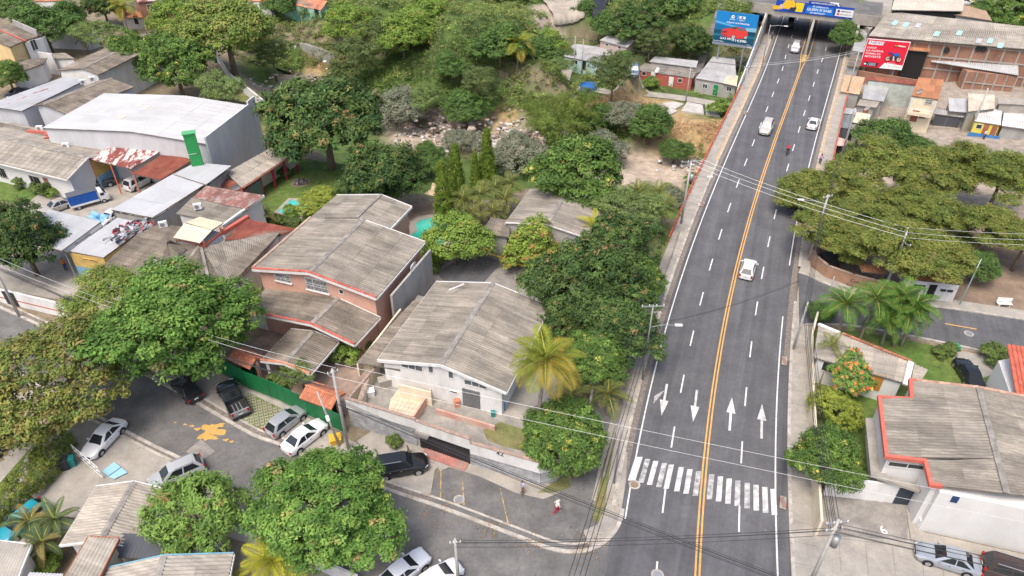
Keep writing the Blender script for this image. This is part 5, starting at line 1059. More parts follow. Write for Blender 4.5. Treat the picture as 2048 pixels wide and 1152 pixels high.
B.poly([(.2, .3), (.3, .27), (.5, .24), (.82, .29), (.83, .4), (.8, .5), (.74, .56), (.6, .6), (.45, .59), (.36, .53), (.22, .49), (.18, .42), (.18, .34)], RD); B.poly([(.37, .53), (.46, .585), (.56, .595), (.52, .52)], (.05, .06, .07)); B.poly([(.55, .51), (.6, .58), (.7, .565), (.77, .5)], (.1, .13, .14)); B.poly([(.19, .42), (.32, .44), (.32, .39), (.19, .38)], (.1, .03, .035)); B.poly([(.18, .34), (.34, .33), (.34, .29), (.2, .31)], (.3, .04, .05))
for cx, cy, r in ((.49, .285, .05), (.785, .315, .04)): B.ell(cx, cy, r * 1.05, r * 1.35, (.02, .02, .025)); B.ell(cx, cy, r * .8, r * 1.05, (.45, .47, .48)); B.ell(cx, cy, r * .28, r * .35, (.1, .1, .11))
B.text('DÉJATE SORPRENDER', .27, .7, .062); B.text('GX3 PRO', .17, .21, .085); B.text('$14,990', .48, .19, .11); B.text('usd', .8, .19, .035); B.text('EXCEL', .33, .8, .05); B.ell(.4, .88, .04, .05, WH); B.ell(.405, .885, .02, .02, (.012, .2, .5)); B.text('GEELY', .55, .8, .055); B.poly([(.55, .85), (.7, .85), (.7, .92), (.55, .92)], WH); B.poly([(.6, .86), (.65, .86), (.65, .91), (.6, .91)], (.1, .15, .3)); B.poly([(.515, .8), (.52, .8), (.52, .94), (.515, .94)], WH); B.text('Bienvenido Mañana', .02, .12, .035); B.text('1 unidad', .83, .11, .03); B.text('VIBO', .87, .035, .055)
for f in (.2, .8): p = lerp(b0, b1, f); zz = tz(p.x, p.y + .4); s = MB(); s.tube([(p.x, p.y + .35, zz - .5), (p.x, p.y + .35, 3.4)], .16, 8); s.build('post', M_STEEL, t)
for f in (.3, .5, .7): p = lerp(b0, b1, f); s = MB(); s.tube([(p.x, p.y, 9.6), (p.x + .3, p.y - .8, 9.75)], .035, 5); s.build('lamp_arm', M_STEEL, t)
# red motorcycle advertisement
b0, b1 = g(1719, 132, 1.0), g(1803, 140, 1.0); u = b1 - b0; W = u.length; t = thing('billboard', 'red billboard showing a blue motorcycle on the brick building', 'billboard', (b0 + b1) / 2)
B = panel(t, b0, u, (0, 0, 1), W, 5.5, mat('billboard_red', (.7, .022, .05), .45, .03, .3))
for q in ([(0, 0), (.012, 0), (.012, 1), (0, 1)], [(.988, 0), (1, 0), (1, 1), (.988, 1)], [(0, .97), (1, .97), (1, 1), (0, 1)]): B.poly(q, WH)
B.poly([(.05, .8), (.4, .8), (.42, .92), (.06, .93)], WH); B.text('NEXO', .09, .865, .12, (.2, .02, .12), sx=1.4)
for k, (w_, sz) in enumerate((('LLEGÓ', .085), ('LA NUEVA', .1), ('FORMA DE', .085), ('MOVERTE', .1))): B.text(w_, .05, .69 - .105 * k, sz, sx=1.2)
B.poly([(.06, .06), (.4, .04), (.42, .17), (.08, .19)], (.03, .03, .06)); B.text('GARANTÍA', .18, .14, .045); B.text('5 AÑOS', .16, .085, .07); B.ell(.11, .11, .03, .035, WH)
B.poly([(.46, 0), (1, 0), (1, .16), (.56, .2)], WH); B.text('la curacao', .66, .1, .085, (.62, .43, .02), sx=1.2); B.text('Disponible en', .62, .215, .04)
for cx in (.6, .86): B.ell(cx, .36, .07, .105, (.03, .03, .035)); B.ell(cx, .36, .056, .085, (.6, .2, .1)); B.ell(cx, .36, .045, .07, (.7, .45, .36)); B.ell(cx, .36, .015, .022, (.05, .05, .05))
B.poly([(.6, .37), (.7, .34), (.8, .36), (.82, .48), (.7, .5), (.66, .45)], (.04, .04, .05)); B.poly([(.7, .5), (.72, .58), (.82, .58), (.84, .5), (.78, .46)], (.02, .14, .5)); B.poly([(.56, .58), (.6, .54), (.7, .5), (.72, .53), (.6, .6)], (.03, .06, .2)); B.poly([(.82, .52), (.86, .38), (.875, .39), (.84, .57), (.82, .64)], (.12, .12, .14)); B.poly([(.72, .3), (.76, .3), (.73, .47), (.7, .46)], (.6, .55, .5)); B.poly([(.74, .86), (.92, .84), (.92, .8), (.76, .81)], (.7, .65, .5)); B.poly([(.66, .85), (.74, .85), (.74, .81), (.68, .81)], (.25, .33, .05))
for f in (.15, .85): p = lerp(b0, b1, f); s = MB(); s.tube([(p.x, p.y + .45, tz(p.x, p.y) - .4), (p.x, p.y + .45, 6)], .13, 8); s.build('post', M_STEEL, t)
# banner on the overpass
t = thing('banner', 'long blue and yellow advertising banner on the overpass parapet', 'banner', op(7, 0, 6)); p0 = op(-.6, -.12, 6.15); B = panel(t, p0, ou, (0, 0, 1), W_ + 1.2, 2.25, mat('banner_blue', (.01, .06, .36), .5, .04, .3), .06)
B.poly([(.42, .95), (.76, .95), (.74, 1.22), (.42, 1.24)], (.01, .045, .28)); B.poly([(-.03, .1), (.07, .15), (.1, .75), (.06, .5), (-.04, .45)], (.72, .42, .02)); B.poly([(.06, .3), (.24, .25), (.26, .8), (.22, 1.1), (.12, 1.05), (.1, .8)], (.75, .45, .03)); B.poly([(.27, .12), (.36, .12), (.37, .95), (.26, .95)], (.72, .55, .02)); B.poly([(.05, .25), (.1, .2), (.11, .6), (.06, .65)], (.6, .45, .35)); B.poly([(.18, .12), (.27, .15), (.28, .5), (.2, .45)], (.03, .035, .05)); B.poly([(.4, .1), (.76, .1), (.74, .8), (.42, .8)], (.015, .16, .5))
B.text('DECISIÓN INTELIGENTE', .45, 1.08, .17); B.text('ES CONFIAR EN', .48, .76, .17); B.text('QUIEN SÍ SABE', .41, .48, .3); B.text('DE RESPALDO', .46, .18, .19)
B.poly([(.78, .15), (1.0, .15), (1.0, .8), (.78, .8)], (.72, .72, .72)); B.text('IMPRESA', .84, .6, .22, (.06, .06, .1)); B.text('REPUESTOS', .84, .33, .17, (.25, .1, .1)); B.poly([(.8, .5), (.83, .5), (.83, .72), (.8, .72)], (.05, .06, .2)); B.poly([(.8, .25), (.83, .25), (.83, .42), (.8, .42)], (.6, .03, .05))
# ------------------------------------------------------------------ settlement left of the bridge
def shack(name, label, q, zs, rm, wm, zb, cat='house', **k):
    c = g(*q[3], zb); t = thing(name, label, cat, (c.x, c.y, zb)); k.setdefault('wd', 1.2); k.setdefault('ln', 3.0); mono(t, q, zs, rm, wm, zb - 1.0, **k); return t
M_REDW = mat('red_brick_paint', (.42, .1, .075), .9, .15, 1, col2=(.34, .12, .09), amt=.4, scale2=.8)
t = shack('red_cottage', 'low red walled cottage with ribbed grey roof on the settlement lane', [(1286, 126), (1394, 143), (1386, 157), (1274, 141)], [-.4, -.4, -1.0, -1.0], M_FIBRE, M_REDW, -3.2, ins=.15)
for a, b in ((1288, 147), (1360, 161)): win(t, a, b, .8, .7, panes=1, sill=False)
for a, b in ((1342, 163), (1306, 153)): dor(t, a, b, .9, 1.9, M_TRIMW)
s = MB(); pq = g(1318, 132, -.55); q2 = g(1312, 146, -.85); s.beam(pq + Vector((0, 0, .1)), q2 + Vector((0, 0, .1)), .6, .04); s.build('pale_roof_sheet', M_TRIMW, t)
dish((1358, 148), -.6, 'white satellite dish on the roof of the red cottage', .55, .3); dish((1397, 148), -1.0, 'white satellite dish at the left corner of the grey block house', .55, .3)
t = shack('grey_block_house', 'grey block house with green door and patched tin roof beside the bridge', [(1426, 113), (1470, 118), (1473, 172), (1391, 157)], [-.1, -.1, -.7, -.7], M_TING, M_BLOCK, -3.3, ins=.12)
win(t, 1410, 172, .9, .8, panes=2, sill=False); win(t, 1458, 178, .9, .8, panes=2, sill=False); dor(t, 1431, 180, .9, 2.0, mat('emerald_door', (.01, .2, .08), .5, .05))
shack('tin_annex', 'small cream tin roof annex at the corner of the grey block house', [(1455, 149), (1476, 152), (1473, 173), (1446, 167)], [-.5, -.5, -.62, -.62], M_TINC, None, -3.3, 'annex')
shack('tin_strip_house', 'long pale tin roof behind the red cottage full of loose scrap', [(1310, 113), (1396, 122), (1392, 136), (1298, 124)], [-.2, -.2, -.5, -.5], M_TING, M_GREYW, -3, 'shed')
t = shack('long_tin_house', 'long low house with pale tin roof and mint green front near the water tank', [(1150, 88), (1252, 101), (1221, 131), (1113, 111)], [.3, .3, -.5, -.5], M_TING, mat('pale_blue_wall', (.42, .52, .55), .9, .1, 1, col2=(.2, .42, .3), amt=.3, scale2=.4), -3, ins=.15)
dor(t, 1168, 130, .9, 1.9); win(t, 1150, 124, 1.2, .8, panes=2, sill=False)
t = shack('upper_tin_house', 'square house with clean grey tin roof above the long tin house', [(1218, 70), (1271, 81), (1254, 96), (1199, 81)], [2.2, 2.2, 1.8, 1.8], M_TING, mat('bare_pinkish_block', (.42, .33, .29), .92, .12, 1, rand=.1), -1, ins=.15)
win(t, 1214, 89, .8, .5, panes=1, sill=False); win(t, 1239, 95, .8, .5, panes=1, sill=False)
shack('tin_lean_to', 'weathered pale board lean-to roof above the bamboo', [(1119, 139), (1145, 141), (1139, 161), (1111, 160)], [-1.1, -1.1, -1.5, -1.5], M_FIBREL, M_DIRT, -3.6, 'shed')
p = hit(1177, 180); t = thing('water_tank', 'round blue above ground pool beside the settlement lane', 'pool', p); s = MB(); s.tube([(p.x, p.y, p.z - .4), (p.x, p.y, p.z + 1.1)], 1.75, 20, cap=False); s.build('side', mat('tank_blue', (.1, .2, .4), .5, .06, 1), t); s = MB(); s.tube([(p.x, p.y, p.z + .55), (p.x, p.y, p.z + .7)], 1.72, 20); s.build('water', mat('tank_blue_water', (.03, .13, .36), .15, .05, 1), t)
# settlement lane, old slab, stairs
LN = [hit(*q) for q in ((1150, 179), (1190, 181), (1230, 182), (1290, 186), (1360, 198), (1430, 209), (1478, 217))]; s = MB()
lc = curve_pts(LN, n=10, world=True); a = offset_pts(lc, 1.2); b = offset_pts(lc, -1.5)
for k in range(len(lc) - 1): s.poly([(p.x, p.y, tz(p.x, p.y) + .14) for p, z in ((b[k], lc[k].z), (b[k + 1], lc[k + 1].z), (a[k + 1], lc[k + 1].z), (a[k], lc[k].z))])
s.build('settlement_lane', M_CONC, smooth_=True); tag(bpy.data.objects['settlement_lane'], kind='structure')
for k, q in enumerate(([(1318, 208), (1345, 203), (1368, 208), (1350, 218)], [(1310, 222), (1338, 214), (1355, 222), (1330, 234)], [(1362, 222), (1374, 204), (1405, 210), (1408, 228)], [(1411, 210), (1432, 213), (1440, 232), (1412, 228)])):
    P = [g(*p, -3.25) for p in q]; s = MB(); s.prism([(p.x, p.y) for p in P], -3.9, -3.2); o = s.build('old_floor_slab', mat('pale_floor_slab', (.5, .47, .44), .9, .15, .7, col2=(.36, .33, .3), amt=.4, scale2=.6)); tag(o, kind='structure')
def stair(label, pxs, wd, m=M_CONCD):
    P = [hit(*p) for p in pxs]; c = P[0]; t = thing('stairway', label, 'stairs', c); L_ = [0]
    for a, b in zip(P, P[1:]): L_.append(L_[-1] + (b - a).length)
    n_ = min(90, int(L_[-1] / .42))
    for k in range(n_):
        d_ = L_[-1] * (k + .5) / n_; i = max(j for j in range(len(P) - 1) if L_[j] <= d_); p = lerp(P[i], P[i + 1], (d_ - L_[i]) / (L_[i + 1] - L_[i])); dr = (P[i + 1] - P[i]); z = lerp(P[i].z, P[i + 1].z, (d_ - L_[i]) / (L_[i + 1] - L_[i]))
        s = MB(); z = max(z, tz(p.x, p.y)) + .25; s.box((p.x, p.y, z - .3), (.40, wd, .6), math.atan2(dr.y, dr.x)); s.build('step', m, t)
stair('long concrete stairway climbing past the blue billboard', [(1390, 172), (1396, 140), (1408, 112), (1420, 85), (1432, 50), (1442, 20), (1448, 0)], 1.7)
stair('stairway beside the underpass climbing to the overpass', [(1517, 46), (1524, 30), (1532, 12), (1538, 0)], 2.6, M_CONC)
# houses on the skyline of the ravine
M_TURQ = mat('turquoise_wall', (.2, .52, .42), .9, .1, 1, col2=(.45, .42, .36), amt=.35, scale2=.5)
def tiled(name, label, q, zs, rm, wm, zb):
    t = shack(name, label, q, zs, rm, wm, zb, ins=.15, wd=1.0, ln=2.0, pitch=.28); return t
zr = hit(610, 38).z; t = tiled('turquoise_house', 'turquoise walled house with old red tile roof above the ravine cliff', [(560, -12), (655, 2), (642, 21), (552, 3)], [zr + 4.4, zr + 4.4, zr + 3.2, zr + 3.2], M_CLAY, M_TURQ, zr); dor(t, 634, 28, 1.3, 2.2); win(t, 612, 18, .8, .8, panes=2, sill=False)
zr = hit(300, 48).z; t = shack('unfinished_brick_house', 'two storey unfinished brick house behind the palm at top left', [(262, -12), (345, -16), (340, 0), (275, 5)], [zr + 6.5, zr + 6.5, zr + 6.2, zr + 6.2], M_RUSTW, M_BRICK, zr); win(t, 300, 14, 1.1, 1.0, panes=1, sill=False); dor(t, 315, 26, .9, 1.8, mat('cobalt_door', (.02, .06, .3), .6, .05))
t = shack('tin_hut', 'low tin roofed hut at the foot of the unfinished brick house', [(235, 22), (300, 24), (292, 36), (240, 36)], [zr + 2.9, zr + 2.9, zr + 2.5, zr + 2.5], M_RUSTO, M_GREYW, zr, 'hut'); dor(t, 272, 40, .9, 1.8)
zr = hit(500, 18).z; tiled('tiled_hut', 'small hut with red tile roof at the top edge left of the turquoise house', [(486, -14), (545, -10), (540, 4), (480, 2)], [zr + 3.4, zr + 3.4, zr + 2.6, zr + 2.6], M_CLAY, M_WHITED, zr)
zr = hit(90, 15).z; tiled('tiled_hut', 'small red tiled hut at the top edge above the cream house', [(70, -14), (130, -14), (128, 2), (70, 3)], [zr + 3.4, zr + 3.4, zr + 2.6, zr + 2.6], M_CLAY, M_WHITED, zr)
# cliff retaining walls of the ravine
M_CLIFF = mat('stained_cliff_concrete', (.36, .34, .31), .95, .2, .5, .3, 6, col2=(.2, .185, .165), amt=.45, scale2=.5, sharp=.12, stretch=(1, 1, .35))
def cliff(label, pxs, z0, z1):
    P = [g(*p, z0) for p in pxs]; t = thing('retaining_wall', label, 'wall', P[0])
    for a, b in zip(P, P[1:]):
        n_ = Vector((b.y - a.y, a.x - b.x, 0)).normalized() * -.6; s = MB(); s.hexa([(a.x, a.y, z0 - 1), (b.x, b.y, z0 - 1), (b.x + n_.x, b.y + n_.y, z0 - 1), (a.x + n_.x, a.y + n_.y, z0 - 1)], [(a.x + n_.x * .6, a.y + n_.y * .6, z1), (b.x + n_.x * .6, b.y + n_.y * .6, z1), (b.x + n_.x * 1.8, b.y + n_.y * 1.8, z1), (a.x + n_.x * 1.8, a.y + n_.y * 1.8, z1)]); s.build('wall_panel', M_CLIFF, t)
cliff('stained concrete cliff wall with a spout over the stream', [(548, 128), (592, 133)], -7, -1.6); cliff('long stained concrete cliff wall right of the waterfall', [(602, 134), (640, 146), (676, 162)], -7, -1.5)
p = g(597, 134, -7); s = MB(); s.tube([(p.x, p.y + .6, -2.2), (p.x, p.y + .1, -2.4), (p.x, p.y - .3, -4), (p.x, p.y - .4, -6.9)], [.3, .35, .4, .6], 8); o = s.build('waterfall', mat('falling_water', (.45, .47, .46), .2, .1, 2), label='thin waterfall dropping from the spout in the cliff wall', cat='waterfall')
ST = [(560, 148), (590, 147), (630, 158), (670, 172), (700, 188), (740, 205), (790, 228), (840, 250), (880, 268)]; P = [hit(*q) for q in ST]; s = MB(); a = offset_pts(P, 1.3); b = offset_pts(P, -1.6)
for k in range(len(P) - 1):
    zz = [max(tz(q.x, q.y) for q in (a[i], b[i], P[i])) + .1 for i in (k, k + 1)]; s.poly([(b[k].x, b[k].y, zz[0]), (b[k + 1].x, b[k + 1].y, zz[1]), (a[k + 1].x, a[k + 1].y, zz[1]), (a[k].x, a[k].y, zz[0])])
tag(s.build('stream', mat('muddy_water', (.16, .13, .095), .25, .15, .8, spec=.5)), kind='structure')
M_TARP = mat('black_tarpaulin', (.022, .024, .032), .6, .25, .6, bump=.6, bscale=1.2, stretch=(2, 2, .3)); M_SPRAY = mat('sprayed_concrete_slope', (.42, .37, .30), .95, .15, .4, .5, 3, col2=(.28, .24, .19), amt=.45, scale2=.3, sharp=.15)
def drape(name, label, quad, m, cat, up=.35, n=16):
    c = [hit(*q) for q in quad]; s = MB(); gr = []
    for j in range(n + 1):
        for i in range(n + 1):
            p = lerp(lerp(c[0], c[1], i / n), lerp(c[3], c[2], i / n), j / n); gr.append((p.x, p.y, tz(p.x, p.y) + up * .5 + .12 * math.sin(i * 2.1 + j)))
    i0 = len(s.v); s.v += gr
    for j in range(n):
        for i in range(n): q = i0 + j * (n + 1) + i; s.f.append((q, q + 1, q + n + 2, q + n + 1)); s.m.append(0)
    o = s.build(name, m, smooth_=True, label=label, cat=cat); md = o.modifiers.new('thick', 'SOLIDIFY'); md.thickness = .25; md.offset = -1
drape('tarpaulin', 'wide black tarpaulin covering the slope at the top centre', [(955, -12), (1060, -12), (1052, 14), (960, 12)], M_TARP, 'tarpaulin', 5); drape('tarpaulin', 'black tarpaulin strip right of the sprayed concrete slope', [(1190, -6), (1222, -2), (1205, 60), (1182, 62)], M_TARP, 'tarpaulin', 3); drape('tarpaulin', 'narrow black tarpaulin at the top edge left of the wide one', [(850, -14), (940, -14), (935, 4), (850, 2)], M_TARP, 'tarpaulin', 5)
drape('concrete_slope', 'pale sprayed concrete slope between the tarpaulins', [(1078, -8), (1172, -8), (1168, 42), (1108, 62)], M_SPRAY, 'slope', 1.0)
# ------------------------------------------------------------------ shacks right of the bridge
M_BEI = mat('tan_tin_sheet', (.52, .36, .23), .7, .1, .6, rand=.08, col2=(.45, .26, .14), amt=.3, scale2=.7)
shack('tan_roof_shack', 'shack with clean tan tin roof against the right pavement', [(1690, 150), (1730, 155), (1718, 190), (1680, 184)], [1.2, 1.2, .6, .6], M_BEI, M_GREYW, -3, ins=.1)
shack('dark_porch', 'dark open porch with pale strip roof below the tan shack', [(1669, 213), (1714, 219), (1711, 230), (1668, 226)], [-.2, -.2, -.3, -.3], M_TING, M_DARK, -3.4, 'porch')  # solid near-black walls paint the shade of the open porch
shack('slate_shack', 'shack with dark blue grey ribbed roof along the right pavement', [(1669, 228), (1709, 231), (1697, 258), (1662, 254)], [-.4, -.4, -1.0, -1.0], mat('slate_tin', (.16, .18, .19), .7, .12, .8, rand=.12), M_GREYW, -3.6)
shack('black_sheet_shack', 'low shack roofed in black sheets next to the pink awning', [(1662, 256), (1697, 260), (1690, 277), (1659, 272)], [-1.1, -1.1, -1.4, -1.4], mat('black_plastic_sheet', (.05, .05, .052), .6, .15, .8, rand=.1), M_GREYW, -3.8)
shack('grey_roof_shack', 'broad grey tin roof shack with a green patch behind the tan one', [(1730, 166), (1778, 176), (1767, 204), (1724, 198)], [.6, .6, .1, .1], M_TING, M_GREYW, -3)
shack('mint_wall_house', 'low house with long mint stained wall below the red strip roof', [(1735, 152), (1838, 163), (1836, 172), (1733, 160)], [2.0, 2.0, 1.6, 1.6], M_RUST, mat('mint_stained_wall', (.45, .5, .46), .92, .1, .7, col2=(.3, .3, .27), amt=.4, scale2=.5), -2.5)
t = shack('patched_shack', 'shack with rusty patched beige roof and a white dish', [(1720, 199), (1760, 204), (1752, 216), (1713, 211)], [.0, .0, -.3, -.3], M_FIBREL, M_GREYW, -3.2); dor(t, 1731, 222, .9, 1.9, M_CLAYD)
shack('beige_plate_shack', 'shack with flat beige plate roof beside the bright green bush', [(1712, 224), (1741, 229), (1736, 251), (1704, 245)], [-.6, -.6, -.9, -.9], M_TINC, M_GREYW, -3.4)
t = shack('concrete_shack', 'grey concrete hut with dark doorway beside the pink awning', [(1698, 247), (1735, 252), (1730, 262), (1694, 258)], [-1.2, -1.2, -1.3, -1.3], M_CONCD, M_GREYW, -3.6); dor(t, 1697, 275, 1.0, 1.8)
dish((1732, 216), .2, 'white satellite dish on the patched beige shack', .55, .2); dish((1745, 236), -.6, 'white satellite dish on the flat beige shack roof corner', .55, .5)
q = [g(*p, -1.6) for p in ((1658, 274), (1678, 272), (1696, 280), (1692, 292), (1664, 291))]; s = MB(); c = sum(q, Vector()) / 5 + Vector((0, 0, .5))
for k in range(5): s.poly([q[k], q[(k + 1) % 5], c])
s.poly([p - Vector((0, 0, .02)) for p in q]); s.build('awning', mat('pink_awning_cloth', (.62, .33, .3), .8, .1, .8, col2=(.68, .62, .58), amt=.4, scale2=.4), label='faded pink cloth awning at the foot of the shacks', cat='awning')
# two storey house with balcony
t = shack('balcony_house', 'narrow cream two storey house with white balcony and orange tin roof', [(1837, 155), (1887, 160), (1877, 200), (1823, 192)], [4.0, 4.0, 3.3, 3.3], M_RUSTO, M_CREAM, -2.6, ins=.1)
win(t, 1858, 203, 1.0, .8, panes=2, sill=False, bars=M_BARS); win(t, 1845, 232, 1.0, .9, panes=2, sill=False, bars=M_BARS); dor(t, 1829, 232, 1.1, 2.0, M_CLAYD)
P0, nf = FRONT[t]; P0 = Vector(P0); xf = Vector((-nf.y, nf.x, 0)); a, b = at(t, 1815, 222), at(t, 1862, 227); a.z = b.z = .4
s = MB(); s.hexa([a, b, b + nf * 1.3, a + nf * 1.3], [p + Vector((0, 0, .2)) for p in (a, b, b + nf * 1.3, a + nf * 1.3)]); s.build('balcony_floor', M_CREAM, t)
s = MB(); s.beam(a + nf * 1.25 + Vector((0, 0, 1.15)), b + nf * 1.25 + Vector((0, 0, 1.15)), .14, .12); s.build('balcony_rail', M_TRIMW, t)
for k in range(14): p = lerp(a, b, (k + .5) / 14) + nf * 1.25; s = MB(); s.box((p.x, p.y, .85), (.1, .1, .5)); s.build('baluster', M_TRIMW, t)
s = MB(); s.beam(a + nf * 1.25 + Vector((0, 0, .4)), b + nf * 1.25 + Vector((0, 0, .4)), .12, .4); s.build('balcony_base', M_CREAM, t)
for p in (a, b): q = p + nf * 1.2; s = MB(); s.box((q.x, q.y, 2.1), (.18, .18, 2.3)); s.build('post', M_TRIMW, t)
dish((1837, 182), 4.0, 'white satellite dish on the orange roof of the balcony house', .6, .2)
shack('white_roof_shack', 'shack with bright white tin roof right of the balcony house', [(1896, 197), (1932, 197), (1936, 226), (1898, 223)], [.9, .9, .4, .4], M_TINW, M_GREYW, -2.8)
shack('scrap_wall_shack', 'scrap sheet shack under a drooping grey canvas', [(1872, 218), (1930, 228), (1928, 236), (1866, 228)], [-.2, -.2, -.5, -.5], M_TING, M_TIND, -2.8)
shack('cream_roof_shack', 'tall shack with streaked cream tin roof behind the yellow house', [(1936, 187), (1989, 190), (1989, 218), (1936, 224)], [2.0, 2.0, 1.4, 1.4], mat('streaked_cream_tin', (.55, .5, .42), .7, .1, .8, rand=.08, col2=(.42, .33, .24), amt=.35, scale2=.6), M_GREYW, -2.5)
t = shack('yellow_house', 'small bright yellow and blue house with white tin roof', [(1952, 217), (2004, 219), (2001, 251), (1949, 243)], [1.0, 1.0, .4, .4], mat('off_white_tin', (.58, .56, .54), .6, .08, .6, rand=.08), mat('bright_yellow_wall', (.66, .56, .08), .85, .06, 1), -2.3, ins=.12)
win(t, 1958, 253, .8, .7, panes=1, sill=False); dor(t, 1971, 258, .8, 1.9, M_CLAYD); dor(t, 1987, 262, .8, 1.9, M_CLAYD)
P0, nf = FRONT[t]; a = onplane(1936, 268, P0, nf); b = onplane(1998, 279, P0, nf); s = MB(); s.beam(Vector((a.x, a.y, -1.95)) + nf * .06, Vector((b.x, b.y, -1.95)) + nf * .06, .04, .8); s.build('blue_dado', mat('cobalt_dado', (.06, .2, .45), .85, .15, 1), t)
shack('white_tin_row', 'wide off white tin roof cut by the right edge beside the yellow house', [(2010, 212), (2090, 216), (2085, 264), (2003, 252)], [.8, .8, .2, .2], MATS['off_white_tin'], M_GREYW, -2.2)
shack('cracked_wall_house', 'bare pale concrete house above the white tin row', [(1995, 195), (2070, 198), (2070, 212), (1996, 208)], [2.5, 2.5, 2.2, 2.2], M_CONC, M_CONC, -1.5)
# brick factory
t = thing('brick_factory', 'large bare brick factory with concrete frame and long corrugated roof', 'factory', g(1930, 150, -1))
q = [(1777, 23), (2110, 60), (2110, 104), (1737, 72)]; P, rf = mono(t, q, [8.2, 8.2, 6.6, 6.6], M_FIBREL, None, wd=1.4, ln=4.5, pitch=.35, amp=.06)
for k, (u_, v_) in enumerate(((.09, .35), (.16, .38), (.23, .36), (.36, .62), (.48, .5), (.6, .74), (.66, .7), (.72, .85))):
    c0_ = lerp(lerp(P[0], P[1], u_), lerp(P[3], P[2], u_), v_); dn = (P[3] - P[0]).normalized(); s = MB(); s.beam(c0_ + Vector((0, 0, .14)), c0_ + dn * 2.4 + Vector((0, 0, .14)), .9, .04); s.build('skylight_sheet', mat('mint_skylight', (.33, .56, .5), .4, .05) if k % 3 != 2 else M_TINW, t)
wl_ = [P[3] + Vector((1.2, .6, 0)), P[2] + Vector((0, .6, 0)), P[1] + Vector((0, -.5, 0)), P[0] + Vector((.5, -.5, 0))]; s = MB(); s.prism([(p.x, p.y) for p in wl_], -3, 0, ztops=[6.4, 6.4, 7.9, 7.9]); s.build('wall', M_BRICK, t)
fu = (wl_[1] - wl_[0]).normalized(); fn_ = Vector((fu.y, -fu.x, 0)); L_ = (wl_[1] - wl_[0]).length
for k in range(2, 12): p = wl_[0] + fu * (L_ * k / 12) + fn_ * .06; s = MB(); s.box((p.x, p.y, 2.2), (.32, .14, 8.3), math.atan2(fu.y, fu.x)); s.build('concrete_column', M_CONC, t)
for z in (1.2, 3.6, 6.1): a, b = wl_[0] + fn_ * .065, wl_[1] + fn_ * .065; s = MB(); s.beam((a.x, a.y, z), (b.x, b.y, z), .14, .26); s.build('concrete_beam', M_CONC, t)
for px, py in ((1893, 100), (1957, 97), (1967, 98)): p = onplane(px, py, wl_[0], fn_) + fn_ * .05; s = MB(); s.tube([p, p + fn_ * .2], .55, 14); s.build('extractor_fan', M_BLACKM, t)
t = shack('white_awning_roof', 'long white tin awning across the brick factory front', [(1868, 107), (2036, 130), (2036, 151), (1862, 124)], [3.4, 3.4, 2.6, 2.6], M_TINW, None, -2, 'awning', wd=1.5)
s = MB(); a, b = g(1936, 142, 2.4), g(2036, 152, 2.4); s.prism([(a.x, a.y), (b.x, b.y), (b.x, b.y + 2), (a.x, a.y + 2)], -3, 2.3); s.build('lower_brick_wall', M_BRICK, t)
for k in range(6): p = lerp(a, b, k / 5); s = MB(); s.box((p.x, p.y - .04, 0), (.25, .14, 4.6)); s.build('column', M_CONC, t)
s = MB(); s.beam((a.x, a.y - .05, .3), (b.x, b.y - .05, .3), .13, .22); s.build('beam', M_CONC, t)
shack('orange_roof_bay', 'rust orange sheet roof bay beside the red billboard', [(1815, 76), (1862, 80), (1860, 104), (1812, 100)], [5.6, 5.6, 4.8, 4.8], M_RUSTO, M_DARK, -1, 'shed')
freewall('brick_yard_wall', 'long low mossy brick wall under the red billboard', None, -3, .9, .3, M_BRICK, pts=[Vector((*g(1712, 140, .9).xy, 0)), Vector((*g(1838, 160, .9).xy, 0))])
shack('grey_roof_cabin', 'pale grey tin cabin roofs stepping beside the far right pavement', [(1716, 58), (1736, 60), (1728, 106), (1704, 102)], [4.2, 4.2, 3.4, 3.4], M_TING, M_GREYW, -1, 'cabin'); shack('mossy_roof_cabin', 'mossy concrete cabin roof below the grey cabin', [(1704, 106), (1727, 109), (1718, 136), (1694, 132)], [2.4, 2.4, 2.0, 2.0], M_FIBRE2, M_GREYW, -2, 'cabin')
zr = 6.6; shack('beige_hall', 'hall with flat beige roof at the top edge behind the factory', [(1792, -14), (1930, -10), (1925, 23), (1783, 20)], [9.5, 9.5, 8.8, 8.8], mat('beige_sheet', (.5, .45, .38), .8, .06, .4, rand=.05), M_DARK, 0, 'hall', wd=1.6, ln=6); shack('tan_ribbed_hall', 'tan ribbed roof hall right of the beige hall', [(1926, 10), (1972, 22), (1984, 42), (1908, 30)], [8.6, 8.6, 8.0, 8.0], mat('tan_ribbed_sheet', (.36, .26, .18), .8, .08, .4, rand=.08), M_GREYW, 0, 'hall')
sheet('upper_lot', [(1690, -30), (1790, -30), (1782, 24), (1740, 60), (1718, 40)], 5.0, M_CONC, 6); sheet('upper_lot', [(1925, -40), (2200, -40), (2150, 40), (1985, 30)], 6.0, M_CONC, 6)
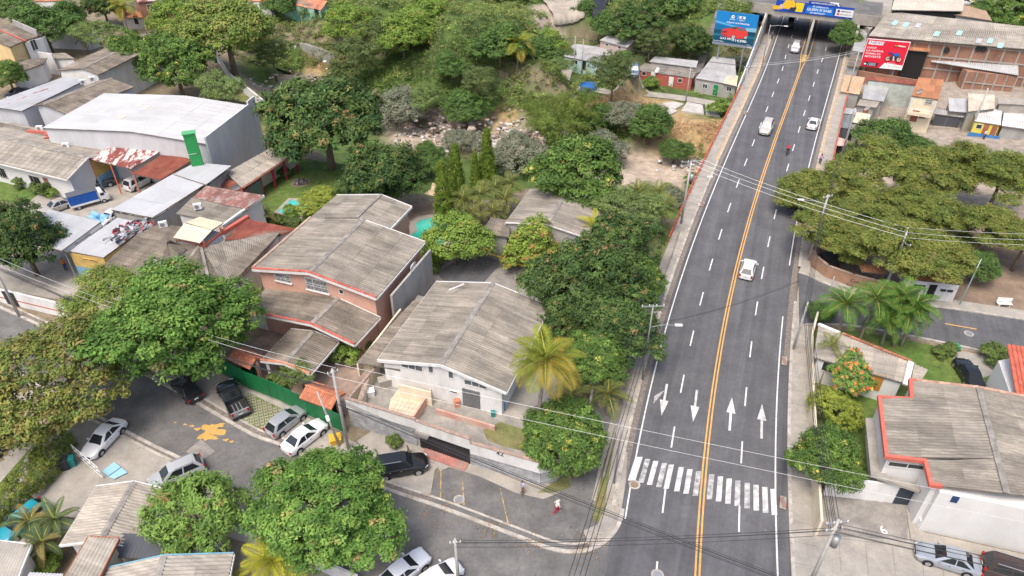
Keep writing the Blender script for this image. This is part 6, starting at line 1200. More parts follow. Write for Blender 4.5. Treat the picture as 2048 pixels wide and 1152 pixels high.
# ------------------------------------------------------------------ foliage
GAIN = np.array([1.62, 1.42, 1.5])
def unit(v): return v / np.maximum(np.linalg.norm(v, axis=1, keepdims=True), 1e-6)
def leaf_arrays(c, nrm, ln, wd, col, rg, droop=.3, fold=.0):
    n = len(c); t = unit(np.cross(nrm, rg.normal(size=(n, 3)))); t = unit(t - np.array([0, 0, droop]) * rg.random((n, 1))); b = unit(np.cross(t, nrm)); s = rg.uniform(.7, 1.3, (n, 1))
    L = ln * s; W = wd * s; nn = np.cross(b, t)
    v = np.stack([c - t * L * .5, c + b * W * .5 + nn * fold * W, c + t * L * .5, c - b * W * .5 + nn * fold * W], 1).reshape(-1, 3)
    return v, np.arange(n * 4).reshape(-1, 4), np.repeat(col, 4, 0)
def clump_cloud(pts, nrm, per, rad, flat, ln, wd, pal, rg, var=.22, up=.5, droop=.3, lvar=.09, out=.5):
    pal = np.array(pal); m = len(pts); k = rg.random((m, 1)); i0 = rg.integers(0, len(pal), m); i1 = rg.integers(0, len(pal), m)
    cc = (pal[i0] * k + pal[i1] * (1 - k)) * (1 + rg.uniform(-var, var, (m, 1)))
    off = rg.normal(size=(m, per, 3)); off /= np.maximum(np.linalg.norm(off, axis=2, keepdims=True), 1e-6); off *= rg.random((m, per, 1)) ** .45 * rad * rg.uniform(.65, 1.35, (m, 1, 1)); off[..., 2] *= flat
    c = (pts[:, None] + off).reshape(-1, 3); n_ = unit((nrm[:, None] * out + np.array([0, 0, up]) + unit(off.reshape(-1, 3)).reshape(off.shape) * .45 + rg.normal(size=off.shape) * .24).reshape(-1, 3))
    lum = cc.mean(1, keepdims=True); cc = cc * .88 + lum * .12
    col = GAIN * np.repeat(cc, per, 0) * (1 + rg.uniform(-lvar, lvar, (m * per, 1)))
    return leaf_arrays(c, n_, ln, wd, col, rg, droop)
def shell(lobes, n, rg, zmin=-.45, lo=.82, hi=1.04, inner=.3):
    lobes = np.array(lobes, float); a = (lobes[:, 3] * lobes[:, 4] + lobes[:, 3] * lobes[:, 5]); li = rg.choice(len(lobes), n * 3, p=a / a.sum()); d = unit(rg.normal(size=(n * 3, 3))); d = d[(d[:, 2] > zmin)]; li = li[:len(d)]
    f = np.where(rg.random(len(d)) < inner, rg.uniform(.45, .85, len(d)), rg.uniform(lo, hi, len(d)))[:, None]
    p = lobes[li, :3] + d * lobes[li, 3:6] * f; keep = np.ones(len(p), bool)
    for j, L in enumerate(lobes): q = (p - L[:3]) / L[3:6]; keep &= (np.linalg.norm(q, axis=1) > .72) | (li == j)
    p, d, li = p[keep][:n], d[keep][:n], li[keep][:n]; return p, unit(d / lobes[li, 3:6])
def rand_lobes(R, H, k, rg, zc, sub=.5, flat=.75):
    L = [(0, 0, zc, R * .72, R * .72, H * .5)]
    for j in range(k):
        a = 2 * PI * (j + rg.random() * .9) / k; rr = R * rg.uniform(.4, .78); r = R * rg.uniform(sub * .55, sub * 1.15); L.append((rr * math.cos(a), rr * math.sin(a), zc + H * rg.uniform(-.25, .28), r, r, r * flat))
    for j in range(max(2, k // 2)): a = rg.random() * 6.28; r = R * rg.uniform(sub * .7, sub); L.append((R * .3 * math.cos(a), R * .3 * math.sin(a), zc + H * rg.uniform(.25, .42), r, r, r * flat))
    return L
def trunk_mesh(lobes, zc, r, rg, m=M_TRUNK, lean=0.):
    s = MB(); top = Vector((lean, 0, zc * .62)); s.tube([(0, 0, -.6), (lean * .3, 0, zc * .3), tuple(top)], [r * 1.25, r, r * .75], 8)
    for L in lobes[1:9]:
        e = Vector(L[:3]); mid = lerp(top, e, .5) + Vector((0, 0, .2)); s.tube([tuple(top - Vector((0, 0, .1))), tuple(mid), tuple(e)], [r * .5, r * .32, r * .12], 5)
    return s.mesh('trunk', m, smooth_=True)
KIND = {}
G_MANGO = [(.034, .082, .018), (.05, .105, .02), (.072, .13, .026), (.028, .066, .02)]
G_FICUS = [(.062, .15, .02), (.085, .19, .024), (.042, .115, .016), (.11, .21, .03)]
G_YEL = [(.125, .17, .024), (.095, .15, .024), (.16, .185, .028), (.07, .125, .024), (.15, .145, .035)]
G_PINE = [(.098, .15, .022), (.13, .18, .026), (.07, .12, .022), (.15, .175, .03)]
G_BRT = [(.11, .2, .025), (.14, .23, .03), (.08, .165, .022)]
G_GREY = [(.13, .165, .1), (.1, .14, .075), (.16, .185, .12)]
G_DULL = [(.07, .115, .03), (.095, .135, .035), (.05, .09, .025)]
def make_kind(name, R, H, zc, k, n, per, rad, ln, wd, pal, seed, tr=.22, flat=.8, var=.22, up=.5, droop=.3, sub=.5, cflat=.7, zmin=-.45, extra=None, inner=.3, lobes=None, tm=M_TRUNK):
    rg = np.random.default_rng(seed); lobes = lobes or rand_lobes(R, H, k, rg, zc, sub, flat); p, d = shell(lobes, n, rg, zmin, inner=inner); v, f, c = clump_cloud(p, d, per, rad, cflat, ln, wd, pal, rg, var, up, droop)
    if extra:
        ep, epal, en = extra; i = rg.choice(len(p), int(len(p) * ep)); v2, f2, c2 = clump_cloud(p[i] + d[i] * rad * .3, d[i], en, rad * .6, cflat, ln, wd, epal, rg, .2, up, droop); f2 = f2 + len(v); v = np.concatenate([v, v2]); f = np.concatenate([f, f2]); c = np.concatenate([c, c2])
    KIND[name] = (np_mesh('crown', v, f, M_FOL, np.clip(c, .004, .9)), trunk_mesh(lobes, zc, tr, rg, tm), R, zc)
BROWN = [(.3, .15, .07), (.25, .12, .05)]; ORNG = [(.55, .16, .03), (.6, .3, .03), (.5, .1, .04)]; YELT = [(.33, .3, .04), (.3, .33, .05)]
for j in range(3): make_kind('mango%d' % j, 4.6, 5.2, 4.4, 14, 620, 34, .52, .34, .13, G_MANGO, 10 + j, .26, sub=.38, var=.36, extra=(.1, [(.13, .16, .035), (.2, .13, .05)], 14), droop=.6)
for j in range(2): make_kind('bright_mango%d' % j, 4.4, 5.0, 4.3, 14, 540, 34, .52, .34, .13, [(.065, .14, .022), (.09, .175, .026), (.05, .11, .02)], 20 + j, .24, sub=.38, var=.34, extra=(.06, YELT, 12), droop=.6)
make_kind('young_mango', 4.0, 4.4, 4.2, 9, 300, 34, .6, .42, .12, [(.1, .2, .03), (.13, .24, .035), (.07, .15, .025)], 25, .16, sub=.42, droop=.7, extra=(.05, BROWN, 10), inner=.2)
for j in range(2): make_kind('ficus%d' % j, 5.0, 5.4, 4.6, 17, 950, 34, .5, .25, .12, G_FICUS, 30 + j, .3, sub=.36, flat=.6, var=.36, extra=(.05, [(.2, .29, .03), (.24, .17, .07)], 18), cflat=.5, up=.7)
make_kind('acacia', 5.0, 4.6, 4.4, 18, 950, 30, .5, .22, .11, G_YEL, 40, .3, sub=.36, flat=.55, var=.34, cflat=.55, extra=(.08, [(.2, .16, .1), (.24, .2, .06)], 10))
make_kind('yellow_ficus', 4.6, 4.6, 4.3, 9, 650, 34, .58, .24, .12, [(.1, .18, .025), (.13, .2, .03), (.085, .155, .02), (.17, .2, .04)], 41, .26, sub=.45, flat=.6, cflat=.55)
for j in range(3):
    rg = np.random.default_rng(50 + j); Lb = [(0, 0, 8.4, 1.5, 1.5, 1.1)]
    for q in range(15): a = q * 2.4 + rg.random(); h = 4.8 + 3.2 * q / 15; rr = 3.1 * (1.15 - .55 * q / 15) * rg.uniform(.55, 1.05); r = rg.uniform(.85, 1.35); Lb.append((rr * math.cos(a), rr * math.sin(a), h + .5 * rg.random(), r * 1.15, r * 1.15, r * .6))
    make_kind('pine%d' % j, 4.0, 4.5, 7.2, 0, 700, 34, .55, .27, .09, G_PINE, 50 + j, .2, var=.25, cflat=.6, zmin=-.3, lobes=Lb, up=.6, inner=.25)
make_kind('airy', 3.6, 4.0, 4.4, 10, 330, 30, .5, .2, .09, G_DULL, 60, .14, sub=.38, flat=.5, cflat=.5)
make_kind('airy_light', 3.6, 4.0, 4.4, 10, 360, 30, .5, .22, .1, [(.1, .17, .04), (.13, .2, .05), (.08, .14, .035)], 61, .14, sub=.4, flat=.6, cflat=.6)
make_kind('greybush', 3.4, 3.0, 1.7, 9, 420, 30, .42, .2, .1, G_GREY, 62, .1, sub=.42, flat=.6, zmin=-.2)
make_kind('greentree', 3.6, 4.2, 3.4, 8, 420, 32, .52, .26, .13, [(.055, .125, .022), (.08, .16, .03), (.042, .095, .02)], 63, .16, sub=.46)
make_kind('lime', 3.4, 3.6, 2.9, 8, 420, 30, .48, .22, .13, [(.12, .22, .025), (.15, .25, .03), (.09, .18, .02)], 64, .14, sub=.46, extra=(.08, [(.3, .2, .04)], 10))
make_kind('clipped', 2.2, 2.6, 1.6, 5, 420, 34, .24, .17, .07, [(.17, .24, .02), (.21, .27, .025), (.13, .2, .02)], 65, .12, sub=.6, flat=.9, zmin=-.5, var=.15)
make_kind('flowering', 2.3, 2.4, 2.7, 7, 330, 26, .34, .3, .09, [(.08, .18, .03), (.11, .21, .035)], 66, .1, sub=.48, extra=(.3, ORNG, 16))
make_kind('vine', 2.6, 3.2, 2.1, 7, 430, 28, .36, .22, .13, [(.14, .23, .02), (.17, .25, .03), (.1, .18, .02)], 67, .1, sub=.5, extra=(.16, [(.32, .14, .05), (.35, .2, .06)], 14), zmin=-.6)
make_kind('shrub', 1.4, 1.5, .9, 5, 150, 24, .3, .22, .1, G_DULL + G_BRT[:1], 68, .06, sub=.55, zmin=-.3)
make_kind('shrub_bright', 1.4, 1.5, .9, 5, 150, 24, .3, .22, .1, G_BRT, 69, .06, sub=.55, zmin=-.3)
rgc = np.random.default_rng(70); zz = np.sort(rgc.random(420)) * 7.6 + .5; rr = .95 * np.clip(1.15 - (zz / 8.3) ** 1.6, .08, 1) * rgc.uniform(.8, 1.05, 420); aa = rgc.random(420) * 6.28
cpts = np.stack([rr * np.cos(aa), rr * np.sin(aa), zz], 1); v, f, c = clump_cloud(cpts, unit(np.stack([np.cos(aa), np.sin(aa), aa * 0 - .3], 1)), 26, .34, .9, .3, .08, [(.13, .22, .02), (.17, .26, .025), (.09, .17, .018)], rgc, .2, -.1, 1.6)
s = MB(); s.tube([(0, 0, -.4), (0, 0, 7.8)], [.14, .04], 7); KIND['column'] = (np_mesh('crown', v, f, M_FOL, c), s.mesh('trunk', M_TRUNK), 1.0, 4.2)
# bamboo: plumes that bend over
def bamboo_mesh(seed, pal):
    rg = np.random.default_rng(seed); P = []; Dn = []; s = MB()
    for k in range(16):
        a = rg.random() * 6.28; r = rg.uniform(.6, 2.4); h = rg.uniform(5.5, 8.5); x0, y0 = .5 * math.cos(a), .5 * math.sin(a); line_ = []
        for t_ in np.linspace(0, 1, 22):
            bend = max(0, t_ - .45) / .55; p = np.array([x0 + r * t_ * math.cos(a) * .7 + r * bend ** 2 * math.cos(a), y0 + r * t_ * math.sin(a) * .7 + r * bend ** 2 * math.sin(a), h * (t_ - .28 * bend ** 2.2)]); line_.append(tuple(p))
            if t_ > .25:
                for q in range(5): P.append(p + rg.normal(size=3) * [.35, .35, .3]); Dn.append([math.cos(a), math.sin(a), .5])
        s.tube(line_, [.07 * (1 - .8 * i / 21) for i in range(22)], 5)
    P = np.array(P); v, f, c = clump_cloud(P, unit(np.array(Dn)), 16, .36, .8, .26, .045, pal, rg, .2, .3, 1.2)
    return np_mesh('crown', v, f, M_FOL, c), s.mesh('trunk', mat('bamboo_stem', (.16, .19, .05), .7, .1)), 3.6, 5.2
KIND['bamboo'] = bamboo_mesh(71, [(.085, .16, .02), (.12, .19, .025), (.15, .19, .03), (.06, .12, .018)])
def locate(px, py, hz):
    z0 = 0.
    for _ in range(6): p = g(px, py, z0 + hz); z0 = tz(p.x, p.y)
    return Vector((p.x, p.y, max(z0, -7.5) if z0 < -.2 else 0.0))
def depth(p): return p.y * cp - (p.z - CH) * sp
def plant(kind, px, py, rpx, label, name='tree', cat='tree', group=None, zs=1., base=None, rz=None):
    cr, tr, R, zc = KIND[kind]; sc = 1.
    for _ in range(5):
        p = locate(px, py, zc * sc * zs) if base is None else g(px, py, base + zc * sc * zs); sc = 1.2 * rpx * depth(p + Vector((0, 0, zc * sc))) / F / R
    z0 = p.z if base is None else base; o = thing(name, label, cat, (p.x, p.y, z0), random.random() * 6.28 if rz is None else rz, group); o.scale = (sc * random.uniform(.92, 1.14), sc * random.uniform(.92, 1.1), sc * zs * random.uniform(.94, 1.08)); add_obj('trunk', tr, o); add_obj('crown', cr, o); return o
# palms: each frond is a part of its own
def frond_mesh(ln, wd, bend, pal, seed, n=30, leaf_w=.055, vshape=.35, dry=.0, m=M_FOL):
    rg = np.random.default_rng(seed); V = []; Q = []; C = []; path = []
    for t_ in np.linspace(0, 1, 14): path.append((ln * (t_ - .12 * bend * t_ ** 3), 0, ln * (.28 * t_ - bend * .62 * t_ ** 2.1)))
    path = np.array(path); 
    for k in range(n):
        t_ = .1 + .9 * k / (n - 1); i = min(int(t_ * 13), 12); fr = t_ * 13 - i; p = path[i] * (1 - fr) + path[i + 1] * fr; d = path[i + 1] - path[i]; d /= np.linalg.norm(d); up = np.cross([0, 1, 0], d) * -1
        w_ = wd * (math.sin(PI * min(1, t_ * .82 + .16)) ** .7) * rg.uniform(.88, 1.1); col = np.array(pal[rg.integers(0, len(pal))]) * rg.uniform(.85, 1.15) * (1 - dry * t_) + np.array([.3, .2, .05]) * dry * t_
        for sd_ in (-1, 1):
            dr = np.array([0, sd_, 0]) * .9 + d * .55 + up * vshape; dr /= np.linalg.norm(dr); tip = p + dr * w_ + np.array([0, 0, -.3 * w_]); mid = p + dr * w_ * .5; b = d * leaf_w; j = len(V)
            V += [p, mid + b, tip, mid - b]; Q.append([j, j + 1, j + 2, j + 3]); C += [col] * 4
    for k in range(13):
        j = len(V); w0, w1 = .03 * (1 - k / 14), .03 * (1 - (k + 1) / 14); V += [path[k] + [0, -w0, .01], path[k] + [0, w0, .01], path[k + 1] + [0, w1, .01], path[k + 1] + [0, -w1, .01]]; Q.append([j, j + 1, j + 2, j + 3]); C += [np.array([.3, .3, .06])] * 4
    return np_mesh('frond', np.array(V), np.array(Q), m, np.array(C))
def palm(px, py, ht, fl, label, frs, nf=15, lean=(0, 0), tr=.16, base=None, name='palm_tree', group=None, pitchr=(-.5, .95), tm=M_PTRUNK, crownshaft=False):
    p = locate(px, py, ht) if base is None else g(px, py, base + ht); z0 = p.z if base is None else base; bx, by = p.x - lean[0], p.y - lean[1]
    t = local(thing(name, label, 'palm', (bx, by, z0), 0, group)); s = MB(); s.tube([(lean[0] * (k / 6) ** 1.6, lean[1] * (k / 6) ** 1.6, ht * k / 6 - (.4 if k == 0 else 0)) for k in range(7)], [tr * (1.25 - .5 * k / 6) for k in range(7)], 8); s.build('trunk', tm, t, True)
    if crownshaft: s = MB(); s.tube([(lean[0], lean[1], ht - .9), (lean[0], lean[1], ht + .1)], [tr * .95, tr * .6], 8); s.build('crownshaft', mat('palm_crownshaft', (.16, .24, .06), .6, .05), t)
    rg = np.random.default_rng(int(px * 7 + py)); ga = 2.39996
    for k in range(nf):
        f = k / max(1, nf - 1); pit = pitchr[0] + (pitchr[1] - pitchr[0]) * f; o = add_obj('frond', frs[int(rg.integers(0, len(frs)))] if pit > -.1 or len(frs) < 3 else frs[-1], t)
        sc = fl * rg.uniform(.88, 1.1) * (1 - .15 * f); o.location = (lean[0], lean[1], ht + .05 * f); o.rotation_euler = (rg.uniform(-.3, .3), -pit, k * ga + rg.random() * .3); o.scale = (sc,) * 3
    return t
P_COCO = [frond_mesh(1, .36, b, [(.2, .26, .03), (.25, .28, .03), (.15, .22, .03)], 80 + k, 60, .0075, dry=.25) for k, b in enumerate((.75, 1.0, .6))] + [frond_mesh(1, .36, 1.05, [(.36, .3, .04), (.4, .28, .04), (.26, .27, .04)], 84, 60, .0075, dry=.55)]
P_YEL = [frond_mesh(1, .26, b, [(.36, .36, .03), (.42, .4, .04), (.28, .33, .03)], 85 + k, 60, .008, dry=.2) for k, b in enumerate((.7, .9, .55))]
P_ROYAL = [frond_mesh(1, .34, b, [(.085, .18, .03), (.12, .22, .035), (.065, .14, .03)], 88 + k, 46, .009, .5) for k, b in enumerate((.6, .8, .95))]
P_ARECA = [frond_mesh(1, .34, b, [(.1, .15, .045), (.13, .17, .05), (.08, .13, .04), (.2, .2, .06)], 91 + k, 30, .013, .5, dry=.1) for k, b in enumerate((.75, .95, .6))]
P_SAGO = [frond_mesh(1, .22, b, [(.07, .115, .05), (.095, .135, .06)], 94 + k, 34, .016, .3) for k, b in enumerate((.7, .9))] + [frond_mesh(1, .22, 1.0, [(.2, .17, .07), (.14, .14, .06)], 97, 34, .016, .3, dry=.4)]
def banana_leaf(seed):
    rg = np.random.default_rng(seed); V = []; Q = []; C = []; n = 9
    for k in range(n + 1):
        t_ = k / n; x = t_ * (1 - .1 * t_ ** 2); z = .45 * t_ - .62 * t_ ** 2.2; w_ = .16 * math.sin(PI * min(1, .1 + t_ * .9)) ** .6; V += [(x, -w_, z + .03), (x, 0, z - .03), (x, w_, z + .03)]
    for k in range(n):
        a = 3 * k; Q += [[a, a + 3, a + 4, a + 1], [a + 1, a + 4, a + 5, a + 2]]
    c = np.array([(.12, .22, .035)] * len(V)) * rg.uniform(.8, 1.25); return np_mesh('leaf', np.array(V), np.array(Q), M_FOL, c, True)
BAN = [banana_leaf(k) for k in range(4)]
def banana(px, py, ht, fl, label, nf=8):
    t = palm(px, py, ht, fl, label, BAN, nf, (.1, 0), .14, None, 'banana_plant', 'banana plants of the ravine', (.15, 1.1), mat('banana_stem', (.2, .22, .08), .8, .15))
    t['category'] = 'banana plant'
    for o in t.children:
        if o.name.startswith('frond'): o.name = 'leaf'
# ---------------------------------------------------------------- named trees
GR = 'broadleaf trees of the gardens and slopes'
for a in (
 ('mango1', 648, 238, 98, 'huge dark mango tree between the dry lawn and the stream'), ('mango0', 772, 348, 78, 'dark fruiting mango tree between the lawn and the curved pool'),
 ('greentree', 738, 392, 40, 'low spreading tree in front of the fruiting mango'), ('mango2', 1172, 572, 92, 'large mango tree right of the white house roof'), ('mango0', 1240, 650, 82, 'mango tree leaning over the fence beside the main road'),
 ('mango1', 1122, 640, 66, 'mango tree overhanging the back right corner of the white house'), ('bright_mango0', 1190, 712, 62, 'mango tree behind the coconut palm'), ('mango2', 1235, 500, 66, 'dark tree between the vine house and the side grass plot'),
 ('bright_mango1', 1130, 866, 74, 'rounded tree at the right end of the terrace wall'), ('bright_mango0', 1155, 338, 86, 'bright round mango tree beside the sandy ravine bed'), ('mango0', 42, 482, 74, 'mango tree at the left edge over the workshop gate'),
 ('bright_mango1', 262, 112, 48, 'left of two mango trees over the upper grey hall'), ('bright_mango0', 348, 128, 64, 'right of two mango trees over the upper grey hall'), ('young_mango', 392, 1026, 82, 'bright sparse young mango tree over the near bungalow roof'),
 ('ficus0', 342, 655, 130, 'broad bright green ficus covering the street bend'), ('yellow_ficus', 225, 610, 78, 'yellow green tree left of the broad ficus'), ('acacia', 105, 742, 130, 'olive and yellow acacia crown at the left edge'), ('ficus1', 655, 1015, 124, 'dense dark green ficus standing by the near kerb'),
 ('lime', 908, 482, 58, 'light green tree screening the curved pool'), ('yellow_ficus', 450, 62, 82, 'tall olive tree towering above the dry lawn wall'), ('airy', 540, 95, 38, 'dull tree at the left rim of the ravine'), ('airy_light', 440, 185, 44, 'leafy tree on the dry lawn'), ('greybush', 462, 222, 36, 'grey green young tree with white painted trunk on the dry lawn'),
 ('airy_light', 1255, 425, 50, 'feathery tree beside the vine house gable'), ('airy', 1226, 160, 46, 'flat layered tree on the settlement lane'), ('shrub_bright', 1302, 167, 14, 'sapling in front of the red cottage'), ('greentree', 1240, 125, 26, 'bright tree beside the long tin house'), ('airy_light', 1132, 105, 18, 'thin tree before the pale blue wall'),
 ('greentree', 85, 52, 52, 'bushy tree behind the cream house'), ('greentree', 30, 20, 34, 'dark bush at the top left corner'), ('airy_light', 195, 68, 36, 'round light tree above the upper grey hall'), ('bright_mango1', 15, 152, 32, 'tree cut by the left edge beside the white roofed hall'), ('greentree', 130, 30, 34, 'dark tree right of the cream house chimney wall'), ('mango2', 205, 12, 36, 'dark mango at the top edge beside the coconut palm'), ('lime', 345, 35, 40, 'light tree beside the unfinished brick house'),
 ('greentree', 572, 58, 34, 'small tree in front of the turquoise house'), ('lime', 700, 30, 42, 'light green tree right of the turquoise house'), ('airy', 705, 120, 48, 'layered dark acacia at the ravine rim'), ('airy', 770, 70, 44, 'second layered acacia on the slope'), ('airy', 690, 150, 34, 'lower layered acacia above the stream'), ('lime', 800, 18, 46, 'bright tree at the top edge above the slope'), ('lime', 862, 60, 44, 'pale leafy tree in the middle of the slope'), ('greentree', 925, 50, 40, 'green tree under the wide black tarpaulin'), ('greentree', 1000, 75, 44, 'grey green tree right of the tarpaulin'), ('lime', 1092, 75, 34, 'bright tree at the foot of the sprayed concrete slope'), ('greentree', 1170, 55, 26, 'tree between the concrete slope and the black strip'), ('mango0', 1270, 45, 48, 'dark tree above the upper tin house'), ('greentree', 1340, 35, 48, 'dense tree on the hill left of the stairway'), ('mango2', 1392, 22, 36, 'dark tree at the top edge beside the stairway'), ('airy', 1300, 90, 34, 'grey layered tree above the red cottage'), ('greentree', 1225, 12, 34, 'tree at the top edge above the black strip'), ('lime', 1470, 10, 30, 'light tree between stairway and underpass stairs'), ('greybush', 1480, 125, 22, 'blue green bush behind the grey block house'),
 ('greybush', 790, 222, 56, 'grey green shrub tree left of the rubble bed'), ('greybush', 922, 282, 34, 'silvery bush in the ravine bed'), ('greybush', 1032, 308, 52, 'round grey bush above the palm garden'), ('greybush', 1205, 300, 46, 'silvery bush behind the bright round mango'), ('airy', 960, 165, 44, 'dull tree left of the yellow coconut palm'), ('greentree', 1082, 120, 34, 'bright tree left of the long tin house'), ('lime', 1100, 150, 26, 'small bright tree above the lean-to'), ('greybush', 1250, 238, 44, 'pale bush at the edge of the old floor slabs'), ('greentree', 1300, 248, 40, 'green bush below the old floor slabs'), ('greentree', 1350, 300, 26, 'bush on the ravine bank below the dry grass'), ('greybush', 1345, 395, 30, 'grey bush near the utility pole by the bridge'),
 ('greentree', 1768, 278, 42, 'bright green bush beside the beige shack'), ('greentree', 1830, 292, 30, 'bush in front of the balcony house'), ('lime', 1795, 178, 16, 'small tree against the mint stained wall'), ('lime', 1722, 28, 34, 'bush at the right end of the overpass'), ('greentree', 1694, 74, 30, 'bush on the right portal of the underpass'), ('bright_mango0', 2010, 18, 56, 'dark tree at the top right corner'), ('greentree', 1955, 530, 36, 'dark green tree beside the grove fence'),
 ('bright_mango0', 1652, 915, 66, 'tree leaning over the right pavement beside the red trim house'), ('airy_light', 600, 745, 30, 'climber behind the green fence beside the carport'), ('lime', 1010, 20, 34, 'bright tree at the top edge under the wide tarpaulin'), ('greentree', 640, 70, 26, 'round bush beside the turquoise house steps'), ('airy_light', 1120, 130, 20, 'leafy tree in front of the long tin house'), ('bright_mango1', 1285, 560, 46, 'mango crown touching the roadside fence'), ('greentree', 860, 320, 34, 'dark tree behind the shade sail'), ('lime', 830, 120, 44, 'bright bush in the tall grass'), ('greentree', 905, 180, 32, 'green bush above the rubble bed'), ('airy_light', 850, 200, 34, 'light bush beside the tall grass'), ('greentree', 1200, 235, 30, 'bush right of the bamboo'), ('greentree', 1640, 625, 22, 'thin tree at the corner of the right side street')):
    plant(*a, group=GR)
for a in (('clipped', 645, 410, 38, 'round clipped yellow green tree beside the rectangular pool'), ('clipped', 1666, 812, 44, 'round clipped yellow green bush in the right garden'), ('flowering', 1705, 745, 40, 'small tree covered in orange flowers before the garden house'), ('vine', 1066, 490, 52, 'bright vine mass with rusty blooms on the block house front'), ('lime', 1695, 505, 26, 'leafy tree beside the dark tank at the brick wall')): plant(*a)
PG = 'pine trees of the grove'
for k, (a, b, r, l) in enumerate(((1612, 372, 52, 'pine reaching over the road edge, leftmost of the grove'), (1680, 352, 58, 'tall pine second from the road at the back'), (1758, 318, 62, 'tallest pine at the back of the grove'), (1845, 335, 62, 'broad pine at the back centre of the grove'), (1925, 322, 56, 'pine at the back right of the grove'), (2010, 345, 58, 'yellowish pine at the right edge of the grove'), (1655, 440, 50, 'pine behind the leaning roadside pole'), (1735, 425, 52, 'pine in the middle row left'), (1885, 425, 54, 'pine in the middle row right'), (1985, 445, 52, 'thin pine with visible trunk near the right edge'), (1790, 485, 60, 'pine in the front row centre'), (1695, 470, 46, 'dark pine in the front row left'), (1875, 500, 60, 'pine in the front row right'), (2060, 470, 50, 'pine cut by the right edge'), (1820, 395, 50, 'pine in the second row centre'), (1585, 395, 26, 'pine branch tree at the kerb'))): plant('pine%d' % (k % 3), a, b, r * 1.1, l, 'pine_tree', group=PG, zs=random.uniform(.7, .82))
CG = 'columnar yellow green trees'
for a, b, r, l in ((720, 300, 12, 'columnar tree left of the fruiting mango'), (886, 388, 14, 'columnar tree in front of the shade sail'), (912, 358, 14, 'columnar tree right of the shade sail'), (974, 318, 13, 'tall columnar tree beside the ravine edge'), (950, 345, 9, 'short columnar tree beside the tall one')): plant('column', a, b, r, l, 'columnar_tree', group=CG, zs=1.0)
plant('bamboo', 1118, 238, 52, 'feathery bamboo clump on the ravine bank', 'bamboo_clump', 'bamboo'); plant('bamboo', 1150, 200, 40, 'upright bamboo clump beside the blue tank', 'bamboo_clump', 'bamboo', zs=1.15); plant('bamboo', 1080, 215, 34, 'darker bamboo clump left of the feathery one', 'bamboo_clump', 'bamboo')
palm(1092, 722, 7.6, 3.6, 'tall yellowing coconut palm at the right side of the white house', P_COCO, 24, (.5, .2), .17, ZT); palm(1038, 152, 5.5, 4.4, 'yellow coconut palm on the ravine bank', P_COCO, 16, (.4, 0), .18); palm(545, 1122, 3.0, 3.2, 'bright yellow palm at the bottom edge', P_YEL, 17, (0, 0), .15, 0.); palm(1187, 452, 4.4, 2.6, 'yellow green palm in front of the vine house', P_YEL, 12, (0, 0), .12); palm(243, 14, 6, 4.2, 'orange tinged coconut palm before the unfinished brick house', P_COCO, 13, (.3, 0), .18)
for k, (a, b, h, l) in enumerate(((1690, 610, 5.2, 'leftmost royal palm over the right side street'), (1752, 600, 5.6, 'second royal palm from the left'), (1800, 596, 5.6, 'middle royal palm of the row'), (1830, 612, 5.4, 'right royal palm nearest the manhole'), (1775, 640, 3.6, 'short royal palm in front of the row'), (1815, 628, 4.4, 'front right royal palm'))): palm(a, b, h, 3.0, l, P_ROYAL, 19, (random.uniform(-.6, .2), random.uniform(-.2, .2)), .13, 0., group='royal palms beside the right side street', crownshaft=True)
palm(1663, 690, 3.6, 1.9, 'dry palm above the garden house roof', P_ARECA, 9, (0, 0), .1, 0.); palm(1655, 870, 1.6, 1.7, 'small spiky palm under the leaning tree', P_ROYAL, 13, (0, 0), .1, 0.)
for k, (a, b, h, l) in enumerate(((925, 400, 4.0, 'areca palm nearest the columnar trees'), (960, 392, 4.4, 'areca palm second from the left'), (990, 378, 4.4, 'areca palm at the middle of the cluster'), (1010, 400, 4.0, 'areca palm at the right of the cluster'), (985, 425, 3.2, 'low areca palm above the brown lean-to'), (1015, 370, 4.2, 'areca palm at the back of the cluster'), (945, 428, 3.0, 'low areca palm by the light green tree'), (1300, 425, 3.4, 'areca palm beside the grass plot'), (1330, 415, 3.8, 'areca palm under the utility pole'), (1275, 388, 4.0, 'areca palm above the feathery tree'), (1315, 388, 4.2, 'areca palm near the sandy bed'), (735, 378, 3.2, 'areca palm left of the fruiting mango'), (1215, 790, 2.0, 'young areca palm by the service lane'), (1140, 800, 2.4, 'areca palm behind the rounded terrace tree'))): palm(a, b, h, 2.7, l, P_ARECA, 14, (random.uniform(-.3, .3), 0), .09, group='areca palms of the gardens')
for k, (a, b, h, l) in enumerate(((60, 1045, 2.6, 'left sago palm over the teal car'), (110, 1040, 2.8, 'middle sago palm beside the bungalow eave'), (85, 1085, 2.6, 'lower sago palm at the bottom left'), (527, 425, 2.0, 'small sago palm beside the dark red roof'), (168, 80, 2.8, 'grey sago palm beside the pale grey wall'))): palm(a, b, h, 2.3, l, P_SAGO, 16, (0, 0), .12, 0.)
for k, (a, b, h, f, l) in enumerate(((1290, 275, 2.0, 3.2, 'banana plant with broad arching leaves below the old slabs'), (1210, 65, 2.2, 3.0, 'banana plant with a red stem above the upper tin house'), (745, 20, 2.5, 3.4, 'banana plant at the top of the slope'), (45, 40, 2.5, 3.2, 'banana plant at the top left corner'), (150, 35, 2.6, 3.4, 'banana plant beside the dark top left tree'), (355, 12, 2.6, 3.4, 'banana plant right of the unfinished brick house'), (380, 40, 2.5, 3.2, 'banana plant before the tall olive tree'), (880, 15, 2.5, 3.2, 'banana plant under the narrow tarpaulin'), (1085, 100, 2.2, 3.0, 'banana plant left of the long tin house'))): banana(a, b, h, f, l)
SG = 'garden shrubs'
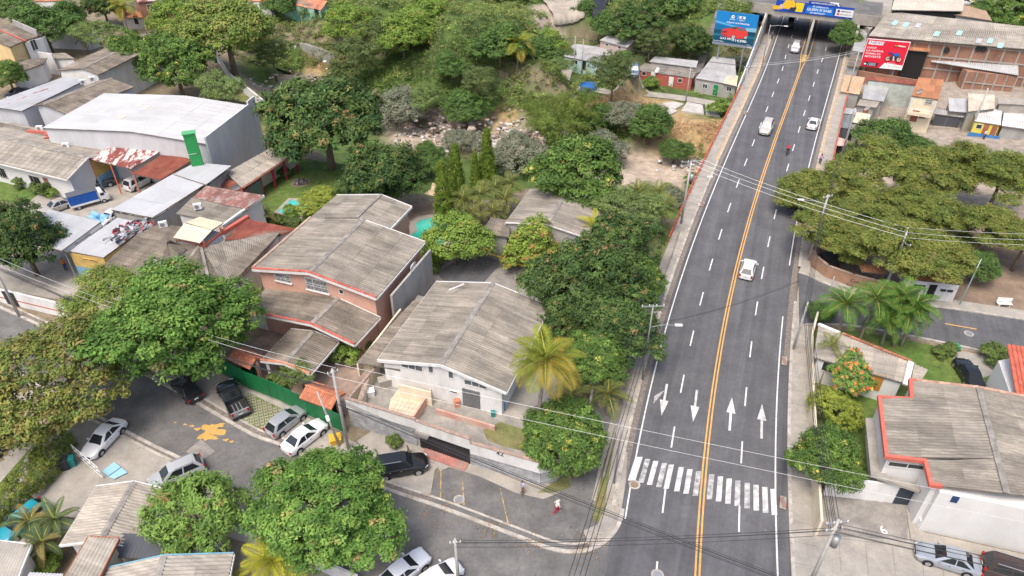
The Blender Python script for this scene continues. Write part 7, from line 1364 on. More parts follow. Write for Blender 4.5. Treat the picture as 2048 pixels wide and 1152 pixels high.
for a in (('shrub_bright', 855, 525, 22, 'dark green bush against the tall grey wall'), ('shrub', 870, 505, 16, 'shrub behind the grey wall bush'), ('shrub_bright', 690, 705, 24, 'leafy shrub beside the carport post'), ('shrub', 726, 690, 18, 'shrub along the pink house passage'), ('shrub', 560, 758, 22, 'hedge shrub left behind the green fence'), ('shrub_bright', 100, 1128, 24, 'round bright shrub in the bottom left corner'), ('shrub_bright', 1862, 1025, 16, 'yellow shrub at the foot of the white annex'), ('shrub_bright', 1855, 1040, 12, 'lower yellow shrub in the same planter'), ('shrub', 1985, 708, 22, 'round shrub beside the garden path'), ('shrub', 1880, 705, 14, 'orange leaved shrub beside the black sedan lawn'), ('shrub', 1900, 698, 14, 'green shrub beside the teal pot'), ('shrub_bright', 580, 425, 14, 'hedge shrub at the pool corner'), ('shrub', 560, 440, 14, 'hedge shrub below the rectangular pool'), ('shrub', 790, 885, 14, 'weed bush at the terrace wall beside the black car'), ('shrub_bright', 1005, 906, 9, 'weed tuft growing from the block wall'), ('shrub', 570, 347, 12, 'red leaved shrub by the crimson posts'), ('shrub_bright', 1645, 745, 12, 'spiky shrub at the garden wall'), ('shrub', 40, 365, 14, 'shrub before the white bungalow'), ('shrub', 75, 378, 14, 'second shrub before the white bungalow'), ('shrub_bright', 105, 385, 12, 'third shrub before the white bungalow'), ('shrub', 660, 800, 9, 'weed by the twin poles'), ('shrub_bright', 1440, 218, 18, 'banana like bush at the bridge railing'), ('shrub', 1420, 395, 16, 'creeper bush below the bridge railing'), ('shrub_bright', 1395, 365, 18, 'bright creeper on the bank beside the railing')): plant(*a, name='shrub', cat='shrub', group=SG)
# hedges
def hedge(label, pxs, wd, ht, pal, seed):
    rg = np.random.default_rng(seed); P = [g(*p) for p in pxs]; pts = []; nr = []
    for a, b in zip(P, P[1:]):
        d = b - a; n_ = Vector((-d.y, d.x, 0)).normalized(); k = int(d.length * 75)
        for _ in range(k):
            u_ = rg.random(); e = rg.choice([-1, 0, 1], p=[.3, .4, .3]); x = e * wd / 2 if e else rg.uniform(-.5, .5) * wd; z = ht * (rg.uniform(.1, 1) if e else rg.uniform(.92, 1.05)); q = a + d * u_ + n_ * x; pts.append((q.x, q.y, z)); nr.append((n_.x * e, n_.y * e, .2 if e else 1))
    v, f, c = clump_cloud(np.array(pts), np.array(nr, float), 22, .27, .9, .17, .09, pal, rg, .25, .4); c0_ = P[0]; v = v - np.array([c0_.x, c0_.y, 0]); o = add_obj('hedge', np_mesh('hedge', v, f, M_FOL, c)); o.location = (c0_.x, c0_.y, 0); tag(o, label, 'hedge')
hedge('long clipped hedge with yellow tips beside the concrete drive', [(128, 890), (105, 935), (55, 990), (0, 1040), (-60, 1090)], 2.3, 1.9, [(.075, .13, .018), (.11, .165, .02), (.16, .19, .025), (.055, .1, .018)], 101); hedge('short hedge under the acacia at the left edge', [(0, 830), (60, 850), (115, 862)], 1.4, 1.3, G_BRT, 102); hedge('creeper hedge over the salmon yard wall beside the blue tarp truck', [(85, 398), (125, 380), (160, 362)], .8, 1.9, G_DULL, 103); hedge('low dark hedge behind the rectangular pool', [(530, 452), (560, 446), (600, 452)], 1.0, .8, G_DULL, 104)
# ---------------------------------------------------------------- ground cover that nobody could count
def scatter(name, label, poly_px, n, per, rad, ln, wd, pal, seed, up, droop, flat=.8, hmax=1.0, avoid=None, ymax=215, dens=None):
    rg = np.random.default_rng(seed); Pp = np.array([tuple(hit(*p))[:2] for p in poly_px]); lo, hi = Pp.min(0), Pp.max(0); xy = rg.uniform(lo, hi, (n * 9, 2)); m = poly_sd(xy[:, 0], xy[:, 1], Pp) < 0
    m &= xy[:, 1] < ymax; m &= np.abs(xy[:, 0] - CX(xy[:, 1])) * .92 > 10.5
    for ax, ay, az, ar in PADS: m &= np.hypot(xy[:, 0] - ax, xy[:, 1] - ay) > ar * .8
    if avoid:
        for a_, b_, r_ in avoid: q = hit(a_, b_); m &= np.hypot(xy[:, 0] - q.x, xy[:, 1] - q.y) > r_ * rg.uniform(.75, 1.1, len(xy))
    xy = xy[m][:n]; z = terr(xy[:, 0], xy[:, 1]); h = rg.random(len(xy)) ** 1.5 * hmax; pts = np.column_stack([xy, z + h]); v, f, c = clump_cloud(pts, np.tile([0, 0, 1.], (len(pts), 1)), per, rad, flat, ln, wd, pal, rg, .3, up, droop)
    o = add_obj(name, np_mesh(name, v, f, M_FOL, np.clip(c, .004, .9))); tag(o, label, 'vegetation', kind='stuff')
SANDS = [(1290,335,9),(1340,340,9),(1240,345,7),(1380,345,6),(1000,290,8),(1080,275,7),(930,285,9),(850,270,9),(800,245,7),(900,245,5),(960,265,7),(600,160,5),(700,205,6),(640,158,4),(670,172,4),(740,205,4)]
HILL = [(360,10),(470,120),(560,160),(640,160),(720,215),(800,260),(860,300),(1000,340),(1100,350),(1250,370),(1330,420),(1440,340),(1500,200),(1500,60),(1480,-30),(300,-40)]
scatter('undergrowth', 'tangled green undergrowth on the ravine slopes', HILL, 11000, 20, .9, .46, .2, [(.07, .135, .024), (.1, .18, .03), (.14, .21, .035), (.055, .1, .02), (.16, .175, .05)], 110, .5, .3, .7, 1.6, SANDS + [(1110,20,8),(1330,230,8),(1400,240,9),(1250,215,6),(1290,190,4),(1230,186,4),(1360,200,4),(1430,210,4),(1420,80,3),(1405,115,3),(1435,40,3),(590,155,7),(640,165,7),(675,178,5),(1120,20,7),(1140,40,6),(1000,0,8),(960,0,8)])
scatter('tall_grass', 'tall elephant grass on the middle of the ravine slope', [(720,150),(780,110),(900,90),(990,120),(1010,190),(980,250),(900,235),(830,215),(760,190)], 1500, 26, .8, 1.0, .07, [(.075, .16, .03), (.1, .19, .035), (.13, .21, .05), (.06, .13, .03)], 111, -.1, -1.2, .9, .8, SANDS)
scatter('dry_grass', 'straw coloured dry grass around the old floor slabs', [(1190,195),(1260,195),(1320,205),(1300,240),(1440,235),(1450,270),(1400,300),(1330,285),(1240,240),(1190,225)], 900, 18, .5, .5, .06, [(.4, .29, .14), (.33, .24, .11), (.45, .35, .19), (.25, .2, .08)], 112, -.1, -1., .8, .3, [(1345,210,3.0),(1332,224,3.0),(1385,216,3.5),(1425,222,3.5)])
scatter('dry_grass', 'straw coloured dry grass hanging over the cliff wall', [(600,90),(690,90),(690,150),(610,125)], 350, 18, .5, .6, .06, [(.36, .28, .13), (.3, .22, .1), (.2, .2, .07)], 113, -.1, -1., .8, .4)
scatter('undergrowth', 'weeds between the shacks and the pine grove', [(1640,300),(1700,290),(1820,290),(2100,320),(2100,400),(1900,420),(1640,440)], 900, 20, .7, .36, .14, G_DULL + G_BRT, 114, .5, .3, .7, 1.0, [(1760,390,9),(1840,400,11),(1930,410,10)])
scatter('undergrowth', 'wild bushes beyond the top edge of the hill', [(-200,20),(200,30),(420,0),(430,-60),(-300,-60)], 900, 20, .9, .45, .18, G_DULL + G_BRT, 115, .5, .3, .7, 1.6)
# rubble of the ravine bed
rg = np.random.default_rng(120); V = []; Fq = []; C = []
for a, b, r, n in ((1000, 288, 7, 260), (930, 280, 8, 300), (860, 262, 7, 220), (1060, 280, 6, 160), (800, 240, 5, 120), (1380, 335, 4, 50), (1150, 300, 5, 80), (650, 165, 4, 50), (560, 185, 6, 150), (905, 232, 4, 90), (950, 250, 5, 120)):
    c0_ = hit(a, b)
    for k in range(n):
        x, y = c0_.x + rg.normal() * r * .55, c0_.y + rg.normal() * r * .5; z = tz(x, y) if k % 3 == 0 else z; s_ = rg.uniform(.08, .42) * (1 if rg.random() < .95 else 2.2); j = len(V)
        for p in ((-1, -1, -.7), (1, -1, -.7), (1, 1, -.7), (-1, 1, -.7), (-.8, -.8, .5), (.8, -.7, .6), (.7, .9, .4), (-.9, .7, .6)): V.append((x + (p[0] + rg.normal() * .2) * s_, y + (p[1] + rg.normal() * .2) * s_, z + .1 + (p[2] + rg.normal() * .2) * s_ * .6))
        for q in ((3, 2, 1, 0), (4, 5, 6, 7), (0, 1, 5, 4), (1, 2, 6, 5), (2, 3, 7, 6), (3, 0, 4, 7)): Fq.append([j + i for i in q])
        cc = np.array([(.42, .35, .29), (.34, .27, .21), (.5, .46, .42), (.3, .24, .2), (.6, .58, .56)][rg.integers(0, 5)]) * rg.uniform(.8, 1.15); C += [cc] * 8
M_RUB = mat('rubble', (.4, .35, .3), .95, .15, 2, attr='Col'); o = add_obj('rubble', np_mesh('rubble', np.array(V), np.array(Fq), M_RUB, np.array(C))); tag(o, 'broken stones and rubble strewn along the ravine bed', 'rubble', kind='stuff')
# ------------------------------------------------------------------ vehicles (x forward, y left, z up)
M_TYRE = mat('tyre_rubber', (.02, .02, .022), .85, 0); M_RIM = mat('alloy_rim', (.42, .43, .44), .35, 0, metal=.6); M_CGLASS = mat('car_glass', (.018, .022, .026), .06, 0, spec=.7); M_HEADL = mat('headlight_lens', (.6, .62, .63), .15, 0, spec=.6); M_TAILL = mat('tail_light_lens', (.4, .012, .015), .25, 0); M_PLATE = mat('number_plate_white', (.65, .65, .62), .5, 0); M_BUMP = mat('black_plastic', (.025, .025, .027), .6, 0)
def paintm(col, metal=.0): return mat('car_paint_%d_%d_%d' % tuple(int(c * 255) for c in col), col, .28, .03, .8, coat=.6, spec=.5, metal=metal)
TYPES = {  # length, width, roof height, body stations (x, halfwidth, top z), greenhouse (front base, front top, rear top, rear base), belt z, wheel x
 'sedan': (4.5, .87, 1.44, [(-2.25, .66, .66), (-2.2, .78, .84), (-1.75, .85, .96), (-1.0, .87, .95), (.2, .87, .93), (.95, .865, .92), (1.55, .84, .86), (2.0, .78, .75), (2.2, .66, .62), (2.27, .5, .5)], (1.05, .3, -1.0, -1.72), .93, (1.35, -1.33)),
 'hatch': (4.0, .85, 1.5, [(-2.0, .68, .62), (-1.97, .8, .85), (-1.6, .84, .98), (-.6, .85, .97), (.5, .85, .95), (.95, .84, .93), (1.45, .82, .88), (1.8, .76, .78), (1.98, .62, .62), (2.03, .5, .5)], (1.1, .3, -1.45, -1.93), .95, (1.25, -1.22)),
 'wagon': (4.5, .88, 1.56, [(-2.25, .7, .62), (-2.22, .82, .88), (-1.7, .87, 1.0), (-.6, .88, .99), (.6, .88, .97), (1.15, .87, .95), (1.7, .85, .88), (2.05, .78, .78), (2.24, .64, .62), (2.3, .5, .5)], (1.2, .45, -1.75, -2.18), .97, (1.4, -1.35)),
 'suv': (4.75, .93, 1.78, [(-2.36, .74, .7), (-2.33, .88, 1.05), (-1.7, .92, 1.13), (-.6, .93, 1.12), (.6, .93, 1.1), (1.1, .92, 1.09), (1.75, .9, 1.03), (2.1, .84, .93), (2.34, .7, .75), (2.4, .55, .58)], (1.1, .5, -1.95, -2.28), 1.1, (1.45, -1.4)),
 'pickup': (5.2, .92, 1.76, [(-.62, .86, 1.05), (-.6, .91, 1.06), (.2, .92, 1.06), (1.25, .91, 1.05), (1.8, .89, 1.0), (2.25, .84, .92), (2.55, .72, .75), (2.62, .55, .58)], (1.3, .65, -.3, -.58), 1.06, (1.65, -1.55)),
}
def ring(x, hw, zt, zb, f=1.0):
    h = [(hw * .84, zb), (hw * .985, zb + .1), (hw, zb + (zt - zb) * .45), (hw * .985, zt - .1), (hw * .9, zt - .01), (hw * .5, zt + .025), (0, zt + .03)]
    return [(x, y, z) for y, z in h] + [(x, -y, z) for y, z in h[-2::-1]]
def loft(rings, closed_ends=True):
    s = MB(); n = len(rings[0])
    for r in rings: s.v += r
    for k in range(len(rings) - 1):
        for j in range(n - 1): s.f.append((k * n + j, k * n + j + 1, (k + 1) * n + j + 1, (k + 1) * n + j)); s.m.append(0)
        s.f.append((k * n + n - 1, k * n, (k + 1) * n, (k + 1) * n + n - 1)); s.m.append(0)
    s.f.append(tuple(range(n))); s.m.append(0); s.f.append(tuple(range((len(rings) - 1) * n + n - 1, (len(rings) - 1) * n - 1, -1))); s.m.append(0); return s
def autosmooth(o): 
    me = o.data; me.polygons.foreach_set('use_smooth', [True] * len(me.polygons))
    try: me.set_sharp_from_angle(angle=.7)
    except Exception: pass
def car(label, typ, col, c, heading, name='car', cat='car', group=None, metal=.0, rails=False, z=0., parked=True, open_door=False):
    L_, hw, H_, st, gh, belt, wx = TYPES[typ]; P = paintm(col, metal); t = local(thing(name, label, cat, (c.x, c.y, z), heading, group))
    zb = .24 if typ in ('suv', 'pickup') else .18; rings = []
    for x, w_, zt in st: rings.append(ring(x, w_, zt, zb + (.12 if abs(x) > L_ / 2 - .12 else 0)))
    o = loft(rings).build('body', P, t); autosmooth(o)
    if typ == 'pickup':
        for sy in (-1, 1): s = MB(); s.box((-1.6, sy * .87, .78), (2.0, .1, .62)); s.build('bed_side', P, t)
        s = MB(); s.box((-2.6, 0, .78), (.1, 1.76, .62)); tg = s.build('tailgate', paintm((.3, .3, .31)), t); s = MB(); s.box((-2.66, 0, .9), (.03, .3, .06)); s.build('handle', M_BUMP, tg); s = MB(); s.box((-1.6, 0, .52), (2.0, 1.7, .08)); s.build('bed_floor', M_BUMP, t); s = MB(); s.box((-2.7, 0, .42), (.18, 1.7, .2)); s.build('bumper', M_BUMP, t)
        for sy in (-.35, 0, .35): s = MB(); s.box((-1.5, sy, .575), (1.2, .08, .03)); s.build('bed_rib', M_STEEL, t)
    fb, ft, rt, rb = gh; bw, tw = hw * .9, hw * .68; bz = belt + .0
    base = [(fb, bw * .9, bz - .04), (fb - .25, bw, bz), (rb + .2, bw, bz), (rb, bw * .92, bz - .03)]; zt = H_
    top = [(ft, tw * .94, zt - .03), (ft - .3, tw, zt - .005), (rt + .25, tw, zt - .01), (rt, tw * .92, zt - .04)]
    s = MB(); B0 = base + [(x, -y, z_) for x, y, z_ in base[::-1]]; T0 = top + [(x, -y, z_) for x, y, z_ in top[::-1]]; n = 8; s.v += B0 + T0
    for k in range(n): s.f.append((k, (k + 1) % n, n + (k + 1) % n, n + k)); s.m.append(0)
    s.v += [(ft - .1, 0, zt + .005), (rt + .1, 0, zt + .0), ((ft + rt) / 2, 0, zt + .04)]; a0, a1, am = 16, 17, 18
    for q in ((8, 9, am, a0), (9, 10, am), (10, 11, a1, am), (11, 12, a1), (12, 13, am, a1), (13, 14, am), (14, 15, a0, am), (15, 8, a0)): s.f.append(q); s.m.append(0)
    if sum(1 for _ in [0]) and True: s.f = [f[::-1] for f in s.f]
    o = s.build('cabin', P, t); autosmooth(o)
    def glass(nm, pts, e=.012):
        pts = [Vector(p) for p in pts]; n_ = (pts[1] - pts[0]).cross(pts[2] - pts[0]).normalized(); cc = sum(pts, Vector()) / len(pts)
        if n_.dot(cc - Vector(((ft + rt) / 2, 0, belt))) < 0: n_ = -n_
        s = MB(); q = [cc + (p - cc) * .9 + n_ * e for p in pts]; m_ = [p - n_ * .02 for p in q]; k = len(q)
        s.poly(q); 
        for i in range(k): s.poly([q[i], q[(i + 1) % k], m_[(i + 1) % k], m_[i]])
        return s.build(nm, M_CGLASS, t)
    glass('windscreen', [B0[0], B0[7], T0[7], T0[0]]); glass('rear_window', [B0[3], B0[4], T0[4], T0[3]])
    xm = (fb + rb) / 2 - .05
    for sy in (0, 1):
        b = [B0[1], B0[2], T0[2], T0[1]] if not sy else [B0[6], B0[5], T0[5], T0[6]]; mb, mt = lerp(Vector(b[0]), Vector(b[1]), .5), lerp(Vector(b[3]), Vector(b[2]), .48)
        glass('side_window', [b[0], mb, mt, b[3]]); 
        if typ != 'pickup' or True: glass('side_window', [mb, b[1], b[2], mt])
        y = (1 if not sy else -1); s = MB(); s.box((fb - .35, y * (hw + .07), belt + .05), (.13, .2, .13)); s.build('mirror', P if col[0] > .05 else M_BUMP, t)
        for dx in (.1, -.85 if typ != 'pickup' else -.35): s = MB(); s.box((dx - .1, y * (hw - .002), belt - .17), (.16, .03, .03)); s.build('door_handle', M_BUMP if col[0] > .3 else M_RIM, t)
    r = .38 if typ in ('suv', 'pickup') else .32
    for x in wx:
        for y in (-1, 1):
            s = MB(); s.tube([(x, y * (hw - .16), r + .02), (x, y * (hw + .004), r + .02)], r + .07, 16); s.build('wheel_arch', M_BUMP, t)
            s = MB(); s.tube([(x, y * (hw - .2), r), (x, y * (hw + .02), r)], r, 16); wheel = s.build('wheel', M_TYRE, t); s = MB(); s.tube([(x, y * (hw + .0), r), (x, y * (hw + .026), r)], r * .64, 12); s.build('rim', M_RIM, wheel)
    xf = st[-1][0]; xr = st[0][0] if typ != 'pickup' else -2.65; zl = st[-3][2] - .1; zr_ = (st[1][2] if typ != 'pickup' else 1.0) - .1
    for y in (-1, 1):
        s = MB(); s.hexa([(xf - .32, y * st[-3][1] * .98, zl - .08), (xf - .06, y * .5, zl - .12), (xf - .06, y * .5, zl - .02), (xf - .32, y * st[-3][1] * .98, zl + .02)], [(xf - .3, y * (st[-3][1] + .015), zl - .08), (xf - .03, y * .58, zl - .12), (xf - .03, y * .58, zl + .0), (xf - .3, y * (st[-3][1] + .015), zl + .06)]); s.build('headlight', M_HEADL, t)
        tall = typ in ('suv', 'wagon', 'pickup', 'hatch'); s = MB(); s.box((xr + .02, y * (hw * .8), zr_), (.12, .2, .34 if tall else .16)); s.build('tail_light', M_TAILL, t)
    s = MB(); s.box((xf - .01, 0, .52), (.06, .9, .14)); s.build('grille', M_BUMP, t); s = MB(); s.box((xr - .025, 0, .7), (.03, .38, .13)); s.build('number_plate', M_PLATE, t); s = MB(); s.box((xf + .03, 0, .42), (.02, .36, .1)); s.build('number_plate', M_PLATE, t)
    if rails:
        for y in (-1, 1): s = MB(); s.tube([(ft - .4, y * tw * .93, zt + .05), (rt + .2, y * tw * .93, zt + .05)], .03, 6); s.build('roof_rail', M_RIM, t)
    if open_door: s = MB(); s.box((.85, hw + .42, .75), (.08, .9, .7), .25); s.build('open_door', P, t); 
    return t
def carpx(label, typ, col, fr, rr, **k):
    zc = k.get('z', 0.) + .7; a, b = g(*fr, zc), g(*rr, zc); d = a - b; c = (a + b) / 2; return car(label, typ, col, c, math.atan2(d.y, d.x), **k)
WHT, SIL, BLK = (.72, .72, .72), (.42, .43, .44), (.012, .012, .013)
carpx('white sedan parked on the concrete yard facing the hedge', 'sedan', WHT, (180, 902), (232, 848)); carpx('silver wagon with roof rails parked at the kerb above the bungalow', 'wagon', (.5, .51, .52), (312, 962), (390, 928), rails=True, metal=.3); carpx('silver hatchback on the turf blocks of the forecourt', 'hatch', SIL, (600, 818), (543, 862), metal=.4); carpx('white sedan beside the silver hatchback', 'sedan', WHT, (638, 848), (580, 893))
carpx('dark grey pickup with open bed on the forecourt', 'pickup', (.03, .035, .04), (447, 762), (482, 828), name='pickup_truck', cat='pickup', metal=.2); carpx('black off road car with open door before the garage', 'suv', BLK, (850, 922), (752, 938), rails=True, open_door=True, name='off_road_car'); carpx('dark car half hidden under the ficus', 'sedan', (.02, .02, .022), (352, 752), (392, 796)); carpx('teal hatchback under the sago palms', 'hatch', (.02, .25, .32), (12, 1068), (78, 1015)); carpx('dark blue car cut by the left edge', 'sedan', (.02, .03, .1), (-30, 915), (8, 870))
carpx('white sedan at the bottom edge under the ficus', 'sedan', (.6, .62, .66), (838, 1115), (775, 1165)); carpx('white car at the bottom edge beside the utility pole', 'hatch', (.66, .67, .68), (902, 1138), (850, 1172)); carpx('silver sedan parked in the small lot', 'sedan', (.36, .39, .43), (1836, 1097), (1958, 1133), metal=.4); carpx('dark brown car with roof rails behind the silver sedan', 'suv', (.045, .028, .024), (2100, 1168), (1972, 1128), rails=True); carpx('black sedan on the lawn beside the clay roof house', 'sedan', BLK, (1925, 722), (1952, 768))
carpx('white hatchback driving away on the near right lane', 'hatch', WHT, (1504, 512), (1489, 560)); carpx('beige four wheel drive car coming down the left lane', 'suv', (.45, .42, .38), (1526, 270), (1540, 240)); carpx('white sedan driving away beside the shacks', 'sedan', WHT, (1634, 230), (1620, 260)); carpx('silver car leaving the underpass', 'suv', (.5, .5, .51), (1588, 106), (1594, 84), metal=.3); carpx('dark car inside the underpass', 'suv', (.1, .11, .12), (1580, 52), (1584, 36))
a = op(W_ - 4.2, 3.2, 6.64); car('white car crossing the overpass', 'hatch', WHT, a, math.atan2(ou.y, ou.x) + PI, z=6.64)
carpx('beige sedan beside the blue tarp truck', 'sedan', (.34, .31, .27), (88, 420), (138, 402)); carpx('white car under the red shed roof', 'suv', WHT, (300, 352), (258, 374)); carpx('white car under the light blue tarp', 'sedan', (.6, .6, .6), (205, 443), (238, 422)); carpx('old dark pickup behind the blue tarp truck', 'pickup', (.05, .05, .06), (212, 362), (172, 372), name='pickup_truck', cat='pickup'); carpx('dark car by the gate of the white roofed hall', 'sedan', (.03, .03, .035), (10, 192), (55, 178))
p = hit(1268, 152); car('steel blue car beside the red cottage', 'suv', (.12, .18, .24), p, -1.75, z=p.z + .05)
for px, lb in (((1930, 3), 'white car in the upper lot beside the beige hall'), ((1962, 16), 'white car beside the tree at the top right')): a = g(*px, 6.7); car(lb, 'sedan', WHT, a, .1 if px[0] < 1940 else 2.6, z=6.0)
# truck with blue tarpaulin
zc = .9; a, b = g(212, 388, zc), g(140, 408, zc); d = a - b; c = (a + b) / 2; t = local(thing('light_truck', 'small white truck with blue tarpaulin over its bed', 'truck', (c.x, c.y, 0), math.atan2(d.y, d.x)))
o = loft([ring(x, w_, zt, .35) for x, w_, zt in ((1.35, .78, 1.85), (1.4, .84, 1.95), (1.9, .86, 1.9), (2.25, .86, 1.35), (2.5, .84, 1.2), (2.62, .72, .8))]).build('cab', paintm(WHT), t); autosmooth(o)
s = MB(); s.hexa([(1.98, .7, 1.42), (1.98, -.7, 1.42), (2.28, -.74, 1.28), (2.28, .74, 1.28)], [(2.0, .7, 1.82), (2.0, -.7, 1.82), (2.31, -.74, 1.36), (2.31, .74, 1.36)]); s.build('windscreen', M_CGLASS, t)
for y in (-1, 1): s = MB(); s.box((1.78, y * .86, 1.45), (.5, .03, .4)); s.build('side_window', M_CGLASS, t)
s = MB(); s.box((-.6, 0, .72), (3.7, 1.75, .28)); s.build('bed', paintm(WHT), t); s = MB(); s.hexa([(-2.4, .84, .86), (1.2, .84, .86), (1.2, -.84, .86), (-2.4, -.84, .86)], [(-2.38, .76, 2.2), (1.18, .76, 2.2), (1.18, -.76, 2.2), (-2.38, -.76, 2.2)]); s.build('tarpaulin', mat('royal_blue_tarp', (.015, .09, .36), .6, .15, 1.5, .4, 2), t); s = MB(); s.hexa([(-2.4, .8, 2.2), (1.2, .8, 2.2), (1.2, -.8, 2.2), (-2.4, -.8, 2.2)], [(-2.38, .6, 2.32), (1.18, .6, 2.32), (1.18, -.6, 2.32), (-2.38, -.6, 2.32)]); s.build('tarpaulin_top', mat('dark_grey_tarp', (.09, .1, .115), .7, .1), t)
for x in (1.75, -1.5):
    for y in (-1, 1): s = MB(); s.tube([(x, y * .62, .34), (x, y * .86, .34)], .34, 14); wheel = s.build('wheel', M_TYRE, t); s = MB(); s.tube([(x, y * .85, .34), (x, y * .875, .34)], .2, 10); s.build('rim', M_RIM, wheel)
for y in (-.6, .6): s = MB(); s.box((2.6, y, .82), (.06, .28, .16)); s.build('headlight', M_HEADL, t); s = MB(); s.box((-2.46, y, .72), (.05, .14, .2)); s.build('tail_light', M_TAILL, t)
# ------------------------------------------------------------------ people
M_SKIN = mat('skin', (.36, .2, .13), .6, 0); M_HAIRD = mat('dark_hair', (.02, .016, .013), .7, 0); M_HAIRW = mat('white_hair', (.6, .58, .54), .8, 0)
def tubes(name, chains, m, parent, n=8):
    """one body surface made of overlapping tapered limbs, remeshed into one skin"""
    s = MB()
    for pts, rs in chains:
        s.tube(pts, rs, n); s.ball(pts[0], rs[0], 8, 6); s.ball(pts[-1], rs[-1], 8, 6)
    o = s.build(name, m, parent, True); md = o.modifiers.new('merge', 'REMESH'); md.mode = 'VOXEL'; md.voxel_size = .016; md.use_smooth_shade = True; return o
def person(label, loc, heading, shirt, trousers, hair=M_HAIRD, shoes=(.05, .04, .04), pose='walk', cat='person', group=None, skirt=False, bend=0., longhair=False, cap=None):
    t = local(thing('person', label, cat, loc, heading, group)); sh = mat('cloth_%d_%d_%d' % tuple(int(c * 255) for c in shirt), shirt, .85, .08, 4); tr = mat('cloth_%d_%d_%d' % tuple(int(c * 255) for c in trousers), trousers, .85, .08, 4); sm = mat('shoe_%d' % int(shoes[0] * 255), shoes, .6, 0)
    b = bend; hip = (0, 0, .9); ch = (.05 + b * .35, 0, 1.28 - b * .08); nk = (.06 + b * .5, 0, 1.45 - b * .14); hd = (.08 + b * .58, 0, 1.6 - b * .16)
    if pose == 'walk': kn = ((.18, .1, .5), (-.06, -.1, .48)); an = ((.24, .1, .09), (-.3, -.1, .16)); el = ((-.16 + b * .3, .25, 1.1), (.12 + b * .4, -.25, 1.1)); hn = ((-.1 + b * .4, .27, .86), (.3 + b * .4, -.24, .95))
    elif pose == 'ride': hip = (-.2, 0, .92); ch = (.0, 0, 1.28); nk = (.05, 0, 1.46); hd = (.1, 0, 1.62); kn = ((.25, .22, .78), (.25, -.22, .78)); an = ((.0, .2, .36), (.0, -.2, .36)); el = ((.18, .3, 1.18), (.18, -.3, 1.18)); hn = ((.48, .28, 1.08), (.48, -.28, 1.08))
    else: kn = ((.03, .1, .48), (.02, -.1, .48)); an = ((0, .1, .08), (.02, -.1, .08)); el = ((0, .25, 1.1), (.02, -.25, 1.1)); hn = ((.08, .27, .84), (.1, -.26, .86))
    V = Vector; chains = [([hip, ch, nk], [.13, .15, .06]), ([nk, hd], [.055, .07]), ([V(hd) + V((0, 0, -.04)), V(hd) + V((.012, 0, .05))], [.085, .09])]
    chains.append(([V(hd) + V((.085, 0, .0)), V(hd) + V((.105, 0, -.02))], [.016, .018]))                     # nose
    for y in (-1, 1): chains.append(([V(hd) + V((0, y * .088, .03)), V(hd) + V((-.01, y * .096, -.02))], [.018, .014]))  # ears
    for k, y in enumerate((1, -1)):
        shd = V(ch) + V((0, y * .19, .1)); chains.append(([V(ch) + V((0, y * .05, .1)), shd, el[k], hn[k]], [.08, .065, .045, .032])); h = V(hn[k]); d_ = (h - V(el[k])).normalized(); chains.append(([h, h + d_ * .09], [.034, .03]))
        for j in range(4): o_ = V((0, (j - 1.5) * .018, 0)); chains.append(([h + d_ * .09 + o_, h + d_ * (.14 + .012 * (1.5 - abs(j - 1.5))) + o_, h + d_ * .165 + o_ + V((.015, 0, -.01))], [.01, .009, .008]))
        chains.append(([h + d_ * .02 + V((.03, 0, 0)), h + d_ * .08 + V((.055, 0, 0))], [.012, .009]))
        chains.append(([V(hip) + V((0, y * .09, 0)), kn[k], an[k]], [.095, .065, .045])); chains.append(([an[k], V(an[k]) + V((.15, 0, -.045))], [.045, .035]))
    tubes('body', chains, M_SKIN, t)
    c2 = [([V(hip) + V((0, 0, .02)), ch, V(ch) + V((0, 0, .12))], [.15, .172, .1])]
    for k, y in enumerate((1, -1)): c2.append(([V(ch) + V((0, y * .05, .1)), V(ch) + V((0, y * .19, .1)), lerp(V(ch) + V((0, y * .19, .1)), V(el[k]), .9)], [.095, .082, .066]))
    tubes('shirt', c2, sh, t)
    c3 = [([V(hip) + V((0, 0, .06)), V(hip) + V((0, 0, -.06))], [.15, .155])]
    for k, y in enumerate((1, -1)): c3.append(([V(hip) + V((0, y * .085, -.02)), kn[k], lerp(V(kn[k]), V(an[k]), .9)], [.112, .082, .066]))
    tubes('trousers', c3, tr, t)
    for k in (0, 1): a_ = V(an[k]); s = MB(); s.ball((a_.x + .06, a_.y, a_.z - .03), (.15, .055, .05), 8, 6); s.build('shoe', sm, t, True)
    s = MB(); s.ball((hd[0] - .02, 0, hd[2] + .05), (.105, .1, .09), 10, 7)
    if longhair: s.ball((hd[0] - .08, 0, hd[2] - .08), (.05, .09, .18), 8, 6)
    s.build('hair' if not cap else 'helmet', hair if not cap else cap, t, True); s = MB()
    for y in (-.032, .032): s.ball((hd[0] + .09, y, hd[2] + .01), (.01, .012, .01), 6, 4)
    s.build('eyes', M_HAIRD, t); return t
def pp(px, z=0.): q = g(*px, z); return (q.x, q.y, z)
person('white haired person in cream top and crimson trousers walking on the asphalt', pp((1112, 1026), .1), .2, (.6, .56, .48), (.35, .02, .06), M_HAIRW, (.5, .3, .25), 'walk', bend=.25)
t = person('person in pale blue shirt and shorts standing by the front path with a stick', pp((1046, 986), .11), -2.6, (.42, .46, .55), (.22, .11, .08), M_HAIRD, pose='stand', bend=.1); s = MB(); s.tube([(.3, .3, .02), (.12, .28, .95)], .015, 6); s.build('stick', M_TRUNK, t)
q = g(1639, 328, .12); person('pedestrian in pink top with long dark hair on the right pavement', (q.x, q.y, .12), 1.1, (.5, .3, .42), (.05, .05, .1), longhair=True)
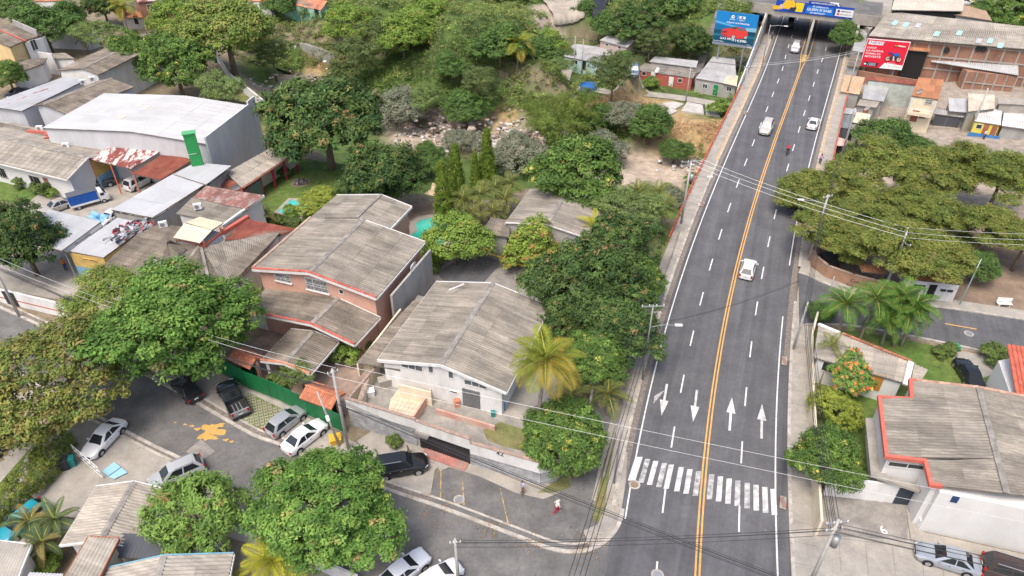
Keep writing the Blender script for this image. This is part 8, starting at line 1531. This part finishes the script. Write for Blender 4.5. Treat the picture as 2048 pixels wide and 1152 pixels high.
q = at(bpy.data.objects['yellow_house'], 1966, 274); n_ = FRONT[bpy.data.objects['yellow_house']][1]; q = q + Vector(n_) * .9; person('person in white shirt in front of the yellow house', (q.x, q.y, tz(q.x, q.y)), -1.4, (.6, .62, .65), (.04, .045, .07), pose='stand')
q = g(1543, 78, .12); person('pedestrian in dark clothes near the mural wall', (q.x, q.y, .12), -1.9, (.1, .1, .14), (.03, .03, .04))
q = g(133, 540, 0); person('mechanic in orange and white jersey at the workshop gate', (q.x, q.y, .05), -1.2, (.6, .2, .06), (.02, .04, .12), pose='stand')
# motorcycle and rider
a = g(1574, 308); hd_ = math.atan2(1, .45); t = local(thing('motorcycle', 'red motorcycle driving away on the right half of the road', 'motorcycle', (a.x, a.y, 0), hd_))
for x in (-.62, .66): s = MB(); s.tube([(x, -.05, .3), (x, .05, .3)], .3, 14); wheel = s.build('wheel', M_TYRE, t); s = MB(); s.tube([(x, -.055, .3), (x, .055, .3)], .18, 10); s.build('rim', M_RIM, wheel)
M_MRED = paintm((.45, .02, .02)); s = MB(); s.ball((.18, 0, .78), (.3, .15, .16), 10, 7); s.build('tank', M_MRED, t, True); s = MB(); s.box((-.35, 0, .8), (.7, .24, .1)); s.build('seat', M_BUMP, t); s = MB(); s.box((.05, 0, .48), (.5, .24, .3)); s.build('engine', M_STEEL, t); s = MB(); s.tube([(.66, 0, .3), (.45, 0, 1.0)], .04, 6); s.build('fork', M_STEEL, t); s = MB(); s.tube([(.45, -.35, 1.05), (.45, .35, 1.05)], .02, 6); s.build('handlebar', M_BUMP, t); s = MB(); s.box((-.74, 0, .78), (.06, .16, .08)); s.build('tail_light', M_TAILL, t)
person('rider in red jersey and helmet on the motorcycle', (a.x, a.y, 0), hd_, (.5, .03, .05), (.02, .02, .03), pose='ride', cap=M_BUMP)
# ------------------------------------------------------------------ poles, lamps, cables
TOPS = {}
def pole(key, base, ht, label, top=None, m=M_POLE, r=.14, arms=(), lamp=None, box=False, zb=0., group='utility poles'):
    b = g(*base, zb) if len(base) == 2 else Vector(base); tp = Vector((b.x, b.y, zb + ht)) if top is None else top; t = thing('utility_pole', label, 'pole', b, group=group); s = MB(); s.tube([b - Vector((0, 0, .3)), lerp(b, tp, .5), tp], [r * 1.2, r, r * .75], 10); s.build('shaft', m, t, True); TOPS[key] = tp
    for dz, ang, ln in arms:
        q = lerp(tp, b, dz / ht); d_ = Vector((math.cos(ang), math.sin(ang), 0)) * ln / 2; s = MB(); s.beam(q - d_, q + d_, .1, .12); arm = s.build('cross_arm', M_STEEL, t)
        for f in (-.92, -.3, .3, .92): s = MB(); e = q + d_ * f; s.tube([e, e + Vector((0, 0, .22))], [.06, .04], 6); s.build('insulator', M_TRIMW, arm)
    if lamp:
        dz, dx, dy, up = lamp; q = lerp(tp, b, dz / ht); e = q + Vector((dx, dy, up)); s = MB(); s.tube([q, lerp(q, e, .5) + Vector((0, 0, .15)), e], .035, 6); la = s.build('lamp_arm', M_STEEL, t); d_ = Vector((dx, dy, 0)).normalized(); s = MB(); s.beam(e - d_ * .1, e + d_ * .6, .26, .12); s.build('lamp_head', M_TRIMW, la)
    if box: q = lerp(tp, b, 1.9 / ht); s = MB(); s.tube([(q.x + .35, q.y - .1, q.z - .9), (q.x + .35, q.y - .1, q.z + .1)], .27, 12); s.build('transformer', M_STEEL, t, True)
    return t
ra = math.atan2(1, .35)
pole('p1', (697, 897), 9.8, 'concrete pole of the twin poles at the terrace corner', arms=((.4, .5, .9),)); b_ = g(680, 893); pole('p2', (680, 893), 7.2, 'slimmer leaning pole of the twin poles at the terrace corner', top=Vector((b_.x - 1.1, b_.y + .4, 6.6)), r=.1, lamp=(2.2, .5, -1.1, .2))
pole('p3', (1617, 521), 9.3, 'leaning roadside pole with lamp left of the pine grove', lamp=(1.3, -2.6, .4, .4), arms=((.3, .4, 1.4),)); pole('p4', (1764, 592), 8.6, 'pole with steel double cross arms above the guard hut', arms=((.1, 1.0, 2.4), (.45, 1.0, 2.4), (1.2, -.9, 1.8)), box=True); pole('p5', (1362, 448), 9.3, 'pole with double cross arms beside the bridge end', arms=((.1, .1, 2.6), (.6, .1, 2.6)), lamp=(2.4, 2.4, -.2, .3), box=True)
pole('p6', (917, 1165), 5.6, 'pole with brackets at the bottom edge of the street', r=.12, arms=((.5, .1, .8),)); pole('p7', (1586, 700), 6.4, 'leaning pole with banner on the right pavement', r=.12); pole('p8', (1284, 760), 9.6, 'steel lamp pole beside the mango trees', r=.08, m=M_STEEL, lamp=(2.7, 2.4, -.1, .35), arms=((.2, .05, 2.2),)); pole('p8b', (1228, 968), 7.8, 'steel lamp pole near the crossing', r=.08, m=M_STEEL)
p = hit(1937, 272); pole('p9', tuple(p), 8.5, 'grey pole rising in front of the yellow house', zb=p.z); pole('p10', (40, 634), 8.2, 'concrete pole at the left edge under the wires', arms=((.5, .5, .8),)); 
for k, (a, b, h, l) in enumerate(((1147, 145, 7.5, 'left thin pole on the settlement lane'), (1163, 150, 7.5, 'right thin pole on the settlement lane'), (1480, 215, 8, 'pole with cross arm beside the grey block house'), (1371, 205, 7.5, 'slim pole before the red cottage'))): q = hit(a, b); pole('s%d' % k, tuple(q), h, l, r=.1, zb=q.z, arms=((.3, .1, 1.6),) if k == 2 else ())
pole('p13', (1613, 1182), 8.8, 'cluttered pole at the bottom of the right pavement', arms=((.4, .1, 1.6), (1.2, .1, 1.2)), box=True); pole('p14', (1626, 805), 4.2, 'bare wooden post over the right garden wall', m=M_TRUNK, r=.1); pole('p15', (1918, 612), 6.5, 'thin pale blue mast right of the guard hut', r=.05, m=mat('pale_blue_mast', (.4, .55, .55), .5, 0)); pole('p16', (1680, 320), 8.5, 'roadside pole behind the leftmost pine'); pole('p17', (1693, 190), 8.0, 'grey pole against the tan roof shack', r=.1); pole('p18', (1523, 135), 8.5, 'lamp pole beside the mural wall', r=.08, m=M_STEEL, lamp=(.3, 2.6, -.6, .2)); pole('p19', (1640, 640), 6.0, 'steel street pole at the mouth of the right side street', r=.07, m=M_STEEL)
def cables(label, a, b, n, spread, sag, m=M_WIRE, r=.022, vert=.18):
    a, b = Vector(a), Vector(b); c = (a + b) / 2; t = thing('power_cables', label, 'cables', (c.x, c.y, c.z), group='overhead cables'); d_ = (b - a); n_ = Vector((-d_.y, d_.x, 0)).normalized(); rg = random.Random(int(abs(a.x * 31 + b.y * 17)))
    for k in range(n):
        f = (k - (n - 1) / 2) / max(1, n - 1); o_ = n_ * f * spread + Vector((0, 0, rg.uniform(-vert, vert))); sg = sag * rg.uniform(.8, 1.3); pts = [lerp(a, b, i / 16) + o_ - Vector((0, 0, sg * 4 * (i / 16) * (1 - i / 16))) for i in range(17)]; s = MB(); s.tube(pts, r, 4); s.build('cable', m, t)
T = TOPS; dn = Vector((0, 0, 1))
cables('three bare lines crossing the road from the bridge pole to the cross arm pole', T['p5'] + dn * .2, T['p4'] + dn * .1, 3, 2.2, .5, M_WIREL, .018, .02); cables('three bare lines leaving the cross arm pole to the right', T['p4'] + dn * .1, T['p4'] + Vector((30, -3.5, 1.5)), 3, 2.2, .5, M_WIREL, .018, .02); far_r = Vector((34, 22, 9))
cables('thick black cable bundle from the twin poles across the junction', T['p1'] - dn * 3.9, Vector((34, 20, 5.4)), 6, .5, .9, M_WIRE, .022); cables('thin wire above the junction from the twin poles', T['p1'] - dn * .1, Vector((58, 24, 8.6)), 2, 1.4, .7, M_WIREL, .014); cables('cables from the bottom street pole across the main road', T['p6'] - dn * .5, T['p13'] - dn * 1.2, 4, .5, .35, M_WIRE, .02); cables('cables along the left street past the ficus', T['p1'] - dn * 2.4, T['p10'] - dn * 1.2, 4, .5, 1.2, M_WIRE, .026); cables('upper wires along the left street past the ficus', T['p1'] - dn * .1, T['p10'], 2, .9, 1.0, M_WIREL, .02); cables('cables leaving the left pole out of frame', T['p10'] - dn * 1.0, T['p10'] + Vector((-26, 12, 0)), 4, .6, .5)
cables('black cables along the right pavement to the leaning pole', T['p13'] - dn * 1.0, T['p7'] - dn * .3, 6, .7, .6, M_WIRE, .022); cables('black cables along the right pavement to the grove', T['p7'] - dn * .3, T['p3'] - dn * 1.6, 5, .5, .5, M_WIRE, .02); cables('cables from the cluttered pole to the lower right', T['p13'] - dn * 1.0, Vector((62, 20, 6.8)), 5, .8, .4, M_WIRE, .024); cables('cables along the road beside the grove', T['p3'] - dn * 1.2, T['p16'] - dn * .6, 3, .4, .5); cables('cables from the bottom frame edge to the lamp pole near the crossing', T['p8b'] - dn * .8, Vector((1.0, 17, 7.4)), 4, 1.0, .5, M_WIRE, .024); cables('cables between the two steel lamp poles', T['p8b'] - dn * .8, T['p8'] - dn * 2.6, 2, .3, .4); cables('service wires crossing the road below the mangoes', T['p8'] - dn * 2.4, T['p7'] + Vector((0, 3, .5)), 2, .2, .7, M_WIRE, .02); cables('far wires crossing the road near the tunnel', T['s2'], T['p17'] + Vector((1, 0, .3)), 3, 1.4, .4, M_STEEL, .012); cables('wires strung over the ravine above the settlement', T['s1'], T['s1'] + Vector((-60, 6, 3)), 3, .8, 1.2, M_WIRE, .02); cables('wires from the settlement lane to the bridge', T['s1'], T['s2'], 2, .5, .6, M_WIRE, .02)
# ------------------------------------------------------------------ small things
def blocky(name, label, cat, px, z, dims, rz, m, parts=None):
    q = g(*px, z); t = local(thing(name, label, cat, (q.x, q.y, z), rz)); s = MB(); d = dims; k = .9; s.hexa([(-d[0] / 2 * k, -d[1] / 2 * k, 0), (d[0] / 2 * k, -d[1] / 2 * k, 0), (d[0] / 2 * k, d[1] / 2 * k, 0), (-d[0] / 2 * k, d[1] / 2 * k, 0)], [(-d[0] / 2, -d[1] / 2, d[2]), (d[0] / 2, -d[1] / 2, d[2]), (d[0] / 2, d[1] / 2, d[2]), (-d[0] / 2, d[1] / 2, d[2])]); s.build('body', m, t); s = MB(); s.box((0, 0, d[2] + .04), (d[0] * 1.06, d[1] * 1.06, .08)); s.build('lid', m, t); return t
blocky('rubbish_bin', 'black rubbish bin beside the clipped hedge', 'bin', (132, 936), .06, (.75, .75, 1.0), .4, M_BLACKM); blocky('rubbish_bin', 'teal rubbish bin beside the black one', 'bin', (146, 930), .06, (.65, .65, .9), .4, mat('teal_plastic', (.02, .2, .19), .5, 0)); blocky('planter', 'yellow concrete planter at the foot of the twin poles', 'planter', (672, 884), .1, (1.0, .9, .6), .3, mat('yellow_paint', (.6, .36, .03), .7, .1)); blocky('crate_stack', 'orange crate beside the grey metal door', 'crate', (914, 812), ZT, (.5, .45, .7), .3, M_CLAY); blocky('water_drum', 'blue drum at the corner of the white house', 'drum', (1002, 818), ZT, (.7, .7, .9), .2, mat('blue_drum', (.02, .12, .34), .5, 0)); blocky('plant_pot', 'teal pot on the terrace edge', 'pot', (986, 832), ZT, (.35, .35, .5), 0, MATS['teal_plastic']); blocky('plant_pot', 'large green pot beside the garden path', 'pot', (1908, 700), .06, (.7, .7, .6), 0, mat('green_pot', (.02, .3, .17), .5, 0)); blocky('water_drum', 'black water tank behind the brick wall', 'tank', (1653, 535), .03, (1.6, 1.6, 1.7), 0, M_BLACKM); blocky('water_drum', 'white drum in the courtyard of the white house', 'drum', (742, 790), ZT, (.7, .7, .6), .3, M_AC); blocky('wash_basin', 'concrete wash basin in the courtyard corner', 'basin', (772, 770), ZT, (1.3, .8, .8), .35, M_CONC)
# light blue sheets lying by the drive, leaning gate frame
for k, (q, l) in enumerate((([(204, 942), (228, 924), (242, 934), (216, 952)], 'left light blue metal sheet lying on the yard'), ([(217, 953), (243, 935), (255, 945), (228, 958)], 'right light blue metal sheet lying on the yard'))): P = [g(*p, .2) for p in q]; s = MB(); s.hexa([p - Vector((0, 0, .03)) for p in P], P); s.build('metal_sheet', mat('light_blue_sheet', (.3, .52, .62), .5, .06), label=l, cat='sheet')
a, b = g(152, 908, .2), g(206, 955, .2); t = thing('steel_gate', 'white steel gate frame standing across the drive', 'gate', (a + b) / 2); s = MB()
for z in (.15, .8, 1.45): s = MB(); s.beam((a.x, a.y, z), (b.x, b.y, z), .06, .06); s.build('rail', M_TRIMW, t)
for k in range(7): q = lerp(a, b, k / 6); s = MB(); s.box((q.x, q.y, .8), (.05, .05, 1.35)); s.build('bar', M_TRIMW, t)
# heap of bumpers on the white roof
rg = random.Random(3); cols = [(.6, .6, .6), (.4, .03, .04), (.1, .11, .13), (.5, .5, .52), (.05, .06, .1), (.5, .04, .05), (.3, .31, .33), (.65, .65, .64)]
for k in range(34):
    f = k / 33; q = g(lerp(222, 290, f) + rg.uniform(-7, 7), lerp(480, 446, f) + rg.uniform(-7, 7), 4.15 + rg.random() * .5); t = thing('car_bumper', 'loose car bumper in the heap on the white workshop roof', 'bumper', q, group='car bumpers heaped on the roof'); t.location = q; ORIG[t] = Vector((0, 0, 0)); t.rotation_euler = (rg.uniform(-.5, .5), rg.uniform(-.4, .4), rg.uniform(0, 6.28)); w_ = rg.uniform(.7, 1.0); s = MB()
    pts = [(w_ * math.cos(a_), .55 * math.sin(a_), 0) for a_ in np.linspace(.15, PI - .15, 9)]
    for u_, v_ in zip(pts, pts[1:]): s.beam(u_, v_, .07, .38)
    m_ = paintm(cols[k % len(cols)]); s.build('shell', m_, t); s = MB(); s.box((0, .57, -.05), (.7, .05, .12)); s.build('grille', M_BUMP, t)
# cloth sails
def sail(name, label, pts, m, cat, dip=.4):
    P = [Vector(p) for p in pts]; c = sum(P, Vector()) / len(P) - Vector((0, 0, dip)); s = MB(); n = len(P)
    for k in range(n):
        a, b = P[k], P[(k + 1) % n]; mid = (a + b) / 2 + (c - (a + b) / 2) * .22; s.poly([a, mid, c]); s.poly([mid, b, c])
    o = s.build(name, m, smooth_=True, label=label, cat=cat); md = o.modifiers.new('t', 'SOLIDIFY'); md.thickness = .02
M_SAIL = mat('beige_sail_cloth', (.62, .48, .3), .8, .05, 1); sail('shade_sail', 'beige shade sail behind the columnar trees', [g(846, 388, 3.0), g(865, 365, 3.6), g(905, 375, 3.2), g(903, 402, 2.6)], M_SAIL, 'shade sail'); sail('shade_sail', 'narrow beige sail at the back eave of the pink house', [g(741, 438, 5.4), g(750, 428, 5.4), g(795, 458, 4.0)], M_SAIL, 'shade sail', .1); sail('tarpaulin', 'light blue tarpaulin tied over the workshop yard', [g(170, 433, 3.0), g(184, 421, 3.6), g(222, 430, 3.0), g(206, 446, 2.6)], mat('light_blue_tarp', (.22, .45, .68), .7, .08), 'tarpaulin')
q = g(601, 366); t = thing('fire_pit', 'round heap of burnt stones on the lawn', 'fire pit', q); rg2 = np.random.default_rng(5); s = MB(); s.tube([(q.x, q.y, .04), (q.x, q.y, .08)], 1.4, 18); s.build('ash_bed', M_DIRT, t)
for k in range(22): a_ = rg2.random() * 6.28; r_ = rg2.random() ** .5 * .9; s = MB(); s.ball((q.x + r_ * math.cos(a_), q.y + r_ * math.sin(a_), .15 + .45 * (1 - r_)), tuple(rg2.uniform(.15, .32, 3)), 7, 5); s.build('stone', mat('burnt_stone', (.13, .12, .11), .95, .3, 3, rand=.5), t)
# lettering on the lot floor, fallen leaves
pl_ = bpy.data.objects['parking_lot']; q = g(1767, 1061, .062); text('6', (q.x, q.y, .069), (0, 0, .12), 1.1, M_WLINE, pl_)
rg3 = np.random.default_rng(9); V = []; C = []; 
for (a, b, r, n) in ((1240, 760, 2.2, 240), (1225, 810, 1.6, 160), (1170, 1094, 1.2, 110), (1060, 1088, 1.0, 70), (980, 1058, 1, 60), (880, 1018, 1.6, 80), (1200, 900, 1.2, 60), (1600, 700, 2, 40), (1300, 500, 3, 120), (380, 925, 2.5, 50), (700, 960, 2.5, 80), (900, 900, 2.0, 50), (1560, 1060, 1.5, 30), (960, 530, 2.5, 90), (1215, 1000, 1.0, 60)):
    c0_ = g(a, b); 
    for k in range(n): V.append((c0_.x + rg3.normal() * r * .6, c0_.y + rg3.normal() * r * .6, .16)); C.append([(.3, .13, .04), (.35, .2, .06), (.22, .12, .06), (.42, .3, .12)][rg3.integers(0, 4)])
V = np.array(V); v, f, c = leaf_arrays(V, unit(np.tile([0, 0, 1.], (len(V), 1)) + rg3.normal(size=V.shape) * .2), .13, .08, np.array(C), rg3, 0.); o = add_obj('fallen_leaves', np_mesh('fallen_leaves', v, f, M_FOL, c)); tag(o, 'dry fallen leaves along kerbs and under trees', 'leaves', kind='stuff')
s = MB(); s.tube([g(898, 580, 6.95), g(928, 568, 7.0)], .07, 8); s.build('plastic_pipe', M_TRIMW, label='short white pipe lying on the white house roof ridge', cat='pipe')
